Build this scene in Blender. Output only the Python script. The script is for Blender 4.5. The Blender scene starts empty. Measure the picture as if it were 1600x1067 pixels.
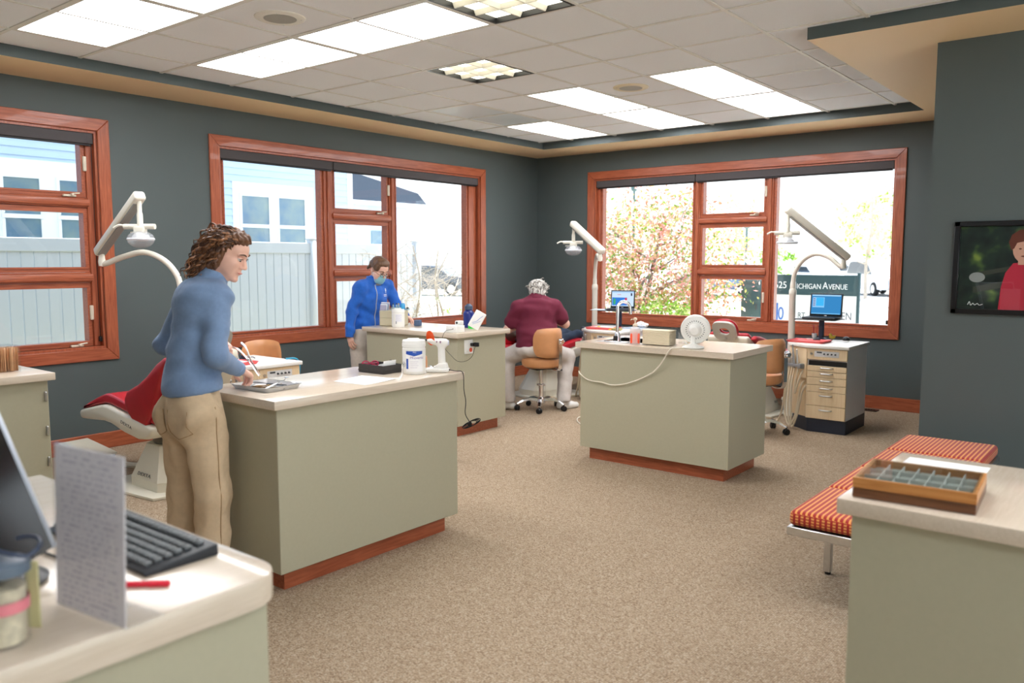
import bpy, bmesh, math, random
import numpy as np
from mathutils import Vector, Matrix, Euler
random.seed(7); rng = np.random.default_rng(7)
S = bpy.context.scene
COL = S.collection
PI = math.pi

# ------------------------------------------------------------------ camera
cam_d = bpy.data.cameras.new('camera'); cam = bpy.data.objects.new('camera', cam_d); COL.objects.link(cam)
cam.location = (6.921, -9.167, 1.577)
cam.rotation_euler = (PI/2 - 0.099, 0, 0.677)
cam_d.sensor_width = 36; cam_d.lens = 36*1283/1600
cam_d.clip_start = 0.05; cam_d.clip_end = 500
cam_d.dof.use_dof = True; cam_d.dof.focus_distance = 5.6; cam_d.dof.aperture_fstop = 2.8
S.camera = cam

# ------------------------------------------------------------------ world, sun, exposure
W = bpy.data.worlds.new('sky'); S.world = W; W.use_nodes = True
nt = W.node_tree; nt.nodes.clear()
wo = nt.nodes.new('ShaderNodeOutputWorld'); bg = nt.nodes.new('ShaderNodeBackground')
tc = nt.nodes.new('ShaderNodeTexCoord'); sx = nt.nodes.new('ShaderNodeSeparateXYZ')
rp = nt.nodes.new('ShaderNodeValToRGB')
rp.color_ramp.elements[0].position = 0.0; rp.color_ramp.elements[0].color = (0.95, 0.97, 1.0, 1)
rp.color_ramp.elements[1].position = 0.8; rp.color_ramp.elements[1].color = (0.62, 0.78, 1.0, 1)
nt.links.new(tc.outputs['Generated'], sx.inputs[0]); nt.links.new(sx.outputs['Z'], rp.inputs[0])
nt.links.new(rp.outputs[0], bg.inputs[0]); bg.inputs[1].default_value = 1.38
nt.links.new(bg.outputs[0], wo.inputs[0])
sun_d = bpy.data.lights.new('sun', 'SUN'); sun = bpy.data.objects.new('sun', sun_d); COL.objects.link(sun)
sun_d.energy = 9.0; sun_d.angle = math.radians(0.6); sun_d.color = (1.0, 0.95, 0.87)
sun.rotation_euler = Vector((0.03, -0.48, -0.85)).to_track_quat('-Z', 'Y').to_euler()
PANEL_LIGHT = 7.0          # the fluorescent ceiling panels
vs = S.view_settings
S.display_settings.display_device = 'sRGB'
vs.view_transform = 'Standard'; vs.look = 'None'; vs.gamma = 1.0; vs.exposure = 0.85; vs.use_curve_mapping = False
try:
    S.cycles.use_denoising = True; S.cycles.denoiser = 'OPENIMAGEDENOISE'
    S.cycles.max_bounces = 10; S.cycles.diffuse_bounces = 5; S.cycles.transparent_max_bounces = 24
    S.cycles.caustics_reflective = False; S.cycles.caustics_refractive = False
    S.cycles.sample_clamp_indirect = 8
except Exception:
    pass
# daylight portals in the three window openings guide the sky light into the room
def portal(loc, rot, sx_, sy_):
    d = bpy.data.lights.new('window_portal', 'AREA'); d.shape = 'RECTANGLE'; d.size = sx_; d.size_y = sy_
    d.cycles.is_portal = True
    o = bpy.data.objects.new('window_portal', d); COL.objects.link(o); o.location = loc; o.rotation_euler = rot
portal((2.79, 0.17, 1.7), (-PI/2, 0, 0), 3.8, 1.8)
portal((-0.17, -3.04, 1.7), (0, -PI/2, 0), 1.8, 3.8)
portal((-0.17, -7.8, 1.7), (0, -PI/2, 0), 1.8, 3.8)
portal((9.40, -7.6, 1.5), (0, PI/2, 0), 2.8, 7.2)

# ------------------------------------------------------------------ materials
def lin(c):
    c = c/255.0
    return c/12.92 if c <= 0.04045 else ((c+0.055)/1.055)**2.4
def C3(r, g, b): return (lin(r), lin(g), lin(b), 1.0)
MATS = {}
def pbr(name, rgb, rough=0.5, metal=0.0, var=0.0, scale=20.0, bump=0.0, bscale=None, spec=0.5, coat=0.0, stretch=None, rgb2=None, detail=4.0, trans=0.0, alpha=1.0, emit=None, estr=0.0, sheen=0.0):
    if name in MATS: return MATS[name]
    m = bpy.data.materials.new(name); m.use_nodes = True
    t = m.node_tree; b = t.nodes['Principled BSDF']
    b.inputs['Roughness'].default_value = rough; b.inputs['Metallic'].default_value = metal
    b.inputs['Specular IOR Level'].default_value = spec
    b.inputs['Coat Weight'].default_value = coat
    b.inputs['Transmission Weight'].default_value = trans
    b.inputs['Alpha'].default_value = alpha
    if sheen: b.inputs['Sheen Weight'].default_value = sheen
    col = C3(*rgb); b.inputs['Base Color'].default_value = col
    if emit: b.inputs['Emission Color'].default_value = C3(*emit); b.inputs['Emission Strength'].default_value = estr
    if var > 0 or rgb2 or bump > 0:
        co = t.nodes.new('ShaderNodeTexCoord'); mp = t.nodes.new('ShaderNodeMapping')
        t.links.new(co.outputs['Object'], mp.inputs[0])
        if stretch: mp.inputs['Scale'].default_value = stretch
    if var > 0 or rgb2:
        n = t.nodes.new('ShaderNodeTexNoise'); n.inputs['Scale'].default_value = scale; n.inputs['Detail'].default_value = detail
        t.links.new(mp.outputs[0], n.inputs['Vector'])
        r = t.nodes.new('ShaderNodeValToRGB')
        if rgb2: c2 = C3(*rgb2)
        else: c2 = tuple(min(1, x*(1+var)) for x in col[:3]) + (1,)
        c1 = col if rgb2 else tuple(x*(1-var) for x in col[:3]) + (1,)
        r.color_ramp.elements[0].position = 0.3; r.color_ramp.elements[0].color = c1
        r.color_ramp.elements[1].position = 0.7; r.color_ramp.elements[1].color = c2
        t.links.new(n.outputs[0], r.inputs[0]); t.links.new(r.outputs[0], b.inputs['Base Color'])
    if bump > 0:
        n2 = t.nodes.new('ShaderNodeTexNoise'); n2.inputs['Scale'].default_value = bscale or scale; n2.inputs['Detail'].default_value = 3
        t.links.new(mp.outputs[0], n2.inputs['Vector'])
        bp = t.nodes.new('ShaderNodeBump'); bp.inputs['Strength'].default_value = bump; bp.inputs['Distance'].default_value = 0.01
        t.links.new(n2.outputs[0], bp.inputs['Height']); t.links.new(bp.outputs[0], b.inputs['Normal'])
    MATS[name] = m
    return m
def wood(name, c1, c2, axis, rough=0.35, coat=0.2, sc=6.0):
    """straight-grained stained wood; axis = direction of the grain"""
    if name in MATS: return MATS[name]
    st = [14.0, 14.0, 14.0]; st[axis] = 0.9
    m = pbr(name, c1, rough, rgb2=c2, scale=sc, stretch=tuple(st), detail=8.0, coat=coat)
    t = m.node_tree; n = [x for x in t.nodes if x.type == 'TEX_NOISE'][0]
    n.inputs['Distortion'].default_value = 0.6
    return m
WALL = pbr('paint_slate_green', (80, 90, 90), 0.55, var=0.02, scale=2.0, bump=0.05, bscale=260)
TAN = pbr('paint_tan', (236, 208, 166), 0.6, bump=0.04, bscale=260)
CHX = wood('cherry_along_x', (146, 72, 46), (184, 102, 68), 0)
CHY = wood('cherry_along_y', (146, 72, 46), (184, 102, 68), 1)
CHZ = wood('cherry_along_z', (146, 72, 46), (184, 102, 68), 2)
SAGE = pbr('laminate_sage', (178, 174, 150), 0.38, var=0.015, scale=60, spec=0.4)
TOPX = wood('worktop_laminate', (208, 193, 173), (218, 204, 186), 1, rough=0.16, coat=0.0, sc=9.0)
TILE = pbr('ceiling_tile_white', (240, 242, 246), 0.9, var=0.04, scale=190, bump=0.5, bscale=320)
GRIDM = pbr('grid_white_metal', (222, 220, 214), 0.5)
WHITE = pbr('white_plastic', (236, 236, 232), 0.35)
CREAM = pbr('cream_enamel', (222, 217, 200), 0.32)
CREAM2 = pbr('cream_hose', (214, 200, 172), 0.4)
BLACK = pbr('black_plastic', (20, 21, 23), 0.4)
DKGREY = pbr('dark_grey_plastic', (62, 66, 70), 0.45)
CHROME = pbr('chrome', (236, 237, 240), 0.14, 1.0)
STEEL = pbr('brushed_steel', (212, 213, 214), 0.28, 1.0, var=0.05, scale=60, stretch=(1, 30, 1))
RED = pbr('red_vinyl', (176, 20, 36), 0.38, var=0.05, scale=12, bump=0.08, bscale=300)
CARAMEL = pbr('caramel_vinyl', (206, 146, 98), 0.36, var=0.10, scale=7, bump=0.06, bscale=350)
MAPLE = wood('maple_laminate', (226, 200, 160), (236, 214, 178), 2, rough=0.4, coat=0.0)
NAVY = pbr('navy_kick', (34, 42, 58), 0.45)
PAPER = pbr('paper_white', (244, 244, 242), 0.7)
SHADE = pbr('shade_fabric_charcoal', (76, 72, 74), 0.7, bump=0.2, bscale=500)
SKIN = pbr('skin_fair', (232, 184, 164), 0.45, var=0.06, scale=14)
def glassmat(name, tint=(1, 1, 1), refl=0.06, rough=0.0):
    m = bpy.data.materials.new(name); m.use_nodes = True; t = m.node_tree; t.nodes.clear()
    o = t.nodes.new('ShaderNodeOutputMaterial'); mx = t.nodes.new('ShaderNodeMixShader')
    tr = t.nodes.new('ShaderNodeBsdfTransparent'); gl = t.nodes.new('ShaderNodeBsdfGlossy'); fr = t.nodes.new('ShaderNodeLayerWeight')
    fr.inputs[0].default_value = 0.5
    p5 = t.nodes.new('ShaderNodeMath'); p5.operation = 'POWER'; p5.inputs[1].default_value = 4.0
    ma = t.nodes.new('ShaderNodeMath'); ma.operation = 'MULTIPLY_ADD'; ma.inputs[1].default_value = 0.55; ma.inputs[2].default_value = refl*0.5
    tr.inputs[0].default_value = (*tint, 1); gl.inputs['Roughness'].default_value = rough
    t.links.new(fr.outputs['Facing'], p5.inputs[0]); t.links.new(p5.outputs[0], ma.inputs[0])
    t.links.new(ma.outputs[0], mx.inputs[0]); t.links.new(tr.outputs[0], mx.inputs[1]); t.links.new(gl.outputs[0], mx.inputs[2])
    t.links.new(mx.outputs[0], o.inputs[0]); MATS[name] = m
    return m
GLASS = glassmat('window_glass', (0.96, 0.98, 0.98))
ACRYL = glassmat('clear_acrylic', (0.97, 0.975, 0.98))
def emis(name, rgb, s):
    m = bpy.data.materials.new(name); m.use_nodes = True; t = m.node_tree; t.nodes.clear()
    o = t.nodes.new('ShaderNodeOutputMaterial'); e = t.nodes.new('ShaderNodeEmission')
    e.inputs[0].default_value = C3(*rgb); e.inputs[1].default_value = s
    t.links.new(e.outputs[0], o.inputs[0]); MATS[name] = m
    return m
PANEL = emis('lit_diffuser', (252, 252, 254), PANEL_LIGHT)

# ------------------------------------------------------------------ mesh building
class MB:
    def __init__(s): s.v = []; s.f = []; s.sm = []; s.mi = []
    def add(s, v, f, smooth=False, mi=0):
        o = len(s.v); s.v.extend([tuple(map(float, p)) for p in v])
        for q in f: s.f.append(tuple(i+o for i in q)); s.sm.append(smooth); s.mi.append(mi)
        return s
    def box(s, x0, x1, y0, y1, z0, z1, mi=0, M=None):
        v = [(x0,y0,z0),(x1,y0,z0),(x1,y1,z0),(x0,y1,z0),(x0,y0,z1),(x1,y0,z1),(x1,y1,z1),(x0,y1,z1)]
        if M is not None: v = [M @ Vector(p) for p in v]
        return s.add(v, [(0,3,2,1),(4,5,6,7),(0,1,5,4),(1,2,6,5),(2,3,7,6),(3,0,4,7)], False, mi)
    def rbox(s, x0, x1, y0, y1, z0, z1, r=0.01, seg=2, mi=0, M=None, smooth=True):
        bm = bmesh.new(); bmesh.ops.create_cube(bm, size=1.0)
        for v in bm.verts: v.co = Vector(((x0+x1)/2+v.co.x*(x1-x0), (y0+y1)/2+v.co.y*(y1-y0), (z0+z1)/2+v.co.z*(z1-z0)))
        r = min(r, 0.49*min(x1-x0, y1-y0, z1-z0))
        bmesh.ops.bevel(bm, geom=list(bm.edges), offset=r, segments=seg, profile=0.5, affect='EDGES')
        return s.bm(bm, smooth, mi, M)
    def bm(s, bm, smooth=True, mi=0, M=None):
        bm.verts.ensure_lookup_table(); bm.verts.index_update()
        v = [(M @ x.co if M is not None else x.co.copy()) for x in bm.verts]
        s.add(v, [[x.index for x in f.verts] for f in bm.faces], smooth, mi); bm.free()
        return s
    def ring(s, prof, n=20, c=(0,0,0), axis=2, caps=True, smooth=True, mi=0, M=None):
        """lathe: prof = [(r, h)...] along axis"""
        vs_ = []; fs = []; c = Vector(c)
        for (r, h) in prof:
            for k in range(n):
                a = 2*PI*k/n; p = [0,0,0]; p[(axis+1)%3] = r*math.cos(a); p[(axis+2)%3] = r*math.sin(a); p[axis] = h
                q = c + Vector(p); vs_.append(M @ q if M is not None else q)
        for i in range(len(prof)-1):
            for k in range(n):
                k2 = (k+1) % n; fs.append((i*n+k, i*n+k2, (i+1)*n+k2, (i+1)*n+k))
        if caps:
            fs.append(tuple(range(n))[::-1]); fs.append(tuple((len(prof)-1)*n+k for k in range(n)))
        return s.add(vs_, fs, smooth, mi)
    def cyl(s, a, b, r, r2=None, n=12, smooth=True, mi=0, caps=True):
        return s.tube([a, b], [r, r if r2 is None else r2], n, smooth, mi, caps)
    def tube(s, pts, r, n=8, smooth=True, mi=0, caps=True):
        pts = [Vector(p) for p in pts]; rr = r if isinstance(r, (list, tuple)) else [r]*len(pts)
        T = []
        for i in range(len(pts)):
            d = pts[min(i+1, len(pts)-1)] - pts[max(i-1, 0)]
            T.append(d.normalized() if d.length > 1e-9 else Vector((0,0,1)))
        up = Vector((0,0,1)) if abs(T[0].z) < 0.9 else Vector((1,0,0))
        u = T[0].cross(up).normalized(); vs_ = []; fs = []
        for i, p in enumerate(pts):
            u = (u - T[i]*u.dot(T[i])).normalized(); w = T[i].cross(u)
            for k in range(n):
                a = 2*PI*k/n; vs_.append(p + (u*math.cos(a) + w*math.sin(a))*rr[i])
        for i in range(len(pts)-1):
            for k in range(n):
                k2 = (k+1) % n; fs.append((i*n+k, i*n+k2, (i+1)*n+k2, (i+1)*n+k))
        if caps: fs.append(tuple(range(n))[::-1]); fs.append(tuple((len(pts)-1)*n+k for k in range(n)))
        return s.add(vs_, fs, smooth, mi)
    def prism(s, poly, h0, h1, axis=1, mi=0, smooth=False, bevel=0.0, seg=2, M=None):
        """polygon in the two other axes extruded along axis from h0 to h1"""
        def P(a, b, h):
            return {0: (h, a, b), 1: (a, h, b), 2: (a, b, h)}[axis]
        bm = bmesh.new()
        v0 = [bm.verts.new(P(a, b, h0)) for a, b in poly]; v1 = [bm.verts.new(P(a, b, h1)) for a, b in poly]
        n = len(poly); bm.faces.new(v0[::-1]); bm.faces.new(v1)
        for i in range(n): bm.faces.new((v0[i], v0[(i+1)%n], v1[(i+1)%n], v1[i]))
        bmesh.ops.recalc_face_normals(bm, faces=bm.faces)
        if bevel > 0:
            ed = [e for e in bm.edges if e.is_manifold and e.calc_face_angle(0) > 0.6]
            bmesh.ops.bevel(bm, geom=ed, offset=bevel, segments=seg, profile=0.5, affect='EDGES')
        return s.bm(bm, smooth or bevel > 0, mi, M)
    def sph(s, c, r, n=12, sc=(1,1,1), mi=0, M=None):
        bm = bmesh.new(); bmesh.ops.create_uvsphere(bm, u_segments=n, v_segments=max(6, n//2+2), radius=r)
        for v in bm.verts: v.co = Vector(c) + Vector((v.co.x*sc[0], v.co.y*sc[1], v.co.z*sc[2]))
        return s.bm(bm, True, mi, M)
    def mesh(s, name, mats):
        me = bpy.data.meshes.new(name); me.from_pydata(s.v, [], s.f)
        for m in (mats if isinstance(mats, (list, tuple)) else [mats]): me.materials.append(m)
        me.polygons.foreach_set('use_smooth', s.sm); me.polygons.foreach_set('material_index', s.mi)
        me.update()
        return me
    def obj(s, name, mats, parent=None, loc=None, rot=None, **kw):
        return link(name, s.mesh(name, mats), parent, loc, rot, **kw)
def link(name, me, parent=None, loc=None, rot=None, **kw):
    o = bpy.data.objects.new(name, me); COL.objects.link(o)
    if parent is not None: o.parent = parent
    if loc is not None: o.location = loc
    if rot is not None: o.rotation_euler = rot
    for k, v in kw.items(): o[k] = v
    if me is not None and hasattr(me, 'polygons') and any(p.use_smooth for p in me.polygons[:40]):
        md = o.modifiers.new('edge', 'EDGE_SPLIT'); md.split_angle = math.radians(38); md.use_edge_sharp = False
    return o
def thing(name, label, cat, loc=(0,0,0), rz=0.0, group=None):
    o = bpy.data.objects.new(name, None); COL.objects.link(o); o.location = loc; o.rotation_euler = (0, 0, rz)
    o.empty_display_size = 0.1
    return tag(o, label, cat, group)
def tag(o, label, cat, group=None):
    o['label'] = label; o['category'] = cat
    if group: o['group'] = group
    return o
def struct(o): o['kind'] = 'structure'; return o
def copy_tree(o, loc, rz, label, group=None):
    def rec(src, par):
        c = src.copy(); COL.objects.link(c)
        if par is not None: c.parent = par
        for ch in [x for x in list(src.children)]: rec(ch, c)
        return c
    r = rec(o, None); r.location = loc; r.rotation_euler = (0, 0, rz); r['label'] = label
    if group: r['group'] = group
    return r
def bez(pts, n=8):
    """smooth curve through points (Catmull-Rom)"""
    P = [Vector(p) for p in pts]; P = [P[0]*2-P[1]] + P + [P[-1]*2-P[-2]]; out = []
    for i in range(1, len(P)-2):
        for k in range(n):
            t = k/n
            out.append(0.5*((2*P[i]) + (P[i+1]-P[i-1])*t + (2*P[i-1]-5*P[i]+4*P[i+1]-P[i+2])*t*t + (3*P[i]-P[i-1]-3*P[i+1]+P[i+2])*t**3))
    out.append(P[-2]); return out
def text_mesh(txt, size, depth=0.0008, align='CENTER', sp=1.0):
    c = bpy.data.curves.new('txt', 'FONT'); c.body = txt; c.size = size; c.extrude = depth; c.align_x = align; c.align_y = 'CENTER'; c.space_character = sp
    c.resolution_u = 3
    o = bpy.data.objects.new('txt', c); COL.objects.link(o)
    dg = bpy.context.evaluated_depsgraph_get(); me = bpy.data.meshes.new_from_object(o.evaluated_get(dg))
    bpy.data.objects.remove(o); bpy.data.curves.remove(c)
    return me
def text(name, txt, size, mat, parent, loc, rot, sx_=1.0, sp=1.0, align='CENTER', depth=0.0008):
    me = text_mesh(txt, size, depth, align, sp); me.materials.clear(); me.materials.append(mat)
    o = bpy.data.objects.new(name, me); COL.objects.link(o); o.parent = parent; o.location = loc; o.rotation_euler = rot; o.scale = (sx_, 1, 1)
    return o
# ================================================================== THE SETTING
CEIL = 3.04; SOF = 2.963
def carpet():
    m = bpy.data.materials.new('loop_pile_carpet'); m.use_nodes = True; t = m.node_tree; b = t.nodes['Principled BSDF']
    b.inputs['Roughness'].default_value = 0.95; b.inputs['Specular IOR Level'].default_value = 0.15
    co = t.nodes.new('ShaderNodeTexCoord'); mp = t.nodes.new('ShaderNodeMapping'); mp.inputs['Scale'].default_value = (120, 150, 1); mp.inputs['Rotation'].default_value = (0, 0, 0.0)
    t.links.new(co.outputs['Object'], mp.inputs[0])
    v = t.nodes.new('ShaderNodeTexVoronoi'); v.voronoi_dimensions = '2D'; v.inputs['Scale'].default_value = 1; v.inputs['Randomness'].default_value = 0.42
    t.links.new(mp.outputs[0], v.inputs['Vector'])
    r = t.nodes.new('ShaderNodeValToRGB'); r.color_ramp.interpolation = 'CONSTANT'
    sh = t.nodes.new('ShaderNodeSeparateColor'); t.links.new(v.outputs['Color'], sh.inputs[0])
    cols = [(0.0, (172, 150, 126)), (0.22, (190, 169, 144)), (0.5, (180, 159, 134)), (0.72, (160, 137, 113)), (0.86, (198, 180, 157))]
    e = r.color_ramp.elements
    while len(e) < len(cols): e.new(0.5)
    for el, (p, c) in zip(e, cols): el.position = p; el.color = C3(*c)
    t.links.new(sh.outputs[0], r.inputs[0])
    # gaps between the loops are darker
    mr = t.nodes.new('ShaderNodeMapRange'); mr.inputs[1].default_value = 0.30; mr.inputs[2].default_value = 0.72; mr.inputs[3].default_value = 1.0; mr.inputs[4].default_value = 0.55
    t.links.new(v.outputs['Distance'], mr.inputs[0])
    mx = t.nodes.new('ShaderNodeMix'); mx.data_type = 'RGBA'; mx.blend_type = 'MULTIPLY'; mx.inputs['Factor'].default_value = 1.0
    t.links.new(r.outputs[0], mx.inputs['A']); t.links.new(mr.outputs[0], mx.inputs['B'])
    t.links.new(mx.outputs['Result'], b.inputs['Base Color'])
    iv = t.nodes.new('ShaderNodeMath'); iv.operation = 'SUBTRACT'; iv.inputs[0].default_value = 1.0; t.links.new(v.outputs['Distance'], iv.inputs[1])
    bp = t.nodes.new('ShaderNodeBump'); bp.inputs['Strength'].default_value = 0.7; bp.inputs['Distance'].default_value = 0.006
    t.links.new(iv.outputs[0], bp.inputs['Height']); t.links.new(bp.outputs[0], b.inputs['Normal'])
    return m
XR, YN = 9.3, -12.2
struct(MB().box(-0.2, XR, YN, 0.2, -0.12, 0.0).obj('floor', carpet()))
# walls with real window holes
WIN_Z = (0.845, 2.62)
W3 = (0.94, 4.63); W2 = (-4.87, -1.21); W1 = (-9.63, -5.97)
b = MB()
b.box(-0.2, W3[0], 0, 0.2, 0, 3.3).box(W3[1], 5.66, 0, 0.2, 0, 3.3).box(W3[0], W3[1], 0, 0.2, 0, WIN_Z[0]).box(W3[0], W3[1], 0, 0.2, WIN_Z[1], 3.3)
struct(b.obj('wall_back', WALL))
b = MB()
for y0, y1 in ((YN, W1[0]), (W1[1], W2[0]), (W2[1], 0.0)): b.box(-0.2, 0, y0, y1, 0, 3.3)
for y0, y1 in (W1, W2): b.box(-0.2, 0, y0, y1, 0, WIN_Z[0]).box(-0.2, 0, y0, y1, WIN_Z[1], 3.3)
struct(b.obj('wall_left', WALL))
struct(MB().box(5.648, XR, -3.22, 0.2, 0, 3.3).obj('wall_right', WALL))
b = MB(); EY0, EY1 = -11.2, -4.0
b.box(XR, XR+0.2, YN, EY0, 0, 3.3).box(XR, XR+0.2, EY1, 0.2, 0, 3.3).box(XR, XR+0.2, EY0, EY1, 0, 0.1).box(XR, XR+0.2, EY0, EY1, 2.9, 3.3)
struct(b.obj('wall_east', WALL))
struct(MB().box(-0.2, XR+0.2, YN-0.2, YN, 0, 3.3).obj('wall_near', WALL))
# dropped soffit round the tiled field: slate-green edge, tan underside
def soffit(name, x0, x1, y0, y1):
    o = MB().box(x0, x1, y0, y1, SOF, 3.3).obj(name, [WALL, TAN]); o.data.polygons[0].material_index = 1
    return struct(o)
soffit('trim_1', 0.0, 0.613, YN, 0.0)
soffit('trim_2', 0.613, 5.016, -0.68, 0.0)
soffit('trim_3', 5.016, XR, -3.81, 0.0)
# baseboards
def baseboard(name, x0, x1, y0, y1, mt):
    o = MB().rbox(x0, x1, y0, y1, 0, 0.138, 0.006, 1).obj(name, mt); return struct(o)
baseboard('baseboard_left', 0, 0.016, YN, 0, CHY)
baseboard('baseboard_back', 0.016, 5.648, -0.016, 0, CHX)
baseboard('baseboard_right', 5.648, XR, -3.236, -3.22, CHX)
# ceiling: backing, hung grid, lay-in tiles
ceil_o = struct(MB().box(-0.2, XR+0.2, YN-0.2, 0.2, 3.075, 3.3).obj('ceiling', TILE))
PIT = 0.618; GX = [0.437 + PIT*i for i in range(18)]; GY = [-6.344 + PIT*k for k in range(-9, 10)]
def ix(x): return int(round((x-GX[0])/PIT))
def iy(y): return int(round((y-GY[0])/PIT))
LIGHTS = [  # x, y of the corner, cells in x, cells in y, kind, label
 (1.055, -6.962, 2, 1, 'lit', 'lit white ceiling panel nearest the window wall in the row closest to the camera'),
 (2.291, -6.962, 2, 1, 'lit', 'lit ceiling panel cut by the top edge of the photo, left of the round speaker'),
 (1.055, -5.726, 2, 1, 'lit', 'lit ceiling panel below the large round speaker, nearer the left window wall'),
 (2.291, -5.726, 2, 1, 'lit', 'large lit ceiling panel right of the round speaker, top centre of the photo'),
 (2.291, -3.254, 1, 2, 'lit', 'lit ceiling panel left of the small far speaker, nearer half of its pair'),
 (2.291, -2.018, 1, 2, 'lit', 'lit ceiling panel left of the small far speaker, half touching the back soffit'),
 (3.527, -3.254, 1, 2, 'lit', 'lit ceiling panel right of the small far speaker, nearer half of its pair'),
 (3.527, -2.018, 1, 2, 'lit', 'lit ceiling panel right of the small far speaker, half touching the back soffit'),
 (1.055, -2.018, 1, 2, 'lit', 'lit ceiling panel closest to the far corner of the room'),
 (1.055, -3.254, 1, 2, 'off', 'switched-off bluish ceiling panel before the far corner'),
 (2.291, -4.490, 1, 1, 'louvre', 'square ceiling light with black rim and nine louvre cells above the middle of the room'),
 (3.527, -5.726, 1, 1, 'louvre', 'square black-rimmed ceiling light mostly cut by the top edge of the photo'),
 (4.763, -6.962, 2, 1, 'lit', 'lit ceiling panel above the front desk, unseen and added for light'),  # this panel and those below are unseen, added to light the near room
 (7.235, -6.962, 2, 1, 'lit', 'lit ceiling panel above the display counter, unseen and added for light'),
 (7.235, -5.726, 2, 1, 'lit', 'lit ceiling panel nearest the block wall on the right side, unseen, added for side light'),
 (7.853, -9.434, 2, 1, 'lit', 'lit ceiling panel far behind the display counter, unseen, added for side light'),
 (4.763, -9.434, 1, 1, 'lit', 'short lit ceiling panel behind the front desk, unseen and added for light')]
taken = set()
OFFM = pbr('unlit_diffuser', (214, 222, 228), 0.35)
LOUV = emis('louvre_lamp', (255, 248, 226), 2.2); LOUVM = pbr('louvre_white', (246, 244, 232), 0.3)
for x, y, nx, ny, kind, lab in LIGHTS:
    x = GX[ix(x)]; y = GY[iy(y)]
    for i in range(nx):
        for j in range(ny): taken.add((ix(x)+i, iy(y)+j))
    w, d = nx*PIT, ny*PIT
    r = thing('ceiling_light', lab, 'ceiling light', (x+w/2, y+d/2, CEIL), 0, 'fluorescent ceiling panels' if kind != 'louvre' else 'square louvre lights')
    rim = 0.022 if kind != 'louvre' else 0.018
    fb = MB(); a, c = w/2-0.008, d/2-0.008
    fb.box(-a, a, -c, -c+rim, -0.004, 0.03).box(-a, a, c-rim, c, -0.004, 0.03).box(-a, -a+rim, -c+rim, c-rim, -0.004, 0.03).box(a-rim, a, -c+rim, c-rim, -0.004, 0.03)
    fb.obj('frame', GRIDM if kind != 'louvre' else BLACK, r)
    if kind == 'louvre':
        MB().box(-a, a, -c, c, 0.028, 0.032).obj('lamp', LOUV, r)
        for k in (-1, 1):
            p = 2*(a-rim)/6*k
            MB().prism([(p-0.004, -0.002), (p+0.004, -0.002), (p+0.02, 0.026), (p-0.02, 0.026)], -c+rim, c-rim, 1).obj('louvre_blade', LOUVM, r)
            MB().prism([(p-0.004, -0.002), (p+0.004, -0.002), (p+0.02, 0.026), (p-0.02, 0.026)], -a+rim, a-rim, 0).obj('louvre_blade', LOUVM, r)
    else:
        MB().rbox(-a+rim, a-rim, -c+rim, c-rim, 0.002, 0.014, 0.004, 1).obj('diffuser', PANEL if kind == 'lit' else OFFM, r)
for (x, y) in ():
    pass
def tile_mesh(w, d):
    return MB().rbox(0.012, w-0.012, 0.012, d-0.012, 0.0, 0.02, 0.006, 1, smooth=False).mesh('tile', TILE)
TM = {}
for i in range(17):
    for j in range(18):
        if (i, j) in taken: continue
        x0, x1, y0, y1 = GX[i], GX[i+1], GY[j], GY[j+1]
        x0 = max(x0, 0.613); y1 = min(y1, -0.68)
        if x1 <= 0.64 or y0 >= -0.70 or y1 < -9.6 or x0 > 9.0: continue
        if x0 >= 5.0 and y0 >= -3.82: continue
        if x1 > 5.016 and y1 > -3.81:
            if x0 < 5.016 and y0 > -3.82: x1 = 5.016
            elif x0 >= 5.016: y1 = min(y1, -3.81)
            else:   # corner cell: two pieces
                pass
        key = (round(x1-x0, 3), round(y1-y0, 3))
        if min(key) < 0.05: continue
        if key not in TM: TM[key] = tile_mesh(*key)
        o = bpy.data.objects.new('ceiling_tile', TM[key]); COL.objects.link(o); o.parent = ceil_o
        o.location = (x0, y0, CEIL)
for x in GX:
    if 0.62 < x < 9.3: MB().box(x-0.012, x+0.012, -9.6, -0.68 if x < 5.0 else -3.81, CEIL-0.003, CEIL+0.022).obj('grid_bar', GRIDM, ceil_o)
for y in GY:
    if -9.7 < y < -0.7: MB().box(0.613, 9.3 if y < -3.82 else 5.016, y-0.012, y+0.012, CEIL-0.0035, CEIL+0.022).obj('grid_bar', GRIDM, ceil_o)
def speaker(x, y, lab, mat):
    r = thing('ceiling_speaker', lab, 'speaker', (x, y, CEIL), 0)
    MB().ring([(0.10, -0.010), (0.135, -0.012), (0.150, -0.006), (0.152, 0.0)], 32).obj('rim', mat, r)
    MB().ring([(0.0, -0.016), (0.06, -0.0155), (0.098, -0.011), (0.10, -0.008)], 32, caps=False).obj('grille', pbr('speaker_grille', (196, 192, 182), 0.6, bump=0.8, bscale=900), r)
    for k in range(4):
        a = PI/4+k*PI/2; MB().ring([(0.004, -0.014), (0.004, -0.010)], 8, (0.126*math.cos(a), 0.126*math.sin(a), 0)).obj('screw', STEEL, r)
speaker(2.60, -6.035, 'large round white ceiling speaker between the lit panels at the upper left', pbr('speaker_white', (226, 222, 212), 0.5))
speaker(3.218, -2.945, 'small round cream ceiling speaker between the far lit panels', pbr('speaker_cream', (228, 214, 184), 0.5))

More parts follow.
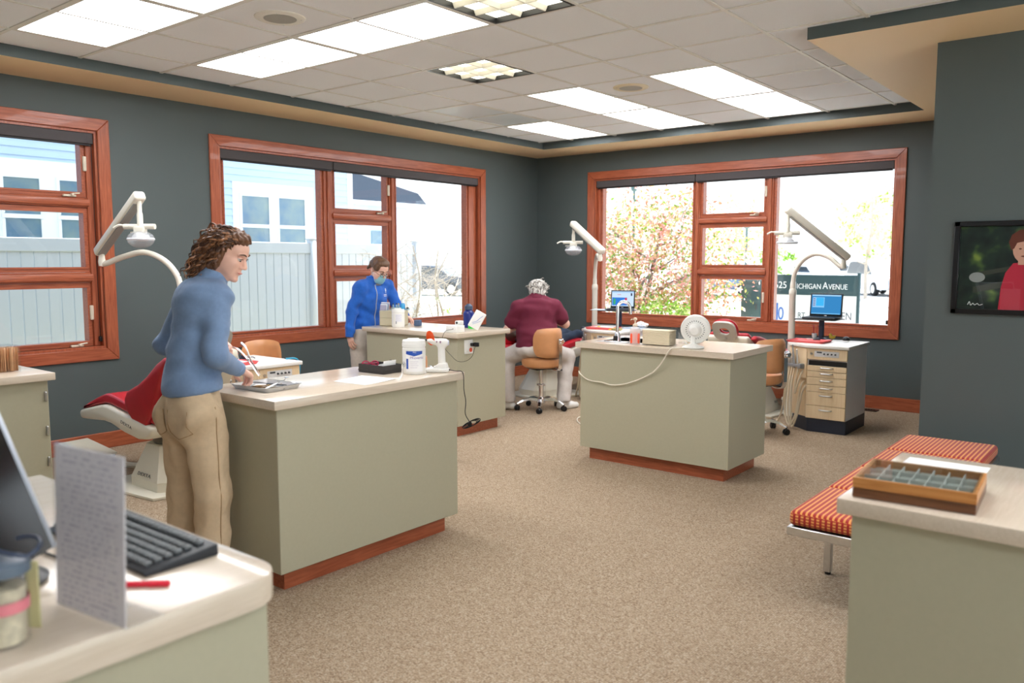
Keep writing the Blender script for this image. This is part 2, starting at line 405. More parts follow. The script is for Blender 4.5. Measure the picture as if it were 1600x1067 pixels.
# ------------------------------------------------------------------ windows
def bars(mb, x0, x1, z0, z1, w, d0, d1):
    mb.box(x0-w, x1+w, d0, d1, z0-w, z0).box(x0-w, x1+w, d0, d1, z1, z1+w)
    mb.box(x0-w, x0, d0, d1, z0, z1).box(x1, x1+w, d0, d1, z0, z1); return mb
LATCH = pbr('latch_almond', (222, 212, 192), 0.4)
def window(name, loc, rz, u0, u1, layout, cas=0.098):
    """opening u0..u1; layout = list of (x0, x1, kind) of visible glass; kind 'fixed' or 'stack'"""
    z0, z1 = WIN_Z
    jb = MB(); t = 0.02
    jb.box(u0, u0+t, 0, 0.15, z0+t, z1-t).box(u1-t, u1, 0, 0.15, z0+t, z1-t).box(u0, u1, 0, 0.15, z1-t, z1).box(u0, u1, 0, 0.15, z0, z0+t)
    root = struct(jb.obj(name, CHZ, None, loc, (0, 0, rz)))
    # mitred casing with rounded edges
    def cas_piece(pts, mt):
        MB().prism(pts, -0.022, 0.0, 1, bevel=0.004, seg=1).obj('casing', mt, root)
    a0, a1, c0, c1 = u0-cas, u1+cas, z0-cas, z1+cas
    cas_piece([(a0, c1), (u0, z1), (u1, z1), (a1, c1)], CHX); cas_piece([(a0, c0), (a1, c0), (u1, z0), (u0, z0)], CHX)
    cas_piece([(a0, c0), (u0, z0), (u0, z1), (a0, c1)], CHZ); cas_piece([(a1, c0), (a1, c1), (u1, z1), (u1, z0)], CHZ)
    # frame members fill the gaps between the panes
    xs = [u0+t]
    for (x0, x1, k) in layout: xs += [x0-0.03, x1+0.03]
    xs.append(u1-t)
    for i in range(0, len(xs), 2):
        if xs[i+1]-xs[i] > 0.012:
            f = MB().rbox(xs[i], xs[i+1], 0.045, 0.145, z0+t, z1-t, 0.006, 1)
            if 0 < i < len(xs)-2: f.rbox((xs[i]+xs[i+1])/2-0.022, (xs[i]+xs[i+1])/2+0.022, 0.028, 0.05, z0+t, z1-t, 0.006, 1)
            f.obj('mullion', CHZ, root)
    for (x0, x1, k) in layout:
        if k == 'fixed':
            zz = [(0.885, 2.56)]
            MB().rbox(x0-0.03, x1+0.03, 0.05, 0.145, z0+t, 0.862, 0.004, 1).obj('rail', CHX, root)
        else:
            zz = [(0.905, 1.352), (1.515, 1.962), (2.122, 2.56)]
            for (a, c) in ((z0+t, 0.865), (1.392, 1.475), (2.002, 2.082)):
                f = MB().rbox(x0-0.03, x1+0.03, 0.045, 0.145, a, c, 0.005, 1)
                if a > 1: f.rbox(x0-0.045, x1+0.045, 0.024, 0.05, a+0.012, c-0.012, 0.01, 2)
                f.obj('rail', CHX, root)
        for n, (a, c) in enumerate(zz):
            sash = bars(MB(), x0, x1, a, c, 0.03 if k == 'fixed' else 0.038, 0.062, 0.135)
            bars(sash, x0+0.004, x1-0.004, a+0.004, c-0.004, 0.016, 0.055, 0.141)
            so = sash.obj('sash', CHX, root)
            MB().box(x0-0.005, x1+0.005, 0.098, 0.104, a-0.005, c+0.005).obj('pane', GLASS, so)
            if k == 'stack':
                if n in (0, 2):
                    h = MB().rbox(x1-0.16, x1-0.06, 0.03, 0.06, a-0.038, a-0.020, 0.004, 1).rbox(x1-0.105, x1-0.085, 0.012, 0.04, a-0.032, a-0.012, 0.004, 1).tube([(x1-0.095, 0.018, a-0.014), (x1-0.04, 0.016, a-0.008)], 0.006, 6)
                    h.obj('crank_handle', LATCH, so)
                    MB().rbox(x1+0.008, x1+0.036, 0.036, 0.062, (a+c)/2-0.045, (a+c)/2+0.075, 0.005, 1).obj('latch', LATCH, so)
    return root
window('window_1', (0, 0, 0), PI/2, W1[0], W1[1], [(-9.55, -8.30, 'fixed'), (-8.19, -7.02, 'fixed'), (-6.86, -6.075, 'stack')])
window('window_2', (0, 0, 0), PI/2, W2[0], W2[1], [(-4.79, -3.665, 'fixed'), (-3.485, -2.745, 'stack'), (-2.60, -1.40, 'fixed')])
window('window_3', (0, 0, 0), 0.0, W3[0], W3[1], [(1.035, 2.325, 'fixed'), (2.455, 3.215, 'stack'), (3.357, 4.60, 'fixed')])
# glazed front on the unseen east side, the room's main daylight
b = MB(); n_ = 4
for k in range(n_+1):
    yk = EY0+(EY1-EY0)*k/n_; b.box(XR+0.04, XR+0.12, max(EY0, yk-0.04), min(EY1, yk+0.04), 0.18, 2.82)
b.box(XR+0.04, XR+0.12, EY0, EY1, 0.1, 0.18).box(XR+0.04, XR+0.12, EY0, EY1, 2.82, 2.9)
e_ = struct(b.obj('window_4', CHZ))
for k in range(n_): MB().box(XR+0.075, XR+0.085, EY0+(EY1-EY0)*k/n_+0.04, EY0+(EY1-EY0)*(k+1)/n_-0.04, 0.18, 2.82).obj('pane', GLASS, e_)
def shade(loc, rz, a, c, lab, holder=None):
    r = thing('roller_shade', lab, 'window shade', loc, rz, None)
    z1 = WIN_Z[1]-0.02
    MB().rbox(a+0.004, c-0.004, 0.004, 0.042, z1-0.088, z1, 0.006, 1).obj('cassette', SHADE, r)
    MB().rbox(a+0.02, c-0.02, 0.012, 0.03, z1-0.103, z1-0.088, 0.004, 1).obj('bottom_bar', BLACK, r)
    if holder is not None:
        MB().rbox(holder-0.012, holder+0.012, 0.012, 0.036, 0.90, 0.945, 0.005, 1).cyl((holder, 0.024, 0.945), (holder, 0.024, 2.52), 0.0022, n=5).obj('chain', BLACK, r)
shade((0, 0, 0), PI/2, W1[0]+0.02, W1[1]-0.02, 'rolled-up charcoal shade across the top of the window left of the tall dark wall strip', W1[1]-0.034)
shade((0, 0, 0), PI/2, W2[0]+0.02, -3.535, 'rolled-up charcoal shade over the large pane that shows the blue house')
shade((0, 0, 0), PI/2, -3.535, W2[1]-0.02, 'longer rolled-up charcoal shade above the woman in the bright blue jacket', W2[1]-0.034)
shade((0, 0, 0), 0, W3[0]+0.02, 2.37, 'rolled-up charcoal shade over the pane with the blossoming tree')
shade((0, 0, 0), 0, 2.37, W3[1]-0.02, 'longer rolled-up charcoal shade over the panes with the car park', W3[1]-0.034)
# floor register by the back baseboard
r = thing('floor_vent', 'brown slotted floor vent in the carpet by the far baseboard', 'vent', (4.42, -0.15, 0.0))
VM = pbr('vent_bronze', (70, 50, 40), 0.4, 0.6)
fb = MB(); fb.box(-0.17, 0.17, -0.06, -0.045, 0, 0.008).box(-0.17, 0.17, 0.045, 0.06, 0, 0.008).box(-0.17, -0.15, -0.06, 0.06, 0, 0.008).box(0.15, 0.17, -0.06, 0.06, 0, 0.008)
fb.obj('frame', VM, r)
for k in range(11): MB().box(-0.145+k*0.028, -0.133+k*0.028, -0.045, 0.045, 0.001, 0.006).obj('louvre_slat', VM, r)
MB().box(-0.15, 0.15, -0.045, 0.045, 0.0002, 0.001).obj('duct', BLACK, r)
# ================================================================== OUTSIDE THE WINDOWS
GZ = -0.15
def gnd():
    return pbr('sunlit_ground', (202, 204, 196), 0.9, rgb2=(214, 213, 208), scale=1.5, bump=0.3, bscale=30)
struct(MB().box(-70, 60, 0.2, 120, GZ-0.3, GZ).box(9.5, 60, -50, 0.2, GZ-0.3, GZ).obj('ground', gnd()))
struct(MB().box(-70, -0.2, -40, 0.2, GZ-0.3, GZ).obj('lawn', pbr('side_lawn', (132, 134, 116), 0.95, var=0.2, scale=6, bump=0.5, bscale=60)))
struct(MB().box(-60, 55, 22.5, 52, GZ, GZ+0.02).obj('road', pbr('pale_asphalt', (168, 168, 170), 0.85, bump=0.3, bscale=60)))
# --- building's own outside: unseen roof, back eave deepened to keep sun off the floor
struct(MB().box(-0.75, XR+0.6, YN-0.6, 1.48, 3.3, 3.42).obj('roof', pbr('roof_felt', (80, 80, 80), 0.9)))
BLUE_SIDING = pbr('pale_blue_siding', (186, 208, 232), 0.6)
VINYL = pbr('white_vinyl', (204, 208, 213), 0.4); TRIMW = pbr('white_trim', (238, 240, 244), 0.5)
PANE2 = pbr('dark_house_glass', (86, 120, 150), 0.12, spec=0.9, rgb2=(130, 150, 150), scale=2.5)
# --- neighbour's house
hs = thing('neighbour_house', 'pale blue clapboard house with white window trim behind the white fence', 'house', (-7.0, -3, GZ))
MB().box(-7, -0.02, -11, 5.60, 0, 5.6).obj('wall', BLUE_SIDING, hs)
SBM = {}
LAP = 0.128
for k in range(10, 42):
    z = k*LAP
    if 0 not in SBM: SBM[0] = MB().prism([(-0.02, 0.0), (0.026, 0.0), (0.004, LAP), (-0.02, LAP)], -11.0, 5.55, 1).mesh('board', BLUE_SIDING)
    o = bpy.data.objects.new('siding_board', SBM[0]); COL.objects.link(o); o.parent = hs; o.location = (0, 0, z)
MB().box(-0.02, 0.03, 5.5, 5.64, 0, 5.4).obj('corner_board', TRIMW, hs)
def hwin(y0, y1, z0, z1):
    y0 += 3; y1 += 3; z0 -= GZ; z1 -= GZ; m = (z0+z1)/2; f = MB()
    w = 0.045
    for a, c in ((z0, m), (m, z1)):
        f.box(0, 0.05, y0, y0+w, a+w, c-w).box(0, 0.05, y1-w, y1, a+w, c-w).box(0, 0.05, y0, y1, a, a+w-(0.0 if a == z0 else 0.012)).box(0, 0.05, y0, y1, c-w+(0.0 if c == z1 else 0.012), c-(0 if c == z1 else 0.0005))
    o = f.obj('window_sash', TRIMW, hs); MB().box(0.0, 0.03, y0+w, y1-w, z0+w, z1-w).obj('pane', PANE2, o)
def htrim(y0, y1, z0, z1):
    MB().box(-0.02, 0.028, y0+3, y1+3, z0-GZ, z1-GZ).obj('window_trim', TRIMW, hs)
htrim(-0.27, 1.60, 1.5, 3.05); hwin(-0.13, 0.56, 1.62, 2.84); hwin(0.70, 1.41, 1.62, 2.84)
htrim(-4.45, -2.60, 1.5, 3.12); hwin(-4.22, -3.62, 1.62, 2.88); hwin(-3.41, -2.80, 1.62, 2.88)
rf = MB().prism([(-8.2, 5.5), (0.5, 5.5), (-3.5, 8.2)], -11.4, 6.0, 1).obj('roof', pbr('slate_shingle', (84, 92, 104), 0.8, var=0.15, scale=30), hs)
# --- second house with the dark roof, seen past the corner of the first
h2 = thing('far_garage', 'white garage with a dark slate roof seen past the blue house corner', 'garage', (-12, 9.0, GZ))
MB().box(-4, 0, -2.6, 0.1, 0, 3.4).obj('wall', BLUE_SIDING, h2)
MB().prism([(-2.9, 3.46), (0.7, 3.46), (0.3, 3.8), (-2.9, 4.35)], -4.4, 0.3, 0).obj('roof', pbr('slate_roof', (66, 76, 92), 0.8, var=0.12, scale=40), h2)
MB().box(0.30, 0.36, -2.9, 0.7, 3.34, 3.46).obj('gutter', TRIMW, h2)
MB().box(0.0, 0.03, -1.4, -0.5, 1.7, 2.6).obj('window_sash', PANE2, h2)
# --- white vinyl fence
fn = thing('vinyl_fence', 'white vinyl privacy fence with vertical boards outside the left windows', 'fence', (-4.0, 0, GZ))
bmsh = MB().rbox(-0.012, 0.012, 0.003, 0.147, 0.12, 1.86, 0.006, 1, smooth=False).mesh('board', VINYL)
psh = MB().rbox(-0.065, 0.065, -0.065, 0.065, 0, 2.05, 0.006, 1).rbox(-0.08, 0.08, -0.08, 0.08, 2.05, 2.075, 0.004, 1).mesh('post', VINYL)
y = -9.0
while y < 1.5:
    o = bpy.data.objects.new('fence_board', bmsh); COL.objects.link(o); o.parent = fn; o.location = (0, y, 0); y += 0.15
for y in (-8.1, -5.65, -3.20, -0.75, 1.6):
    o = bpy.data.objects.new('fence_post', psh); COL.objects.link(o); o.parent = fn; o.location = (0, y, 0)
MB().rbox(-0.035, 0.035, -9, 1.6, 1.83, 2.0, 0.008, 1).obj('top_rail', VINYL, fn); MB().rbox(-0.035, 0.035, -9, 1.6, 0.06, 0.2, 0.008, 1).obj('bottom_rail', VINYL, fn)

# --- plants
def leafmat(name, rgb):
    m = bpy.data.materials.new(name); m.use_nodes = True; t = m.node_tree; t.nodes.clear()
    o = t.nodes.new('ShaderNodeOutputMaterial'); d = t.nodes.new('ShaderNodeBsdfDiffuse'); tr = t.nodes.new('ShaderNodeBsdfTranslucent'); mx = t.nodes.new('ShaderNodeMixShader')
    d.inputs[0].default_value = C3(*rgb); tr.inputs[0].default_value = C3(*rgb); mx.inputs[0].default_value = 0.5
    t.links.new(d.outputs[0], mx.inputs[1]); t.links.new(tr.outputs[0], mx.inputs[2]); t.links.new(mx.outputs[0], o.inputs[0])
    return m
BARK = pbr('bark_grey_brown', (110, 96, 84), 0.9, var=0.2, scale=14, bump=0.5, bscale=40)
PALEBARK = pbr('pale_twig', (190, 176, 160), 0.8, var=0.1, scale=20)
LG, LO, LP, LW, LGD = leafmat('leaf_green', (120, 160, 66)), leafmat('leaf_olive', (182, 172, 106)), leafmat('blossom_pink', (226, 160, 156)), leafmat('blossom_white', (246, 226, 222)), leafmat('leaf_russet', (196, 140, 112))
LF = leafmat('leaf_fresh', (150, 196, 80)); LPALE = leafmat('leaf_pale_spring', (206, 214, 150)); LROSE = leafmat('leaf_pale_rose', (226, 196, 176))
def leaves(n, cen, rad, size, nm, hollow=0.25, rs=0):
    g = np.random.default_rng(rs); mb = MB()
    # leaves gather in clumps so that the crown stays ragged
    nc = max(4, n//24); u = g.normal(size=(nc, 3)); u /= np.linalg.norm(u, axis=1)[:, None]
    cc = np.array(cen) + u*np.array(rad)*(hollow+(1-hollow)*g.random((nc, 1))**0.45)
    for i in range(n):
        p = Vector(cc[g.integers(nc)] + g.normal(size=3)*np.array(rad)*0.10)
        a = Vector(g.normal(size=3)).normalized(); b_ = a.cross(Vector(g.normal(size=3))).normalized()
        s_ = size*(0.6+0.8*g.random())
        mb.add([p-a*s_, p+b_*s_*0.5, p+a*s_, p-b_*s_*0.5], [(0, 1, 2, 3)], False, int(g.integers(nm)))
    return mb
def branches(base, top, n, spread, r0, rs, depth=2, droop=0.0, n2=4):
    g = np.random.default_rng(rs); mb = MB(); base = Vector(base); top = Vector(top)
    L = (top-base).length
    mb.tube(bez([base, base.lerp(top, 0.35)+Vector((g.normal()*0.04*L, g.normal()*0.04*L, 0)), base.lerp(top, 0.7)+Vector((g.normal()*0.05*L, g.normal()*0.05*L, 0)), top], 4), [r0*(1-0.75*i/12) for i in range(13)], 6)
    def grow(p, d, l, r, k):
        q1 = p+d*l*0.5+Vector(g.normal(size=3))*l*0.08; q2 = p+d*l+Vector(g.normal(size=3))*l*0.12+Vector((0, 0, -droop*l))
        mb.tube(bez([p, q1, q2], 3), [r, r*0.85, r*0.75, r*0.65, r*0.55, r*0.45, r*0.3], 4)
        if k > 0:
            for _ in range(n2):
                f = 0.3+0.7*g.random(); s0 = p.lerp(q2, f)
                dd = (d+Vector(g.normal(size=3))*0.75).normalized(); grow(s0, dd, l*(0.35+0.3*g.random()), r*0.5, k-1)
    for i in range(n):
        f = 0.25+0.75*i/n; p = base.lerp(top, f); a = i*2.4+g.random()
        d = Vector((math.cos(a)*spread, math.sin(a)*spread, 0.65)).normalized(); grow(p, d, L*0.5*(1.1-0.6*f), r0*0.45*(1.1-0.6*f), depth)
    return mb
t = thing('crabapple_tree', 'blossoming pink and olive crabapple tree close outside the far window', 'tree', (-0.9, 4.0, GZ))
branches((0, 0, 0), (0.9, -0.3, 2.5), 7, 1.0, 0.07, 3).obj('trunk', BARK, t)
mb = MB(); mb.tube(bez([(0.2, -0.1, 0.9), (0.9, -0.6, 1.2), (1.7, -0.9, 1.5)], 5), [0.05-0.003*i for i in range(11)], 6).tube(bez([(0.2, 0, 0.7), (0.7, -0.7, 1.35), (1.5, -1.1, 1.75)], 5), [0.04-0.003*i for i in range(11)], 6)
mb.obj('branch', BARK, t)
o = leaves(12500, (0.8, -0.5, 1.60), (1.65, 1.15, 1.20), 0.037, 5, 0.2, 1).obj('foliage', [LO, LP, LW, LGD, LG], t); o['kind'] = 'stuff'
o = leaves(700, (0.9, -0.5, 2.5), (1.5, 1.1, 0.75), 0.036, 4, 0.2, 2).obj('blossom', [LP, LGD, LO, LW], t); o['kind'] = 'stuff'
t = thing('leafy_shrub', 'fresh green leafy shrub under the crabapple at the window sill', 'shrub', (0.75, 2.35, GZ))
branches((0, 0, 0), (0.05, 0, 0.7), 8, 0.9, 0.02, 5).obj('stem', BARK, t)
o = leaves(1500, (0.05, 0, 0.72), (0.62, 0.5, 0.42), 0.032, 3, 0.2, 3).obj('foliage', [LF, LG, LPALE], t); o['kind'] = 'stuff'
t = thing('bare_shrub', 'tangled bare pale-twigged shrub outside the left window, in front of the fence end', 'shrub', (-2.5, 0.0, GZ))
for k, (dx, dy) in enumerate(((0, 0), (0.12, 0.25), (-0.1, -0.22), (0.05, 0.5))):
    branches((dx, dy, 0), (dx*1.5+0.05, dy*1.6, 1.95), 9, 0.95, 0.028, 20+k, 2, 0.18, 5).obj('stem', PALEBARK, t)
o = leaves(70, (0.1, 0.75, 0.95), (0.2, 0.3, 0.3), 0.03, 2, 0.2, 9).obj('foliage', [LF, LG], t); o['kind'] = 'stuff'
def tree(x, y, h, cr, n, mats, lab, rs, group=None, th=0.35, sz=0.1, name='street_tree'):
    t = thing(name, lab, 'tree', (x, y, GZ), 0, group)
    branches((0, 0, 0), (0.1, 0, h*0.92), 9, 0.8, h*0.017, rs).obj('trunk', PALEBARK, t)
    o = leaves(n, (0, 0, h*(1+th)/2), (cr, cr, h*(1-th)/2), sz, len(mats), 0.15, rs).obj('foliage', mats, t); o['kind'] = 'stuff'
tree(-3.65, 28.9, 4.9, 1.35, 420, [LPALE, LF, LROSE], 'slim young street tree in pale spring leaf right of the address sign', 31, None, 0.4, 0.09)
for k, (x, y, h, c, lab) in enumerate(((-24, 62, 7.5, 4.0, 'pale rose tree far beyond the car park, behind the lamp post'), (-13.5, 66, 8.0, 4.5, 'pale spring tree far beyond the cars, above the address sign'),
        (-3.4, 64, 7.0, 4.0, 'pale spring tree far beyond the car park, right of the sign'), (6.5, 68, 8.5, 4.6, 'far spring tree at the right edge of the last window'), (-34, 60, 7.5, 4.5, 'far spring tree hidden behind the crabapple'))):
    tree(x, y, h, c, 1500, [LROSE, LPALE, LW], lab, 40+k, 'far trees', 0.2, 0.22, 'far_tree')
for k, (x, y, lab) in enumerate(((-15.4, 49, 'round green bush behind the left end of the address sign'), (-6.6, 55, 'round green bush behind the right half of the address sign'))):
    t = thing('round_bush', lab, 'bush', (x, y, GZ)); branches((0, 0, 0), (0, 0, 1.2), 7, 0.9, 0.05, 60+k).obj('stem', BARK, t)
    o = leaves(700, (0, 0, 1.35), (1.5, 1.2, 1.1), 0.12, 2, 0.2, 70+k).obj('foliage', [LF, LG], t); o['kind'] = 'stuff'
# --- lamp posts
POSTM = pbr('lamp_post_green', (70, 96, 96), 0.5)
for x, y, h, lab in ((-8.6, 17.25, 4.7, 'tall thin lamp post behind the top of the blossoming tree'), (-5.33, 19.75, 3.35, 'green lamp post seen through the middle pane of the far window')):
    t = thing('lamp_post', lab, 'lamp post', (x, y, GZ))
    MB().ring([(0.09, 0), (0.09, 0.25), (0.05, 0.3), (0.04, h-0.5)], 10).obj('pole', POSTM, t)
    MB().ring([(0.04, h-0.5), (0.11, h-0.45), (0.15, h-0.1), (0.05, h), (0.02, h+0.1)], 10).obj('lantern', POSTM, t)
# --- address sign
sg = thing('address_sign', 'white street sign with dark green address banner between two posts', 'sign', (2.43, 4.0, GZ))
SGN = pbr('sign_green', (52, 78, 84), 0.6); SWH = pbr('sign_white', (245, 246, 247), 0.5); SBL = pbr('sign_blue', (70, 120, 205), 0.5); SGY = pbr('sign_grey', (96, 106, 116), 0.5)
for x in (-0.72, 0.735): MB().rbox(x-0.02, x+0.02, -0.03, 0.03, 0, 1.53, 0.006, 1).obj('post', SGN, sg)
MB().box(-0.70, 0.715, -0.012, 0.012, 0.25, 1.17).obj('panel', SWH, sg)
MB().box(-0.70, 0.715, -0.022, 0.018, 1.17, 1.49).obj('banner', SGN, sg)
rx = (PI/2, 0, 0)
def sgt(txt, size, xl, z, m, y, sxx=1.0): text('lettering', txt, size, m, sg, (xl-2.43, y, z-GZ), rx, sxx, 1.0, 'LEFT', 0.002)
sgt('625', 0.155, 1.845, 1.17, SWH, -0.025, 0.92); sgt('M', 0.155, 2.115, 1.17, SWH, -0.025, 0.8); sgt('ICHIGAN', 0.118, 2.215, 1.155, SWH, -0.025, 0.80)
sgt('A', 0.155, 2.625, 1.17, SWH, -0.025, 0.8); sgt('VENUE', 0.118, 2.715, 1.155, SWH, -0.025, 0.80)
sgt('I', 0.42, 1.83, 0.72, SBL, -0.015, 1.2); sgt('0', 0.30, 1.915, 0.70, SBL, -0.015, 0.7); sgt('O', 0.17, 2.10, 0.70, SGY, -0.015, 0.8); sgt('RT', 0.13, 2.24, 0.69, SGY, -0.015, 0.8); sgt('EN', 0.17, 2.92, 0.70, SGY, -0.015, 0.75)
# --- utility cabinet
t = thing('utility_cabinet', 'dark green utility cabinet standing on the ground left of the address sign', 'cabinet', (1.10, 5.0, GZ))
UC = pbr('cabinet_green', (50, 74, 78), 0.45, rgb2=(66, 88, 90), scale=3)
MB().rbox(-0.19, 0.19, -0.16, 0.16, 0.04, 1.33, 0.012).rbox(-0.21, 0.21, -0.18, 0.18, 1.33, 1.38, 0.012).obj('body', UC, t)
MB().rbox(-0.16, 0.16, -0.175, -0.158, 0.62, 1.28, 0.006).obj('door', UC, t); MB().rbox(-0.16, 0.16, -0.175, -0.158, 0.10, 0.58, 0.006).obj('door', UC, t); MB().rbox(0.10, 0.125, -0.195, -0.17, 0.85, 0.95, 0.005).obj('handle', DKGREY, t)
# --- parked cars
TYRE = pbr('tyre_rubber', (26, 26, 28), 0.8); CARG = pbr('car_glass', (40, 52, 62), 0.08, spec=0.9)
def car(x, y, rz, rgb, lab, suv=False):
    t = thing('car', lab, 'car', (x, y, GZ+0.02), rz, 'parked cars')
    pm = pbr('car_paint_%d_%d_%d' % rgb, rgb, 0.25, coat=0.6)
    H = 1.72 if suv else 1.45
    body = [(-2.2, 0.30), (2.2, 0.30), (2.25, 0.62), (2.15, 0.85), (1.25, 0.98), (0.55, H-0.05), (0.1, H), (-1.1, H), (-1.5, H-0.06), (-2.05 if suv else -1.75, 1.0), (-2.2, 0.92)]
    MB().prism(body, -0.85, 0.85, 1, bevel=0.06, seg=2).obj('body', pm, t)
    gl = [(1.12, 1.02), (0.52, H-0.12), (-1.1, H-0.1), (-1.45, H-0.14), (-1.85 if suv else -1.55, 1.02)]
    MB().prism(gl, -0.862, -0.80, 1).prism(gl, 0.80, 0.862, 1).obj('side_window', CARG, t)
    MB().box(-0.68, 0.68, -0.03, 0.03, 0, 1, M=Matrix.Translation((0.86, 0, 1.02)) @ Matrix.Rotation(PI/2, 4, 'Z') @ Matrix.Rotation(-0.86, 4, 'X') @ Matrix.Scale(0.62, 4, (0, 0, 1))).obj('windscreen', CARG, t)
    for sx_ in (-1.35, 1.4):
        for sy in (-0.80, 0.80):
            w = MB().ring([(0.20, -0.10), (0.31, -0.10), (0.33, -0.06), (0.33, 0.06), (0.31, 0.10), (0.20, 0.10)], 18, (sx_, sy, 0.33), 1).obj('wheel', TYRE, t)
            MB().ring([(0.20, -0.105), (0.05, -0.085), (0.05, 0.085), (0.20, 0.105)], 14, (sx_, sy, 0.33), 1).obj('hub', STEEL, w)
    MB().rbox(2.12, 2.22, -0.78, -0.45, 0.66, 0.80, 0.02).rbox(2.12, 2.22, 0.45, 0.78, 0.66, 0.80, 0.02).obj('headlamp', WHITE, t)
car(-10.2, 28.6, 0.0, (110, 128, 150), 'steel-blue car parked across the road, framed in the lower middle pane')
car(-4.35, 33.6, -0.9, (228, 230, 234), 'white car with its front towards the window, right of the young tree', True)
car(-8.6, 37.5, -0.9, (236, 236, 236), 'white car half hidden behind the trunk of the young tree')
car(-15.0, 42.0, 0.1, (84, 116, 160), 'blue car whose roof shows over the left end of the address banner')
car(-9.8, 46.0, 0.1, (224, 228, 232), 'silver-white car showing over the middle of the address banner')
car(-6.0, 50.5, 0.1, (70, 88, 112), 'dark blue car showing over the right end of the address banner')
car(-21.5, 20.0, 0.3, (50, 60, 74), 'dark car seen through the right pane of the left window, behind the bare shrub')
car(-17.0, 24.5, 0.2, (190, 196, 204), 'silver car seen through the right pane of the left window')
# ================================================================== COUNTERS, DESK, BENCH, PICTURE
TOPZ = 0.935
def counter(lab, x0, x1, y0, y1, name='counter', hole=None, th=0.043, round_c=None, kick=0.1, inset=0.032, cut=None):
    cx, cy = (x0+x1)/2, (y0+y1)/2
    r = thing(name, lab, 'counter', (cx, cy, 0))
    a0, a1, b0, b1 = x0-cx, x1-cx, y0-cy, y1-cy
    bb = MB()
    if hole is None:
        bb.rbox(a0+inset, a1-inset, b0+inset, b1-inset, kick, TOPZ-th, 0.003, 1, smooth=False)
    else:  # carcass open under the basin
        h0, h1, k0, k1 = hole
        A0_, A1_, B0_, B1_, w_ = a0+inset, a1-inset, b0+inset, b1-inset, 0.018
        bb.box(A0_, A1_, B0_, B0_+w_, kick, TOPZ-th).box(A0_, A1_, B1_-w_, B1_, kick, TOPZ-th).box(A0_, A0_+w_, B0_+w_, B1_-w_, kick, TOPZ-th).box(A1_-w_, A1_, B0_+w_, B1_-w_, kick, TOPZ-th)
        bb.box(A0_+w_, A1_-w_, B0_+w_, B1_-w_, kick, kick+0.02)
    bb.obj('body', SAGE, r)
    t = MB()
    if round_c:
        pts = []
        for (px, py, rad) in round_c:
            if rad == 0: pts.append((px-cx, py-cy))
            else:  # rounded convex corner at +x,+y
                for k in range(9):
                    an = k*PI/16; pts.append((px-cx-rad+rad*math.cos(an), py-cy-rad+rad*math.sin(an)))
        t.prism(pts, TOPZ-th, TOPZ, 2, bevel=0.004, seg=2)
    elif hole is None: t.rbox(a0, a1, b0, b1, TOPZ-th, TOPZ, 0.004, 2)
    else:
        h0, h1, k0, k1 = hole[0]-cx, hole[1]-cx, hole[2]-cy, hole[3]-cy
        t.box(a0, h0, b0, b1, TOPZ-th, TOPZ).box(h1, a1, b0, b1, TOPZ-th, TOPZ).box(h0, h1, b0, k0, TOPZ-th, TOPZ).box(h0, h1, k1, b1, TOPZ-th, TOPZ)
    t.obj('worktop', TOPX, r)
    k = inset+0.055
    long_x = (x1-x0) > (y1-y0)
    MB().box(a0+k, a1-k, b0+k, b1-k, 0, kick).obj('toe_kick', CHX if long_x else CHY, r)
    return r
counter_a = counter('sage green counter with the steel instrument tray and white wipes tub on top', 3.10, 3.77, -6.97, -5.68)
counter_b = counter('sage green counter behind the first, with a wall socket and plug on its end', 0.82, 2.08, -3.90, -3.17)
counter_c = counter('sage green counter with a sink, tap and white desk fan on top', 3.275, 4.588, -3.833, -3.11, hole=(3.40, 3.80, -3.62, -3.30))
counter_l = counter('sage green counter by the left window holding the clear box of wooden sticks', 1.245, 1.955, -8.45, -7.168)
counter_r = counter('sage green counter at the lower right with the glass-topped display case', 6.245, 7.75, -6.92, -6.236)
desk = counter('cream-topped front desk with a rounded corner holding the keyboard and monitor', 4.30, 5.522, -10.3, -8.168, name='front_desk', th=0.060,
               round_c=[(4.30, -10.3, 0), (5.522, -10.3, 0), (5.522, -8.168, 0.085), (4.30, -8.168, 0)])
desk['category'] = 'desk'
# cabinet hinges on the left counter
for z in (0.60, 0.42, 0.80):
    MB().rbox(-0.012, 0.012, -0.006, 0.006, -0.028, 0.028, 0.003, 1).obj('hinge', STEEL, counter_l, (0.355-0.03, 0.641-0.05, z))
# wall socket on the end of counter b (its own part), charger plugged in is a thing
cbx, cby = 1.45, -3.535
so = MB().rbox(0, 0.006, -0.058, 0.058, -0.064, 0.064, 0.004, 1).obj('socket_plate', WHITE, counter_b, (2.048-cbx, -3.727-cby, 0.806))
for dy in (-0.026,): MB().rbox(0.004, 0.009, -0.018, 0.018, -0.045, 0.045, 0.003, 1).obj('switch', WHITE, so, (0, dy, 0))
MB().ring([(0.019, 0.004), (0.019, 0.009)], 16, (0, 0.026, -0.030), 0).obj('red_socket', pbr('socket_red', (226, 84, 48), 0.4), so, label='orange-red round outlet')
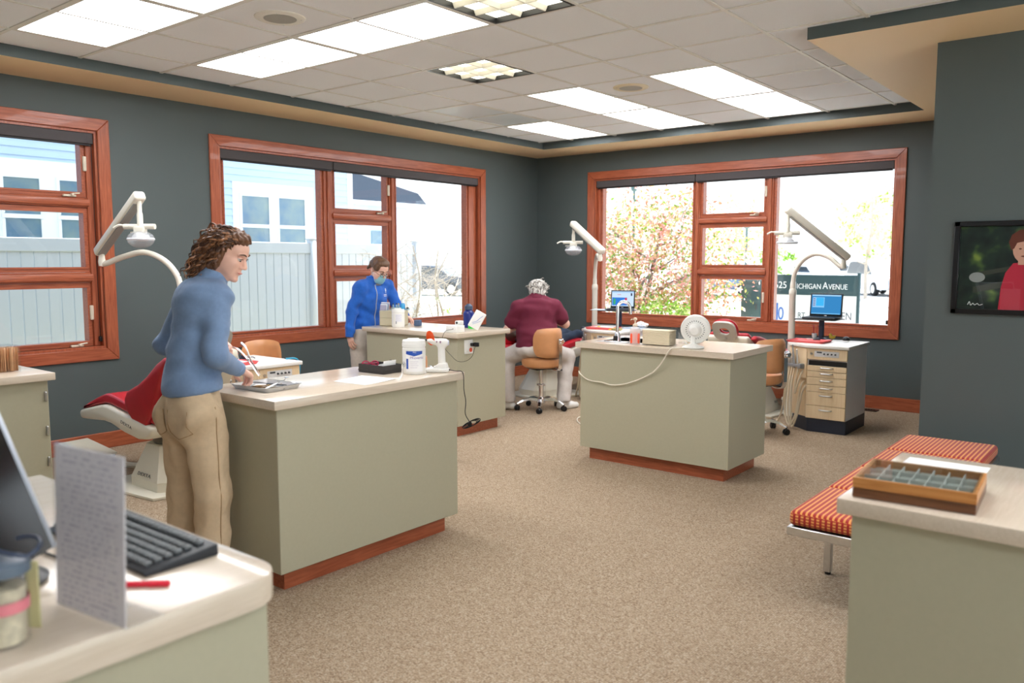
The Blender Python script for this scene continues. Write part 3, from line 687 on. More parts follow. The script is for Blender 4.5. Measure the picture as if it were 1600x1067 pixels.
# sink basin
sk = MB(); sx0, sx1, sy0, sy1 = 3.40, 3.80, -3.62, -3.30; cx, cy = (3.275+4.588)/2, (-3.833-3.11)/2
zb = TOPZ-0.16
sk.box(sx0-cx, sx1-cx, sy0-cy, sy1-cy, zb-0.004, zb).box(sx0-cx-0.004, sx0-cx, sy0-cy, sy1-cy, zb, TOPZ).box(sx1-cx, sx1-cx+0.004, sy0-cy, sy1-cy, zb, TOPZ).box(sx0-cx, sx1-cx, sy0-cy-0.004, sy0-cy, zb, TOPZ).box(sx0-cx, sx1-cx, sy1-cy, sy1-cy+0.004, zb, TOPZ)
for a in ((sx0-0.025, sx1+0.025, sy0-0.075, sy0), (sx0-0.025, sx1+0.025, sy1, sy1+0.02), (sx0-0.025, sx0, sy0, sy1), (sx1, sx1+0.025, sy0, sy1)):
    sk.box(a[0]-cx, a[1]-cx, a[2]-cy, a[3]-cy, TOPZ, TOPZ+0.003)
sk.obj('sink_basin', STEEL, counter_c)

# ------------------------------------------------------------------ bench
def stripes():
    m = bpy.data.materials.new('striped_upholstery'); m.use_nodes = True; t = m.node_tree; b = t.nodes['Principled BSDF']; b.inputs['Roughness'].default_value = 0.85
    b.inputs['Sheen Weight'].default_value = 0.2
    co = t.nodes.new('ShaderNodeTexCoord'); sp = t.nodes.new('ShaderNodeSeparateXYZ'); t.links.new(co.outputs['Object'], sp.inputs[0])
    def M(op, a, b_=None, c=None):
        n = t.nodes.new('ShaderNodeMath'); n.operation = op
        for i, v in enumerate((a, b_, c)):
            if v is None: continue
            if isinstance(v, (int, float)): n.inputs[i].default_value = v
            else: t.links.new(v, n.inputs[i])
        return n.outputs[0]
    fx = M('FRACT', M('MULTIPLY', sp.outputs['X'], 1/0.0235))
    stripe = M('LESS_THAN', fx, 0.42)
    # on the sides the golden stripe is broken into woven dots
    geo = t.nodes.new('ShaderNodeNewGeometry'); sn = t.nodes.new('ShaderNodeSeparateXYZ'); t.links.new(geo.outputs['Normal'], sn.inputs[0])
    side = M('LESS_THAN', sn.outputs['Z'], 0.5)
    fz = M('FRACT', M('MULTIPLY', sp.outputs['Z'], 1/0.0135)); fy = M('FRACT', M('MULTIPLY', sp.outputs['Y'], 1/0.0235))
    nx = M('GREATER_THAN', M('ABSOLUTE', sn.outputs['X']), 0.6)
    along = M('ADD', M('MULTIPLY', fx, M('SUBTRACT', 1.0, nx)), M('MULTIPLY', fy, nx))
    dot = M('MULTIPLY', M('LESS_THAN', M('ABSOLUTE', M('SUBTRACT', along, 0.5)), 0.27), M('LESS_THAN', M('ABSOLUTE', M('SUBTRACT', fz, 0.5)), 0.33))
    fac = M('ADD', M('MULTIPLY', stripe, M('SUBTRACT', 1.0, side)), M('MULTIPLY', dot, side))
    mx = t.nodes.new('ShaderNodeMix'); mx.data_type = 'RGBA'; mx.inputs['A'].default_value = C3(178, 38, 30); mx.inputs['B'].default_value = C3(236, 160, 84)
    t.links.new(fac, mx.inputs['Factor']); t.links.new(mx.outputs['Result'], b.inputs['Base Color'])
    wn = t.nodes.new('ShaderNodeTexNoise'); wn.inputs['Scale'].default_value = 600; bp = t.nodes.new('ShaderNodeBump'); bp.inputs['Strength'].default_value = 0.4; bp.inputs['Distance'].default_value = 0.003
    t.links.new(wn.outputs[0], bp.inputs['Height']); t.links.new(bp.outputs[0], b.inputs['Normal'])
    return m
STRIPE = stripes()
bn = thing('bench', 'low steel-framed waiting bench with red and gold striped cushions by the right wall', 'bench', (5.885, -4.49, 0))
fr = MB(); fr.rbox(-0.265, 0.265, -1.065, 1.065, 0.335, 0.375, 0.004, 1).obj('frame', STEEL, bn)
for k in range(4):
    y0 = -1.062+k*0.531
    MB().rbox(-0.262, 0.262, y0+0.003, y0+0.528, 0.376, 0.448, 0.024, 3).obj('cushion', STRIPE, bn)
for sx_ in (-0.235, 0.235):
    for y in (-0.55, 0.55):
        lg = MB().rbox(sx_-0.018, sx_+0.018, y-0.018, y+0.018, 0.012, 0.336, 0.004, 1).obj('leg', STEEL, bn)
        MB().ring([(0.014, 0), (0.016, 0.012)], 10, (sx_, y, 0)).obj('foot', BLACK, lg)

# ------------------------------------------------------------------ framed photograph on the right wall
pc = thing('framed_photo', 'black-framed photo of a child in red on the dark wall at the right', 'picture', (6.235, -3.221, 1.527))
FRM = pbr('frame_black', (16, 17, 20), 0.3)
pw, ph = 0.425, 0.293
f = MB(); f.rbox(-pw-0.005, pw+0.005, -0.028, 0, ph-0.032, ph, 0.004, 1).rbox(-pw-0.005, pw+0.005, -0.028, 0, -ph, -ph+0.032, 0.004, 1).rbox(-pw-0.005, -pw+0.030, -0.028, 0, -ph, ph, 0.004, 1).rbox(pw-0.030, pw+0.005, -0.028, 0, -ph, ph, 0.004, 1)
f.obj('frame', FRM, pc)
def bokeh():
    m = bpy.data.materials.new('photo_print'); m.use_nodes = True; t = m.node_tree; b = t.nodes['Principled BSDF']; b.inputs['Roughness'].default_value = 0.3
    co = t.nodes.new('ShaderNodeTexCoord'); n = t.nodes.new('ShaderNodeTexNoise'); n.inputs['Scale'].default_value = 9; n.inputs['Detail'].default_value = 2
    t.links.new(co.outputs['Object'], n.inputs['Vector']); r = t.nodes.new('ShaderNodeValToRGB'); e = r.color_ramp.elements
    e.new(0.5); e.new(0.5)
    for el, (p, c) in zip(e, ((0.35, (18, 26, 24)), (0.55, (34, 48, 40)), (0.66, (74, 96, 50)), (0.78, (150, 166, 70)))): el.position = p; el.color = C3(*c)
    t.links.new(n.outputs[0], r.inputs[0]); t.links.new(r.outputs[0], b.inputs['Base Color']); return m
pr_ = MB().box(-pw+0.028, pw-0.028, -0.010, -0.008, -ph+0.030, ph-0.030).obj('print', bokeh(), pc)
def flat(pts, m, y, name): MB().prism(pts, y-0.0012, y, 1).obj(name, m, pr_)
def oval(cx, cz, a, c, n=18, ph_=0.0): return [(cx+a*math.cos(2*PI*k/n+ph_), cz+c*math.sin(2*PI*k/n+ph_)) for k in range(n)]
PSK = pbr('print_skin', (214, 160, 138), 0.4); PRD = pbr('print_red', (190, 34, 60), 0.4); PHR = pbr('print_hair', (104, 44, 28), 0.4); PGY = pbr('print_grey', (150, 152, 150), 0.4); PBR = pbr('print_wood', (60, 62, 52), 0.4)
flat([(-0.31, -0.16), (-0.05, -0.10), (-0.05, -0.06), (-0.31, -0.12)], PBR, -0.0102, 'plank')
flat([(-0.31, -0.06), (-0.06, -0.005), (-0.06, 0.02), (-0.31, -0.03)], PBR, -0.0102, 'plank')
flat(oval(-0.29, -0.06, 0.045, 0.032), PGY, -0.0104, 'pale_ball')
SHF = -0.155
def shf(pts): return [(x+SHF, z) for x, z in pts]
flat(shf([(0.02, -0.03), (0.06, 0.03), (0.13, 0.035), (0.22, 0.03), (0.28, -0.04), (0.31, -0.262), (-0.01, -0.262), (0.00, -0.12)]), PRD, -0.0106, 'shirt')
flat(shf([(0.085, 0.02), (0.145, 0.02), (0.145, 0.09), (0.085, 0.09)]), PSK, -0.0108, 'neck')
flat(oval(0.115+SHF, 0.115, 0.062, 0.082), PSK, -0.0110, 'face')
flat(shf([(0.045, 0.11), (0.030, 0.16), (0.045, 0.205), (0.085, 0.235), (0.14, 0.238), (0.19, 0.205), (0.20, 0.15), (0.18, 0.10), (0.172, 0.15), (0.13, 0.168), (0.075, 0.155), (0.06, 0.12)]), PHR, -0.0112, 'hair')
mb = MB()
for dx in (-0.022, 0.024): mb.prism(oval(0.115+SHF+dx, 0.118, 0.008, 0.005, 10), -0.0125, -0.0112, 1)
mb.prism(oval(0.116+SHF, 0.072, 0.018, 0.005, 12), -0.0125, -0.0112, 1); mb.obj('features', PHR, pr_)
sgp = bez([(-0.335, -0.0118, -0.235), (-0.325, -0.0118, -0.215), (-0.318, -0.0118, -0.238), (-0.305, -0.0118, -0.225), (-0.295, -0.0118, -0.236), (-0.28, -0.0118, -0.226), (-0.27, -0.0118, -0.236), (-0.25, -0.0118, -0.230)], 4)
MB().tube(sgp, 0.0022, 5).obj('signature', PAPER, pr_)
MB().box(-pw+0.028, pw-0.028, -0.018, -0.016, -ph+0.030, ph-0.030).obj('glass', GLASS, pc)
# ================================================================== DENTAL UNITS, LIGHTS, STOOLS, CHAIRS
UNITW = pbr('unit_white_laminate', (232, 232, 236), 0.4)
GREYP = pbr('grey_instrument', (150, 154, 158), 0.3, 0.6)
def unit(lab, loc, rz):
    r = thing('instrument_cabinet', lab, 'dental cabinet', (*loc, 0), rz, 'dental instrument cabinets')
    plan = [(-0.285, 0.31), (-0.285, -0.17), (-0.075, -0.31), (0.285, -0.31), (0.285, 0.31)]
    ins = [(-0.255, 0.30), (-0.255, -0.13), (-0.065, -0.285), (0.282, -0.285), (0.282, 0.30)]
    MB().prism(ins, 0, 0.125, 2).obj('plinth', NAVY, r)
    car = [(-0.28, 0.30), (-0.28, -0.115), (-0.078, -0.25), (-0.078, -0.290), (0.28, -0.290), (0.28, 0.30)]
    MB().prism(car, 0.125, 0.775, 2).obj('carcass', UNITW, r)
    top = [(-0.30, 0.32), (-0.30, -0.185), (-0.08, -0.325), (0.30, -0.325), (0.30, 0.32)]
    MB().prism(top, 0.775, 0.805, 2, bevel=0.006).obj('worktop', pbr('unit_top_white', (238, 236, 230), 0.25), r)
    # angled left bay: upper door proud, lower recess
    a = math.atan2(-0.14, 0.21); MR = Matrix.Translation((-0.18, -0.24, 0)) @ Matrix.Rotation(a, 4, 'Z')
    MB().rbox(-0.122, 0.122, -0.004, 0.014, 0.49, 0.772, 0.003, 1, M=MR).obj('upper_panel', MAPLE, r)
    MB().rbox(-0.122, 0.116, 0.036, 0.050, 0.126, 0.488, 0.003, 1, M=MR).obj('lower_panel', MAPLE, r)
    # drawer stack
    cp = MB().rbox(-0.074, 0.282, -0.309, -0.288, 0.672, 0.772, 0.003, 1).obj('control_panel', MAPLE, r)
    MB().rbox(-0.010, 0.210, -0.3115, -0.308, 0.700, 0.752, 0.002, 1).obj('switch_plate', pbr('switch_plate_grey', (214, 214, 214), 0.35), cp)
    MB().box(0.012, 0.058, -0.3125, -0.311, 0.733, 0.746).obj('gauge', DKGREY, cp)
    for k in range(4): MB().ring([(0.007, -0.322), (0.008, -0.311)], 10, (0.08+k*0.033, 0, 0.727), 1).obj('knob', DKGREY, cp)
    MB().ring([(0.011, -0.318), (0.011, -0.309)], 12, (-0.035, 0, 0.724), 1).obj('key_lock', STEEL, cp)
    MB().box(-0.062, 0.276, -0.296, -0.291, 0.618, 0.662).obj('open_slot', BLACK, r)
    for (z0, z1) in ((0.606, 0.648-0.03), ): pass
    for (z0, z1, hz) in ((0.566, 0.615, 0.600), (0.511, 0.563, 0.547), (0.440, 0.508, 0.482), (0.377, 0.437, 0.412), (0.250, 0.374, 0.345), (0.128, 0.247, 0.212)):
        d = MB().rbox(-0.072, 0.280, -0.309, -0.289, z0, z1, 0.003, 1).obj('drawer', MAPLE, r)
        h = bez([(0.050, -0.308, hz), (0.056, -0.326, hz), (0.075, -0.332, hz), (0.135, -0.332, hz), (0.154, -0.326, hz), (0.160, -0.308, hz)], 3)
        MB().tube(h, 0.0055, 6).obj('handle', STEEL, d)
    # instrument holder with handpieces and hanging hoses
    hd = MB().rbox(-0.13, 0.085, -0.045, -0.004, 0.585, 0.612, 0.008, 2, M=MR).rbox(0.06, 0.10, -0.05, 0.0, 0.578, 0.625, 0.008, 2, M=MR).obj('instrument_holder', GREYP, r)
    for k, (x, h, sl) in enumerate(((-0.115, 0.05, 0), (-0.085, 0.09, 0.01), (-0.05, 0.05, 0), (-0.015, 0.165, -0.035), (0.035, 0.13, -0.02))):
        p0 = MR @ Vector((x, -0.026, 0.57)); p1 = MR @ Vector((x+sl, -0.030, 0.615+h))
        hp = MB().tube([p0, p0.lerp(p1, 0.3), p0.lerp(p1, 0.7), p1], [0.007, 0.011, 0.008, 0.007], 8)
        hp.sph(p1, 0.009, 8); hp.obj('handpiece', STEEL if k != 3 else GREYP, hd)
    for k, (x, zb, x2, z2) in enumerate(((-0.115, 0.10, -0.20, 0.035), (-0.085, 0.05, 0.06, 0.30), (-0.05, 0.06, 0.075, 0.24), (-0.015, 0.04, 0.085, 0.26), (0.035, 0.36, 0.09, 0.47))):
        if k == 0: pts = [(x, -0.026, 0.57), (x-0.01, -0.04, 0.40), (x-0.03, -0.05, 0.18), (x-0.08, -0.05, 0.06), (x-0.16, -0.02, 0.014), (x-0.26, 0.06, 0.012)]
        else: pts = [(x, -0.026, 0.57), (x-0.01, -0.045, 0.40), (x-0.02+0.01*k, -0.06, zb+0.12), ((x+x2)/2-0.01, -0.065, zb-0.015), (x2-0.01, -0.05, zb+0.10), (x2, -0.01, z2+0.1), (x2, 0.03, z2+0.16)]
        MB().tube(bez([MR @ Vector(p) for p in pts], 6), 0.0085, 7).obj('hose', CREAM2, r)
    return r
unit_r = unit('maple-fronted dental drawer cabinet below the right laptop, dark plinth in full view', (4.415, -1.32), 0)
unit_m = unit('dental drawer cabinet behind the sink counter, littered with papers and a red tray', (2.025, -1.26), 0)
unit_l = unit('dental drawer cabinet beside the left window, behind the steel instrument tray', (1.41, -5.585), PI/2)

LAMPW = pbr('lamp_arm_ivory', (232, 228, 214), 0.35)
LENS = pbr('lamp_lens', (226, 230, 236), 0.06, alpha=0.26, spec=1.0)
rV = Vector((0.779, 0.627, 0)); vV = Vector((-0.627, 0.779, 0)); ZV = Vector((0, 0, 1))
def dental_light(lab, x, y, hook, hz, arm, dz, roll):
    """hook, arm: horizontal vectors; hz = height of the hook end"""
    r = thing('dental_light', lab, 'dental light', (x, y, 0), 0, 'dental lights on posts')
    hook = Vector(hook); arm = Vector(arm)
    MB().ring([(0.05, 0), (0.05, 0.02), (0.034, 0.03), (0.032, 1.22), (0.036, 1.23), (0.036, 1.27), (0.028, 1.29)], 14).obj('pole', LAMPW, r)
    e = hook + ZV*hz
    pts = [ZV*1.22, ZV*1.34, ZV*1.46+hook*0.04, ZV*1.575+hook*0.2, ZV*1.635+hook*0.45, ZV*1.60+hook*0.72, ZV*(hz-0.01)+hook*0.92, ZV*(hz-0.02)+hook]
    MB().tube(bez(pts, 5), [0.026]*6+[0.022]*30, 10).obj('hook_tube', LAMPW, r)
    MB().ring([(0.024, -0.035), (0.028, 0.0), (0.024, 0.02), (0.020, 0.06)], 12, e).obj('swivel', LAMPW, r)
    a0 = e + ZV*0.085; a1 = a0 + arm + ZV*dz
    d = (a1-a0).normalized(); s = d.cross(ZV).normalized(); u = s.cross(d)
    M = Matrix((( *s, 0), (*d, 0), (*u, 0), (0, 0, 0, 1))).transposed(); M.translation = a0
    L = (a1-a0).length
    ar = MB().rbox(-0.042, 0.042, -0.05, L+0.03, -0.028, 0.042, 0.02, 3, M=M).obj('spring_arm', LAMPW, r)
    MB().rbox(-0.032, 0.032, -0.02, L-0.04, -0.034, -0.022, 0.004, 1, M=M).obj('cover_strip', pbr('arm_cover_grey', (150, 150, 146), 0.4), ar)
    c = a1 - ZV*0.29
    MB().tube([a1-ZV*0.02, a1-ZV*0.1, a1-ZV*0.12, c+ZV*0.08], [0.016, 0.016, 0.021, 0.021], 10).obj('drop_rod', LAMPW, r)
    hx = Vector((math.cos(roll), math.sin(roll), 0)); hf = ZV.cross(hx)
    MB().tube([c+ZV*0.085-hx*0.12, c+ZV*0.085+hx*0.11], 0.020, 10).tube(bez([c+ZV*0.09-hx*0.11, c+ZV*0.095-hx*0.15-hf*0.01, c+ZV*0.075-hx*0.19-hf*0.02], 4), 0.009, 6).obj('grip_bar', LAMPW, r)
    MB().rbox(-0.04, 0.04, -0.03, 0.03, 0.035, 0.085, 0.01, 2, M=Matrix.Translation(c) @ Matrix.Rotation(roll, 4, 'Z')).tube([c+ZV*0.05-hx*0.03+hf*0.03, c+ZV*0.045-hx*0.10+hf*0.05], 0.006, 6).obj('yoke', LAMPW, r)
    MH = Matrix.Translation(c-ZV*0.005) @ Matrix.Rotation(roll, 4, 'Z')
    hd = MB().sph((0, 0, 0), 1, 18, (0.098, 0.075, 0.064), M=MH).obj('lamp_head', LENS, r)
    MB().rbox(-0.025, 0.045, -0.028, 0.028, -0.012, 0.036, 0.008, 2, M=MH).obj('bulb_holder', pbr('bulb_holder', (206, 176, 160), 0.4), hd)
    MB().ring([(0.070, -0.006), (0.060, 0.020), (0.035, 0.046), (0.01, 0.055)], 16, M=MH, caps=False).obj('reflector', pbr('reflector_white', (236, 238, 242), 0.15, 0.3), hd)
    MB().ring([(0.094, -0.010), (0.101, 0.0), (0.094, 0.010)], 28, M=MH @ Matrix.Scale(0.77, 4, (0, 1, 0)), caps=False).obj('lens_rim', pbr('lens_rim_pale', (226, 230, 236), 0.2), hd)
    return r
dental_light('ivory dental light on a curved post in front of the left window frame', 1.02, -5.86, -rV*0.64+vV*0.10, 1.565, rV*0.50-vV*0.43, 0.37, 0.6)
dental_light('ivory dental light on a tall post against the dark far corner', 1.545, -0.90, -vV*0.55, 1.60, -rV*0.27+vV*0.42, 0.30, 0.5)
dental_light('ivory dental light on a curved post before the address sign window', 3.945, -0.96, rV*0.33-vV*0.42, 1.53, -rV*0.54, 0.42, 0.5)

# ------------------------------------------------------------------ stools
PINKC = CARAMEL
def stool_make(lab, loc, rz):
    r = thing('operator_stool', lab, 'stool', (*loc, 0), rz, 'caramel operator stools')
    MB().ring([(0.0, 0.455), (0.17, 0.455), (0.20, 0.475), (0.208, 0.51), (0.20, 0.545), (0.17, 0.562), (0.0, 0.568)], 28, caps=False).obj('seat', CARAMEL, r)
    MB().rbox(-0.12, 0.12, -0.10, 0.10, 0.435, 0.456, 0.006, 1).obj('seat_plate', BLACK, r)
    bm = bmesh.new()
    # curved back pad: rounded rectangle bent round the sitter
    nx, nz = 14, 10; w, h = 0.175, 0.155; grid = []
    for side in (1, -1):
        for i in range(nx+1):
            for j in range(nz+1):
                u = -1+2*i/nx; v = -1+2*j/nz
                # superellipse map keeps the corners round
                su = u*math.sqrt(max(0, 1-0.30*v*v*abs(v))); sv = v*math.sqrt(max(0, 1-0.22*u*u*abs(u)))
                th = 0.030*max(0.0, (1-u**6)*(1-v**6))**0.5
                grid.append(bm.verts.new((su*w, -0.225-side*th+0.055*su*su*2, 0.725+sv*h)))
    N = (nx+1)*(nz+1); bm.verts.ensure_lookup_table()
    for sd in (0, 1):
        for i in range(nx):
            for j in range(nz):
                a = sd*N+i*(nz+1)+j; q = [grid[a], grid[a+nz+1], grid[a+nz+2], grid[a+1]]
                bm.faces.new(q if sd == 0 else q[::-1])
    bmesh.ops.remove_doubles(bm, verts=bm.verts, dist=0.0006); bmesh.ops.recalc_face_normals(bm, faces=bm.faces)
    MB().bm(bm).obj('backrest', CARAMEL, r)
    bar = [(0.06, -0.10, 0.44), (0.06, -0.215, 0.435), (0.06, -0.262, 0.47), (0.06, -0.272, 0.56), (0.06, -0.272, 0.74)]
    P = bez(bar, 5); mb = MB()
    for i in range(len(P)-1):
        a, b_ = P[i], P[i+1]; d = (b_-a); n = Vector((1, 0, 0)).cross(d).normalized()*0.004; sdv = Vector((0.02, 0, 0))
        mb.add([a-sdv-n, a+sdv-n, a+sdv+n, a-sdv+n, b_-sdv-n, b_+sdv-n, b_+sdv+n, b_-sdv+n], [(0, 1, 5, 4), (1, 2, 6, 5), (2, 3, 7, 6), (3, 0, 4, 7), (0, 3, 2, 1), (4, 5, 6, 7)])
    bo = mb.obj('back_bar', CHROME, r)
    kb = MB().rbox(0.032, 0.088, -0.29, -0.255, 0.715, 0.775, 0.01, 2)
    for k in range(5): a = k*2*PI/5; kb.sph((0.06+0.02*math.cos(a), -0.305, 0.745+0.02*math.sin(a)), 0.011, 8)
    kb.ring([(0.02, -0.315), (0.02, -0.285)], 12, (0.06, 0, 0.745), 1).obj('back_knob', CHROME, bo)
    MB().tube([(0.05, 0, 0.43), (0.17, -0.05, 0.425), (0.22, -0.07, 0.415)], [0.006, 0.006, 0.011], 8).obj('height_lever', BLACK, r)
    MB().ring([(0.026, 0.10), (0.026, 0.26), (0.018, 0.262), (0.018, 0.44)], 14).rbox(-0.035, 0.035, -0.03, 0.03, 0.255, 0.275, 0.005, 1).obj('gas_column', CHROME, r)
    MB().ring([(0.03, 0.06), (0.045, 0.075), (0.045, 0.12), (0.03, 0.135)], 14).obj('hub', CHROME, r)
    for k in range(5):
        a = k*2*PI/5+0.3; c, s_ = math.cos(a), math.sin(a)
        sec = [(0.03, 0.105, 0.024, 0.03), (0.12, 0.120, 0.022, 0.024), (0.20, 0.105, 0.020, 0.018), (0.262, 0.075, 0.018, 0.012)]
        vv = []; ff = []
        for (rad, z, hw, ht) in sec:
            for (ox, oz) in ((-hw, -ht/2), (hw, -ht/2), (hw*0.7, ht/2), (-hw*0.7, ht/2)): vv.append((c*rad-s_*ox, s_*rad+c*ox, z+oz))
        for i in range(3):
            for j in range(4): ff.append((i*4+j, i*4+(j+1) % 4, (i+1)*4+(j+1) % 4, (i+1)*4+j))
        ff += [(3, 2, 1, 0), (12, 13, 14, 15)]
        lg = MB().add(vv, ff).obj('base_leg', CHROME, r)
        cx, cy = c*0.258, s_*0.258; a2 = a+0.9
        MW = Matrix.Translation((cx, cy, 0.029)) @ Matrix.Rotation(a2, 4, 'Z')
        cs = MB()
        for sd in (-1, 1): cs.ring([(0.010, -0.009), (0.026, -0.008), (0.029, 0.0), (0.026, 0.008), (0.010, 0.009)], 14, (0, sd*0.014, 0), 1, M=MW)
        cs.cyl((cx, cy, 0.03), (cx, cy, 0.075), 0.008, n=8).obj('caster', BLACK, lg)
    return r
def back_rz(d): return math.atan2(d.x, -d.y)
stool0 = stool_make('caramel stool under the seated person in the maroon shirt', (1.78, -2.28), back_rz(-vV*0.85+rV*0.5))
copy_tree(stool0, (4.02, -1.95, 0), back_rz(-vV*0.92+rV*0.40), 'caramel stool tucked between the sink counter and the right drawer cabinet')
copy_tree(stool0, (0.86, -5.10, 0), back_rz(vV), 'caramel stool whose back shows behind the left drawer cabinet, under the window')
copy_tree(stool0, (2.37, -4.93, 0), back_rz(rV), 'caramel stool mostly hidden behind the white wipes tub')

# ------------------------------------------------------------------ dental chairs
PLBL = pbr('grey_blue_plastic', (150, 166, 186), 0.4)
def arc_poly(pts, n=6): return [(p.x, p.z) for p in bez([(a, 0, b) for a, b in pts], n)]
def dental_chair(lab, loc, rz, tilt=0.0, rec=0.0, head_dz=0.0):
    r = thing('dental_chair', lab, 'dental chair', (*loc, 0), rz, 'red dental chairs')
    MB().prism([(0.42, -0.24), (0.42, 0.24), (0.25, 0.36), (-0.30, 0.30), (-0.36, 0.0), (-0.30, -0.30), (0.25, -0.36)], 0, 0.022, 2, bevel=0.006).obj('base_plate', CREAM, r)
    # tapered pedestal
    bq = [(0.29, -0.10), (0.29, 0.10), (0.15, 0.215), (-0.20, 0.215), (-0.28, 0.10), (-0.28, -0.10), (-0.20, -0.215), (0.15, -0.215)]
    tq = [(0.09*x/0.28*1.35, y*0.62) for x, y in bq]
    vv = [(x, y, 0.022) for x, y in bq]+[(x, y, 0.085) for x, y in bq]+[(x*0.50, y*0.62, 0.31) for x, y in bq]; n = 8; ff = [tuple(range(n))[::-1], tuple(2*n+k for k in range(n))]
    for l in (0, 1):
        for k in range(n): ff.append((l*n+k, l*n+(k+1) % n, (l+1)*n+(k+1) % n, (l+1)*n+k))
    pd = MB().add(vv, ff).obj('pedestal', CREAM, r)
    # both flanks of the pedestal carry the maker's lettering as in the photograph
    nrm = Vector((0, -(0.215*0.38), 0)).normalized(); lean = math.atan2(0.215*0.38, 0.225)
    text('lettering', 'DEXTA', 0.034, DKGREY, pd, (0.13, -0.2105, 0.115), (PI/2-lean, 0, 0), 1.5, 1.1)
    text('lettering', 'DEXTA', 0.034, DKGREY, pd, (-0.02, 0.2105, 0.115), (PI/2-lean, 0, PI), 1.5, 1.1)
    MB().ring([(0.105, 0.31), (0.115, 0.33), (0.115, 0.365), (0.10, 0.37), (0.10, 0.385), (0.108, 0.39), (0.108, 0.40)], 20).obj('collar', pbr('collar_grey', (112, 106, 98), 0.45), r)
    bl = MB()
    for k in range(5): bl.ring([(0.085, 0.40+k*0.018), (0.098, 0.409+k*0.018), (0.085, 0.418+k*0.018)], 18, caps=False)
    bl.obj('bellows', BLACK, r)
    MT = Matrix.Translation((-0.1, 0, 0.45)) @ Matrix.Rotation(-tilt, 4, 'Y') @ Matrix.Translation((0.1, 0, -0.45))
    low = [(0.815, 0.475), (0.80, 0.415), (0.62, 0.425), (0.44, 0.44), (0.34, 0.435), (0.15, 0.395), (-0.05, 0.372), (-0.16, 0.385), (-0.235, 0.42), (-0.25, 0.475)]
    up = [(-0.06, 0.505), (0.15, 0.525), (0.36, 0.555), (0.45, 0.555), (0.60, 0.525)]
    MB().prism(low+up, -0.26, 0.26, 1, bevel=0.022, seg=3, M=MT).obj('seat_frame', CREAM, r)
    sf = bpy.context.scene.collection.objects[-1] if False else [c for c in r.children if c.name.startswith('seat_frame')][0]
    for sgn, rot in ((-1, (PI/2, 0, 0)), (1, (PI/2, 0, PI))):
        o = text('lettering', 'DEXTA', 0.030, DKGREY, sf, MT @ Vector((0.10, sgn*0.2605, 0.455)), (PI/2, 0.18 if sgn > 0 else 0.18, 0 if sgn < 0 else PI), 1.5, 1.1)
    # seat and leg cushion
    ct = arc_poly([(0.805, 0.500), (0.70, 0.545), (0.52, 0.610), (0.40, 0.635), (0.20, 0.610), (0.0, 0.570), (-0.22, 0.545)], 4)
    cb = [(-0.24, 0.485), (-0.06, 0.512), (0.15, 0.532), (0.36, 0.562), (0.45, 0.562), (0.60, 0.532), (0.812, 0.482)]
    MB().prism(ct+cb, -0.235, 0.235, 1, bevel=0.018, seg=3, M=MT).obj('seat_cushion', RED, r)
    MB().tube([MT @ Vector((0.12, -0.236, 0.575)), MT @ Vector((0.12, -0.15, 0.597)), MT @ Vector((0.12, 0.15, 0.597)), MT @ Vector((0.12, 0.236, 0.575))], 0.004, 6).obj('seam', pbr('seam_dark_red', (120, 10, 24), 0.5), r)
    # backrest group turns about the seat rear
    MBk = MT @ Matrix.Translation((-0.20, 0, 0.50)) @ Matrix.Rotation(-rec, 4, 'Y') @ Matrix.Translation((0.20, 0, -0.50))
    sh = [(-0.16, 0.50), (-0.255, 0.475), (-0.33, 0.55), (-0.56, 0.93), (-0.545, 0.985), (-0.50, 0.985), (-0.40, 0.875)]
    MB().prism(sh, -0.21, 0.21, 1, bevel=0.02, seg=3, M=MBk).obj('backrest_shell', CREAM, r)
    MB().rbox(-0.30, -0.235, -0.035, 0.035, 0.33, 0.62, 0.012, 2, M=MBk).obj('backrest_bracket', CREAM, r)
    cu = [(-0.13, 0.52), (-0.20, 0.50), (-0.40, 0.85), (-0.515, 0.985), (-0.475, 1.01), (-0.42, 0.955), (-0.30, 0.78), (-0.16, 0.60)]
    bc = MB().prism(cu, -0.20, 0.20, 1, bevel=0.022, seg=3, M=MBk).obj('back_cushion', RED, r)
    wing = [(-0.165, 0.475), (0.02, 0.50), (0.105, 0.56), (0.115, 0.635), (0.075, 0.69), (-0.08, 0.75), (-0.20, 0.815), (-0.33, 0.905), (-0.43, 0.955), (-0.50, 0.95), (-0.40, 0.86), (-0.30, 0.66)]
    for sgn in (-1, 1):
        y0, y1 = sorted((sgn*0.205, sgn*0.262)); MB().prism(wing, y0, y1, 1, bevel=0.02, seg=3, M=MBk).obj('side_wing', RED, r)
    # headrest: padded ring with an eight-sided back plate
    ax = Vector((-0.52, 0, 0.86)).normalized()
    hc = Vector((-0.585, 0, 1.055+head_dz)); n_ = Vector((0.86, 0, 0.50)).normalized(); t_ = Vector((0, 1, 0)); b_ = n_.cross(t_)
    hw = (MBk @ hc) + (Vector((0.02, 0, 0.02)) if 0 < rec < 0.5 else Vector((0, 0, 0)))
    MHd = Matrix(((t_.x, b_.x, n_.x, 0), (t_.y, b_.y, n_.y, 0), (t_.z, b_.z, n_.z, 0), (0, 0, 0, 1)))
    if rec > 0.5: MHd = Matrix.Rotation(-rec, 4, 'Y') @ MHd
    MHd = Matrix.Translation(hw) @ MHd
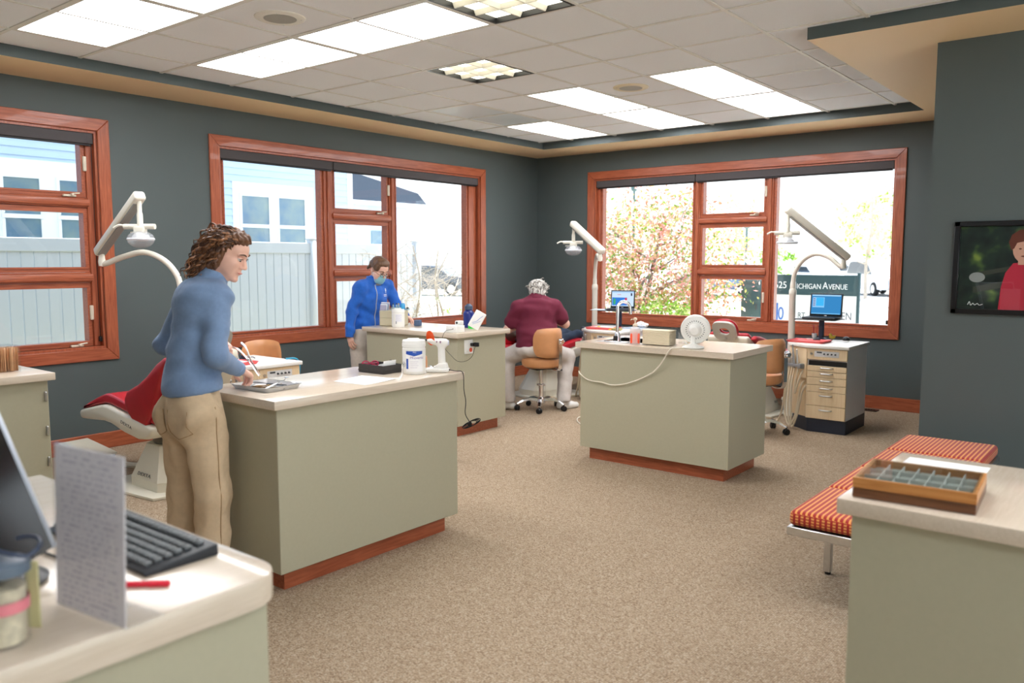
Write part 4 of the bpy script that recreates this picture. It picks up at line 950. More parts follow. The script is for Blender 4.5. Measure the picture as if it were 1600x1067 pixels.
    def hollow(mb, outer, inner, z0, z1, M):
        k = len(outer); vv = []
        for z in (z0, z1):
            vv += [(x, y, z) for x, y in outer]+[(x, y, z) for x, y in inner]
        ff = []
        for i in range(k):
            j = (i+1) % k
            ff += [(i, k+i, k+j, j), (2*k+i, 2*k+j, 3*k+j, 3*k+i), (i, j, 2*k+j, 2*k+i), (k+i, 3*k+i, 3*k+j, k+j)]
        mb.add([M @ Vector(p) for p in vv], ff); return mb
    an = [2*PI*i/24+PI/8 for i in range(24)]
    sup = lambda a, A, B, e: (A*math.copysign(abs(math.cos(a))**e, math.cos(a)), B*math.copysign(abs(math.sin(a))**e, math.sin(a)))
    oct_ = [sup(a, 0.118, 0.105, 0.62) for a in an]; hole = [(0.055*math.cos(a), 0.040*math.sin(a)) for a in an]
    hollow(MB(), oct_, hole, -0.030, -0.005, MHd).obj('headrest_plate', pbr('headrest_grey', (190, 186, 176), 0.4), r)
    cs = MB()
    for zz in range(5):
        pass
    ringp = []
    K = 24
    vv = []; ff = []
    for i, a in enumerate(an):
        o = Vector((*sup(a, 0.128, 0.115, 0.8), 0)); q = Vector((*hole[i], 0)); m = (o+q)/2; hw = (o-q).length/2; dv = (o-q).normalized()
        for j in range(8):
            b2 = 2*PI*j/8; vv.append(MHd @ (m+dv*hw*math.cos(b2)+Vector((0, 0, 0.018+0.028*math.sin(b2)))))
    for i in range(K):
        for j in range(8): ff.append((i*8+j, i*8+(j+1) % 8, ((i+1) % K)*8+(j+1) % 8, ((i+1) % K)*8+j))
    MB().add(vv, ff, True).obj('headrest_pad', RED, r)
    MB().tube([MBk @ Vector((-0.50, 0, 0.93)), MBk @ Vector((-0.575, 0, 0.985+head_dz*0.5)), MHd @ Vector((0, -0.07, -0.028))], 0.016, 8).obj('headrest_arm', STEEL, r)
    return r
chair_l = dental_chair('red dental chair with cream shell on the left, beside the woman in the blue-grey pullover', (1.50, -6.25), PI)
chair_m = dental_chair('red dental chair in the far corner with the patient lying on it', (1.22, -1.47), math.atan2(0.99, 0.12), 0.03, 0.80, 0.0)
chair_r = dental_chair('red dental chair behind the sink counter whose round headrest shows beside the fan', (3.57, -0.97), PI/2, 0, 0.36, 0.0)
# foot controls, junction boxes and floor tubes
def jbox(lab, loc, rz, pts, name='floor_box'):
    r = thing(name, lab, 'junction box', (*loc, 0), rz, 'floor junction boxes')
    MB().prism([(-0.20, 0.0), (0.20, 0.0), (0.20, 0.08), (-0.20, 0.13)], -0.11, 0.11, 1, bevel=0.006).obj('body', PLBL, r)
    MB().prism([(-0.21, 0.13), (0.21, 0.08), (0.21, 0.10), (-0.20, 0.16)], -0.12, 0.12, 1, bevel=0.008).obj('lid', CREAM, r)
    MB().tube(bez(pts, 6), 0.022, 8).obj('conduit', CREAM, r)
    return r
jbox('cream-lidded grey junction box on the carpet in front of the left red chair', (0.42, -6.35), 0.1, [(0.19, 0.02, 0.05), (0.35, 0.06, 0.035), (0.58, 0.07, 0.05), (0.80, 0.08, 0.10)])
jbox('grey-blue junction box on the carpet behind the right stool', (3.93, -0.62), PI/2, [(0.19, 0.02, 0.05), (0.30, 0.05, 0.03), (0.42, 0.12, 0.03)])
jbox('grey-blue junction box by the far corner chair, mostly behind the sink counter', (1.95, -0.55), 0.4, [(-0.19, 0.0, 0.05), (-0.3, -0.08, 0.03), (-0.42, -0.2, 0.03)])
# ================================================================== PEOPLE
def surfnet(F, org, res):
    s = F < 0; nx, ny, nz = F.shape
    cnt = np.zeros((nx-1, ny-1, nz-1), np.int8)
    for i in (0, 1):
        for j in (0, 1):
            for k in (0, 1): cnt += s[i:nx-1+i, j:ny-1+j, k:nz-1+k]
    act = np.argwhere((cnt > 0) & (cnt < 8)); idx = -np.ones(cnt.shape, np.int64); idx[tuple(act.T)] = np.arange(len(act))
    pos = np.zeros((len(act), 3)); num = np.zeros(len(act))
    cor = [(i, j, k) for i in (0, 1) for j in (0, 1) for k in (0, 1)]
    val = {c: F[act[:, 0]+c[0], act[:, 1]+c[1], act[:, 2]+c[2]] for c in cor}
    for a in cor:
        for ax in range(3):
            if a[ax] == 0:
                b = list(a); b[ax] = 1; b = tuple(b); fa, fb = val[a], val[b]; m = (fa < 0) != (fb < 0)
                t = np.where(m, fa/np.where(m, fa-fb, 1), 0); p = np.array(a, float)[None]+t[:, None]*(np.array(b)-np.array(a))[None]
                pos += np.where(m[:, None], p, 0); num += m
    V = np.array(org)+(act+pos/num[:, None])*res
    faces = []
    for ax in range(3):
        u, w = (ax+1) % 3, (ax+2) % 3
        lo = [slice(None)]*3; hi = [slice(None)]*3; lo[ax] = slice(0, -1); hi[ax] = slice(1, None)
        e = np.argwhere(s[tuple(lo)] != s[tuple(hi)])
        e = e[(e[:, u] > 0) & (e[:, w] > 0) & (e[:, u] < F.shape[u]-1) & (e[:, w] < F.shape[w]-1)]
        if not len(e): continue
        ins = s[tuple(e.T)]
        def cell(du, dw):
            q = e.copy(); q[:, u] -= du; q[:, w] -= dw; return idx[tuple(q.T)]
        Q = np.stack([cell(1, 1), cell(0, 1), cell(0, 0), cell(1, 0)], 1)
        Q[~ins] = Q[~ins][:, ::-1]; faces.append(Q)
    Q = np.concatenate(faces); Q = Q[(Q >= 0).all(1)]
    return V, Q
def sdf(prims, res, cuts=(), wr=0.0, wf=45.0, wseed=0, waniso=(1, 1, 1), lump=None):
    P = []
    for p in prims:
        if p[0] == 'c': a, b, ra, rb = np.array(p[1], float), np.array(p[2], float), p[3], p[4]; lo = np.minimum(a-ra, b-rb); hi = np.maximum(a+ra, b+rb)
        else: c = np.array(p[1], float); m = max(p[2]); lo = c-m; hi = c+m
        P.append((p, lo, hi))
    pad = 4*res+wr+(lump[0] if lump else 0)
    LO = np.min([x[1] for x in P], 0)-pad; HI = np.max([x[2] for x in P], 0)+pad
    n = np.ceil((HI-LO)/res).astype(int)+1
    F = np.full(n, 0.2)
    ax = [LO[i]+np.arange(n[i])*res for i in range(3)]
    for p, lo, hi in P:
        k = p[-1]; mg = 0.06+k
        i0 = np.maximum(0, ((lo-mg-LO)/res).astype(int)); i1 = np.minimum(n, ((hi+mg-LO)/res).astype(int)+2)
        X, Y, Z = np.meshgrid(*[ax[i][i0[i]:i1[i]] for i in range(3)], indexing='ij'); Q = np.stack([X, Y, Z], -1)
        if p[0] in ('c',):
            a, b, ra, rb = np.array(p[1], float), np.array(p[2], float), p[3], p[4]; d = b-a; L = max(d@d, 1e-9)
            t = np.clip(((Q-a)@d)/L, 0, 1); D = np.linalg.norm(Q-a-t[..., None]*d, axis=-1)-(ra+t*(rb-ra))
        else:
            q = Q-np.array(p[1], float); R = p[3]
            if R is not None: q = q@np.array(R)
            r = np.array(p[2]); k0 = np.linalg.norm(q/r, axis=-1); k1 = np.linalg.norm(q/r**2, axis=-1); D = k0*(k0-1)/np.maximum(k1, 1e-6)
        sl = tuple(slice(i0[i], i1[i]) for i in range(3)); G = F[sl]
        if p[0] == 's':
            h = np.clip(0.5-0.5*(G+D)/k, 0, 1); F[sl] = G+(-D-G)*h+k*h*(1-h)
        else:
            h = np.clip(0.5+0.5*(G-D)/k, 0, 1); F[sl] = G*(1-h)+D*h-k*h*(1-h)
    if wr > 0 or cuts or lump:
        X, Y, Z = np.meshgrid(*ax, indexing='ij'); Q = np.stack([X, Y, Z], -1)
        if wr > 0:
            g = np.random.default_rng(wseed); s_ = 0
            for _ in range(7):
                d = g.normal(size=3)*np.array(waniso); d /= np.linalg.norm(d); s_ = s_+np.sin(Q@d*wf*(0.5+g.random())+g.random()*6+1.5*np.sin(Q@g.normal(size=3)*wf*0.3))
            F = F+wr*s_/3
        if lump:
            g = np.random.default_rng(5); s_ = 0
            for _ in range(6): s_ = s_+np.abs(np.sin(Q@g.normal(size=3)*lump[1]+g.random()*6))
            F = F+lump[0]*(s_/6-0.6)
        for (pt, nr) in cuts:
            nr = np.array(nr, float); nr /= np.linalg.norm(nr); F = np.maximum(F, (Q-np.array(pt))@nr)
    return surfnet(F, LO, res)
def mesh_from(name, parts, mats, smooth=True):
    """parts: list of (V, Q, material index)"""
    vs_ = []; fs = []; mi = []; o = 0
    for V, Q, m in parts:
        vs_.append(np.asarray(V)); fs.append(np.asarray(Q)+o); mi.append(np.full(len(Q), m)); o += len(V)
    V = np.concatenate(vs_); Q = np.concatenate(fs); mi = np.concatenate(mi)
    me = bpy.data.meshes.new(name); me.vertices.add(len(V)); me.vertices.foreach_set('co', V.astype(np.float32).ravel())
    me.loops.add(Q.size); me.loops.foreach_set('vertex_index', Q.astype(np.int32).ravel()); me.polygons.add(len(Q))
    me.polygons.foreach_set('loop_start', np.arange(0, Q.size, 4, dtype=np.int32)); me.polygons.foreach_set('loop_total', np.full(len(Q), 4, np.int32))
    me.polygons.foreach_set('material_index', mi.astype(np.int32)); me.polygons.foreach_set('use_smooth', np.ones(len(Q), bool))
    for m in mats: me.materials.append(m)
    me.update(); me.validate(); return me
def put(name, me, parent, **kw):
    o = bpy.data.objects.new(name, me); COL.objects.link(o); o.parent = parent
    for k, v in kw.items(): o[k] = v
    return o
A_ = lambda *p: np.array(p, float)
def unit_(v): v = np.asarray(v, float); return v/np.linalg.norm(v)
def frame_from(fwd, up=(0, 0, 1)):
    f = unit_(fwd); r_ = unit_(np.cross(f, up)); u = np.cross(r_, f); return np.stack([r_, f, u], 1)   # columns right, forward, up
def head_prims(R, c, s=1.0, ear=True):
    T = lambda x, y, z: c+R@A_(x, y, z)*s
    E = lambda p, r, k=0.012: ('e', T(*p), tuple(x*s for x in r), R, k)
    P = [E((0, -0.012, 0.038), (0.072, 0.092, 0.080)), E((0, 0.030, -0.025), (0.058, 0.062, 0.082), 0.02), E((0, 0.040, -0.078), (0.044, 0.044, 0.034), 0.025), E((0, 0.058, 0.045), (0.055, 0.035, 0.04), 0.02)]
    P += [E((sx_*0.036, 0.062, -0.018), (0.026, 0.026, 0.024), 0.015) for sx_ in (-1, 1)]
    P += [E((sx_*0.046, 0.036, -0.046), (0.022, 0.042, 0.040), 0.02) for sx_ in (-1, 1)]
    P += [('s', T(sx_*0.031, 0.099, 0.010), tuple(x*s for x in (0.019, 0.016, 0.012)), R, 0.010) for sx_ in (-1, 1)]
    P += [('c', T(0, 0.088, 0.016), T(0, 0.108, -0.024), 0.008*s, 0.011*s, 0.010), E((0, 0.105, -0.027), (0.013, 0.012, 0.009), 0.006)]
    P += [E((sx_*0.012, 0.096, -0.030), (0.008, 0.009, 0.007), 0.005) for sx_ in (-1, 1)]
    P += [E((0, 0.088, -0.056), (0.021, 0.012, 0.0058), 0.004), E((0, 0.087, -0.066), (0.019, 0.012, 0.0062), 0.004), E((0, 0.078, -0.096), (0.020, 0.018, 0.016), 0.012)]
    P += [('c', T(sx_*0.014, 0.094, 0.030), T(sx_*0.046, 0.080, 0.028), 0.006*s, 0.005*s, 0.008) for sx_ in (-1, 1)]
    if ear: P += [E((sx_*0.074, -0.012, -0.008), (0.010, 0.018, 0.031), 0.006) for sx_ in (-1, 1)]
    return P
def hand(wrist, fdir, dorsum, side, curl=(0.4, 0.5, 0.4), spread=0.05, thumb=0.5, s=1.0, curls=None):
    """fdir = direction wrist -> knuckles, dorsum = back-of-hand normal, side +1 = thumb on +x of (fdir x dorsum)"""
    f = unit_(fdir); z = np.asarray(dorsum, float); z = unit_(z-f*(z@f)); x = np.cross(f, z)*side
    W = np.asarray(wrist, float); T = lambda a, b, c: W+(x*a+f*b+z*c)*s
    P = [('c', T(0, -0.03, 0), T(0, 0.01, 0), 0.024*s, 0.024*s, 0.012)]
    kn = [(0.027, 0.086, 0.0), (0.009, 0.092, 0.003), (-0.010, 0.088, 0.002), (-0.027, 0.078, -0.002)]
    for a, b, c in kn: P.append(('c', T(a*0.55, 0.012, 0), T(a, b-0.006, c), 0.015*s, 0.0115*s, 0.010))
    L = [(0.042, 0.025, 0.020), (0.047, 0.029, 0.021), (0.043, 0.027, 0.020), (0.034, 0.020, 0.018)]
    for i, (a, b, c) in enumerate(kn):
        ang = 0; p = T(a, b, c); cu = curls[i] if curls else curl
        lat = (1.5-i)*spread
        for j in range(3):
            ang += cu[j]; d = f*math.cos(ang)-z*math.sin(ang)+x*lat*(1 if j == 0 else 0.4); d = unit_(d); q = p+d*L[i][j]*s
            P.append(('c', p, q, (0.0092-0.0008*j)*s, (0.0086-0.0009*j)*s, 0.0035)); p = q
    t0 = T(0.020, 0.020, -0.006); t1 = t0+(x*0.030+f*0.030-z*0.012*(1+thumb))*s; t2 = t1+(x*(0.018-0.026*thumb)+f*0.026-z*0.014*(0.5+thumb))*s; t3 = t2+(x*(0.006-0.03*thumb)+f*0.022-z*0.010*thumb)*s
    P += [('c', t0, t1, 0.016*s, 0.0115*s, 0.012), ('c', t1, t2, 0.0108*s, 0.0098*s, 0.004), ('c', t2, t3, 0.0098*s, 0.0078*s, 0.004)]
    V, Q = sdf(P, 0.0036*s); return V, Q, (t3, p)
IRIS = pbr('eye_dark', (40, 30, 26), 0.15); EYEW = pbr('eye_white', (236, 230, 224), 0.2); LIP = pbr('lip_rose', (186, 104, 96), 0.4); BROW = pbr('brow_brown', (84, 58, 42), 0.8)
def face_bits(root, R, c, s, brow, lid=0.0):
    T = lambda x, y, z: Vector(c+R@A_(x, y, z)*s)
    for sx_ in (-1, 1):
        ec = T(sx_*0.031, 0.0785, 0.009); e = MB().sph(ec, 0.0120*s, 12).obj('eye', EYEW, root)
        MB().sph(T(sx_*0.031, 0.0872, 0.006-lid), 0.0050*s, 8).obj('iris', IRIS, e)
        bm = bmesh.new(); bmesh.ops.create_uvsphere(bm, u_segments=14, v_segments=12, radius=0.0130*s)
        bmesh.ops.delete(bm, geom=[v for v in bm.verts if v.co.z < (0.004 if lid == 0 else 0.0005)*s], context='VERTS')
        MB().bm(bm, M=Matrix.Translation(ec) @ Matrix([list(R[0]), list(R[1]), list(R[2])]).to_4x4()).obj('eyelid', SKIN, root)
        MB().tube([T(sx_*0.017, 0.0925, 0.014-lid), T(sx_*0.031, 0.0955, 0.0165-lid), T(sx_*0.045, 0.0865, 0.012-lid)], 0.0018*s, 5).obj('eyelash', BROW, root)
        MB().tube(bez([T(sx_*0.012, 0.0995, 0.030), T(sx_*0.030, 0.096, 0.036), T(sx_*0.050, 0.080, 0.030)], 3), [0.003*s, 0.0032*s, 0.0034*s, 0.0034*s, 0.003*s, 0.0024*s, 0.0016*s], 5).obj('eyebrow', brow, root)
    MB().tube(bez([T(-0.020, 0.0945, -0.0605), T(-0.008, 0.1000, -0.0585), T(0.0, 0.1005, -0.0595), T(0.008, 0.1000, -0.0585), T(0.020, 0.0945, -0.0605)], 3), [0.0012]+[0.0034*s]*11+[0.0012], 6).obj('lips', LIP, root)
def curls(root, name, R, c, s, n, rad, length, hr, wire, mats, zmin, seed, front=0.045, down=1.0, out=0.10, jit=0.22):
    """loose spiral locks rooted on the scalp and falling under gravity"""
    g = np.random.default_rng(seed); mb = MB()
    for i in range(n):
        while True:
            d = unit_(g.normal(size=3)); 
            if d[2] > zmin and not (d[1] > front and d[2] < 0.34+0.5*max(0.0, d[1]-0.25)): break
        p = A_(d[0]*rad[0], d[1]*rad[1]-0.012, d[2]*rad[2]+0.035); L = length*(0.6+0.7*g.random())*(0.45 if d[1] > -0.2 else 1.0); ph = g.random()*6.3; tw = (26+20*g.random()); pts = []
        t = unit_(np.cross(np.cross(d, A_(0, -0.55, -0.9)), d)+out*d+jit*g.normal(size=3))
        top = d[1] > 0.0 and d[2] > 0.35
        if top: t = unit_(A_(d[0]*1.6+0.3*g.normal(), -0.55, 0.05)+0.12*d+0.15*g.normal(size=3)); L *= 0.9
        m = 20
        for k in range(m+1):
            q = k/m; t = unit_(t+A_(0, -0.03, -(0.08 if top else 0.24)*down)+0.10*g.normal(size=3)); 
            pts.append(p.copy()); p = p+t*L/m
            # stay outside the head
            e = p-A_(0, -0.012, 0.035); kk = np.sqrt(((e/np.array(rad))**2).sum())
            if kk < 1.0 and p[2] > -0.03: p = A_(0, -0.012, 0.035)+e/kk
        hp = []
        for k, q in enumerate(pts):
            tt = unit_(pts[min(k+1, m)]-pts[max(k-1, 0)]); a = unit_(np.cross(tt, A_(0.3, 0.2, 1))); b = np.cross(tt, a); an = ph+tw*L*k/m*2.6
            hp.append(Vector(c+R@((q+(a*math.cos(an)+b*math.sin(an))*hr*(0.5+0.5*k/m))*s)))
        mb.tube(hp, [wire*(0.6+0.7*math.sin(PI*min(1, 0.15+k/m*0.95))) for k in range(m+1)], 5, mi=int(g.integers(len(mats))))
    mb.obj(name, mats, root)
from mathutils.bvhtree import BVHTree
def bvh_of(V, Q): return BVHTree.FromPolygons([tuple(map(float, v)) for v in V], [tuple(map(int, q)) for q in Q])
def patch(bvh, o, u, w, d, nu, nw, off=0.003, mask=None, th=0.0015):
    """grid o + u*a + w*b thrown along d onto a surface, lifted off by off"""
    mb = MB(); pts = {}
    for i in range(nu+1):
        for j in range(nw+1):
            p = Vector(o)+Vector(u)*(i/nu)+Vector(w)*(j/nw)
            if mask and not mask(i/nu, j/nw): continue
            h = bvh.ray_cast(p, Vector(d).normalized())
            if h[0] is not None: pts[i, j] = h[0]-Vector(d).normalized()*off
    vs_ = []; ix_ = {}
    for k, p in pts.items(): ix_[k] = len(vs_); vs_.append(p)
    fs = [(ix_[i, j], ix_[i+1, j], ix_[i+1, j+1], ix_[i, j+1]) for i in range(nu) for j in range(nw) if all(k in ix_ for k in ((i, j), (i+1, j), (i+1, j+1), (i, j+1)))]
    mb.add(vs_, fs, True); return mb
CHINO = pbr('chino_khaki', (204, 180, 148), 0.85, var=0.05, scale=40, bump=0.12, bscale=400)
CHINO2 = pbr('trouser_stone', (196, 186, 174), 0.85, var=0.05, scale=40, bump=0.2, bscale=400)
STITCH = pbr('stitch_tan', (160, 128, 90), 0.8)
SHOEW = pbr('shoe_white', (236, 236, 234), 0.5)
def shoe(root, ank, d, mat, name='shoe', sole=True):
    d = unit_(A_(d[0], d[1], 0)); a = A_(*ank); z0 = a[2]-0.062
    P = [('c', A_(a[0], a[1], z0+0.045)-d*0.045, A_(a[0], a[1], z0+0.04)+d*0.09, 0.040, 0.036, 0.02), ('c', A_(a[0], a[1], z0+0.035)+d*0.06, A_(a[0], a[1], z0+0.03)+d*0.165, 0.042, 0.033, 0.03), ('c', A_(a[0], a[1], z0+0.06), A_(a[0], a[1], z0+0.10), 0.042, 0.040, 0.02)]
    V, Q = sdf(P, 0.007, cuts=[((0, 0, z0), (0, 0, -1))]); me = mesh_from(name, [(V, Q, 0)], [mat]); return put(name, me, root)

# ---- woman sorting instruments at the near counter ------------------------------------
def woman_pullover():
    ox = A_(3.29, -7.13, 0)
    root = thing('person', 'person with curly brown hair in a blue-grey pullover and khaki trousers, sorting instruments', 'person', tuple(ox), 0)
    L = lambda x, y, z: A_(x, y, z)-ox
    pel = L(3.325, -7.115, 0.92); nk = L(3.345, -7.00, 1.485); hc = L(3.385, -6.945, 1.605)
    Rs, Ls = L(3.450, -7.035, 1.400), L(3.185, -7.02, 1.405); Re, Le = L(3.515, -7.105, 1.135), L(3.025, -7.075, 1.155)
    Rw, Lw = L(3.385, -6.90, 1.045), L(3.10, -6.86, 1.135)
    Rh = frame_from(A_(0.80, 0.52, -0.42))
    # skin: head, neck, hands, and a core under the clothes
    P = head_prims(Rh, hc)+[('c', hc+Rh@A_(0, -0.02, -0.06), nk+A_(0, -0.01, -0.05), 0.050, 0.056, 0.03)]
    hv = sdf(P, 0.0048)
    core = sdf([('c', pel+A_(0, 0, -0.02), nk+A_(0, -0.03, -0.10), 0.10, 0.085, 0.05), ('c', Rs, Re, 0.038, 0.034, 0.03), ('c', Re, Rw, 0.034, 0.024, 0.02), ('c', Ls, Le, 0.038, 0.034, 0.03), ('c', Le, Lw, 0.034, 0.024, 0.02), ('c', Rs, Ls, 0.045, 0.045, 0.04),
                ('c', pel+A_(0.09, 0, -0.05), pel+A_(0.10, 0, -0.84), 0.07, 0.04, 0.03), ('c', pel+A_(-0.09, 0, -0.05), pel+A_(-0.12, 0.02, -0.84), 0.07, 0.04, 0.03)], 0.014)
    rf = unit_(L(3.335, -6.77, 0.985)-Rw); rh = hand(Rw, rf, A_(0.35, 0.1, 1.0), -1, curls=[(0.5, 0.7, 0.4), (0.7, 0.7, 0.5), (0.9, 0.9, 0.6), (1.0, 1.0, 0.6)], thumb=0.7)
    lf = unit_(A_(0.85, 0.45, -0.02)); lh = hand(Lw, lf, A_(-0.35, 0.75, 0.6), 1, curls=[(0.7, 0.9, 0.5), (0.95, 1.1, 0.6), (1.0, 1.1, 0.6), (1.0, 1.1, 0.6)], thumb=0.6)
    put('body', mesh_from('woman_body', [(*hv, 0), (*core, 0), (rh[0], rh[1], 0), (lh[0], lh[1], 0)], [SKIN]), root)
    face_bits(root, Rh, hc, 1.0, BROW, 0.004)
    # pullover
    lean = frame_from(A_(0, 1, -0.10))
    yaw = np.array([[0.985, -0.17, 0], [0.17, 0.985, 0], [0, 0, 1.0]]).T
    ch, wa = L(3.328, -7.055, 1.31), L(3.315, -7.105, 1.10)
    T = [('e', ch, (0.158, 0.122, 0.175), yaw, 0.05), ('e', ch+A_(0, -0.012, 0.08), (0.150, 0.092, 0.10), yaw, 0.05), ('e', wa, (0.138, 0.112, 0.19), yaw, 0.06), ('e', pel+A_(0, 0.0, 0.06), (0.166, 0.132, 0.12), yaw, 0.05),
         ('c', Ls+A_(0.02, 0, 0), Rs-A_(0.02, 0, 0), 0.062, 0.062, 0.04), ('c', Rs, nk, 0.05, 0.055, 0.03), ('c', Ls, nk, 0.05, 0.055, 0.03)]
    T += [('c', Rs, Re, 0.061, 0.051, 0.035), ('c', Re, Rw+unit_(Re-Rw)*0.02, 0.051, 0.040, 0.03), ('c', Ls, Le, 0.061, 0.051, 0.035), ('c', Le, Lw+unit_(Le-Lw)*0.02, 0.051, 0.040, 0.03)]
    g = np.random.default_rng(3)
    BLUEG = pbr('knit_blue_grey', (116, 142, 178), 0.8, var=0.05, scale=60, bump=0.15, bscale=500, sheen=0.15)
    tv = sdf(T, 0.0085, cuts=[(pel+A_(0, 0, 0.035), A_(0.05, 0.1, -1))], wr=0.0042, wf=52, waniso=(0.6, 0.6, 1.4))
    sw = put('pullover', mesh_from('woman_pullover', [(*tv, 0)], [BLUEG]), root)
    # ribbed collar, cuffs and hem band
    def band(name, a, b, r0, r1, par, mat, k=0.01):
        V, Q = sdf([('c', a, b, r0, r1, k)], 0.006, cuts=[(a, np.asarray(a)-b), (b, np.asarray(b)-a)]); return put(name, mesh_from(name, [(V, Q, 0)], [mat]), par)
    up = unit_(hc-nk+A_(0, 0, 0.05)); band('collar', nk+up*(-0.015), nk+up*0.045, 0.073, 0.064, sw, BLUEG)
    band('cuff', Rw+unit_(Re-Rw)*0.045, Rw+unit_(Re-Rw)*-0.002, 0.040, 0.037, sw, BLUEG); band('cuff', Lw+unit_(Le-Lw)*0.045, Lw+unit_(Le-Lw)*-0.002, 0.040, 0.037, sw, BLUEG)
    bt = bvh_of(*tv)
    seam = []
    for k in range(16):
        z = 1.475-0.028*k; h = bt.ray_cast(Vector((0.035-0.004*k*0.6, -0.6, z)), Vector((0.0, 1, 0)))
        if h[0] is not None: seam.append(h[0]+Vector((0, 0.0015, 0)))
    if len(seam) > 3: MB().tube(seam, 0.003, 5).obj('back_seam', BLUEG, sw)
    # trousers
    B = [('e', pel+A_(0, 0, -0.02), (0.172, 0.122, 0.14), yaw, 0.05), ('e', pel+A_(0.075, -0.045, -0.09), (0.103, 0.092, 0.12), None, 0.05), ('e', pel+A_(-0.075, -0.045, -0.09), (0.103, 0.092, 0.12), None, 0.05)]
    for sx_, kx in ((1, 0.012), (-1, -0.028)):
        hip = pel+A_(sx_*0.092, 0, -0.10); kn = pel+A_(sx_*0.098+kx, 0.022, -0.47); an = pel+A_(sx_*0.105+kx, -0.01, -0.875)
        B += [('c', hip, kn, 0.098, 0.080, 0.03), ('c', kn, an, 0.080, 0.074, 0.03)]
    bv = sdf(B, 0.0085, cuts=[(pel+A_(0, 0, 0.062), A_(0, 0.08, 1)), (pel+A_(0, 0, -0.885), A_(0, 0, -1))], wr=0.0075, wf=52, wseed=4, waniso=(0.7, 0.7, 1.3))
    tr = put('trousers', mesh_from('woman_trousers', [(*bv, 0)], [CHINO]), root)
    bb = bvh_of(*bv)
    for sx_ in (1, -1):
        o = pel+A_(sx_*0.085-0.062, -0.4, -0.165); mk = lambda a, b: not (b < 0.22 and abs(a-0.5) > 0.28+b)
        patch(bb, o, (0.125, 0, 0), (0, 0, 0.135), (0, 1, 0), 12, 14, 0.0035, mk).obj('back_pocket', CHINO, tr)
        ol = []
        for (a, b) in ((0, 1), (0, 0.5), (0, 0.22), (0.25, 0.10), (0.5, 0.02), (0.75, 0.10), (1, 0.22), (1, 0.5), (1, 1)):
            h = bb.ray_cast(Vector(o)+Vector((0.125*a, 0, 0.135*b)), Vector((0, 1, 0)))
            if h[0] is not None: ol.append(h[0]-Vector((0, 0.0045, 0)))
        if len(ol) > 3: MB().tube(ol, 0.0018, 5).obj('pocket_stitch', STITCH, tr)
        fl = []
        for k in range(14):
            h = bb.ray_cast(Vector(pel)+Vector((sx_*0.6, 0.01, -0.02-0.06*k)), Vector((-sx_, 0, 0)))
            if h[0] is not None: fl.append(h[0]+Vector((sx_*0.0006, 0, 0)))
        MB().tube(fl, 0.0024, 5).obj('side_seam', STITCH, tr)
    MB().sph(Vector(pel+A_(0.150, -0.075, -0.03)), 0.006, 8).obj('rivet', STEEL, tr)
    for sx_, kx in ((1, 0.012), (-1, -0.028)):
        shoe(root, pel+A_(sx_*0.105+kx, -0.01, -0.855), A_(0.15, 1, 0), pbr('shoe_grey', (120, 116, 112), 0.6))
    # hair
    HB = [pbr('hair_brown_dark', (70, 44, 30), 0.45, var=0.2, scale=50), pbr('hair_brown', (104, 68, 44), 0.42, var=0.2, scale=50), pbr('hair_brown_light', (146, 100, 66), 0.4, var=0.2, scale=50)]
    T_ = lambda x, y, z: hc+Rh@A_(x, y, z)
    H = [('e', T_(0, -0.030, 0.048), (0.084, 0.098, 0.078), Rh, 0.03), ('e', T_(0, -0.075, -0.03), (0.082, 0.062, 0.085), Rh, 0.03), ('e', T_(0.070, -0.025, -0.025), (0.022, 0.045, 0.065), Rh, 0.02), ('e', T_(-0.070, -0.025, -0.025), (0.022, 0.045, 0.065), Rh, 0.02), ('e', T_(0, 0.03, 0.095), (0.07, 0.055, 0.035), Rh, 0.03)]
    hv2 = sdf(H, 0.005, lump=(0.026, 85))
    hr_ = put('hair', mesh_from('woman_hair', [(*hv2, 0)], [HB[1]]), root)
    curls(hr_, 'curl', Rh, hc, 1.0, 700, (0.091, 0.104, 0.090), 0.165, 0.0105, 0.0042, HB, -0.55, 11, 0.16, 1.15, 0.10, 0.18)
    MB().rbox(0.02, 0.10, -0.012, 0.012, -0.008, 0.008, 0.005, 2).mesh('x', BLACK) if False else None
    return root, {'Rw': Rw+ox, 'Lw': Lw+ox, 'lh': lh[2], 'ox': ox}
WA, WAJ = woman_pullover()

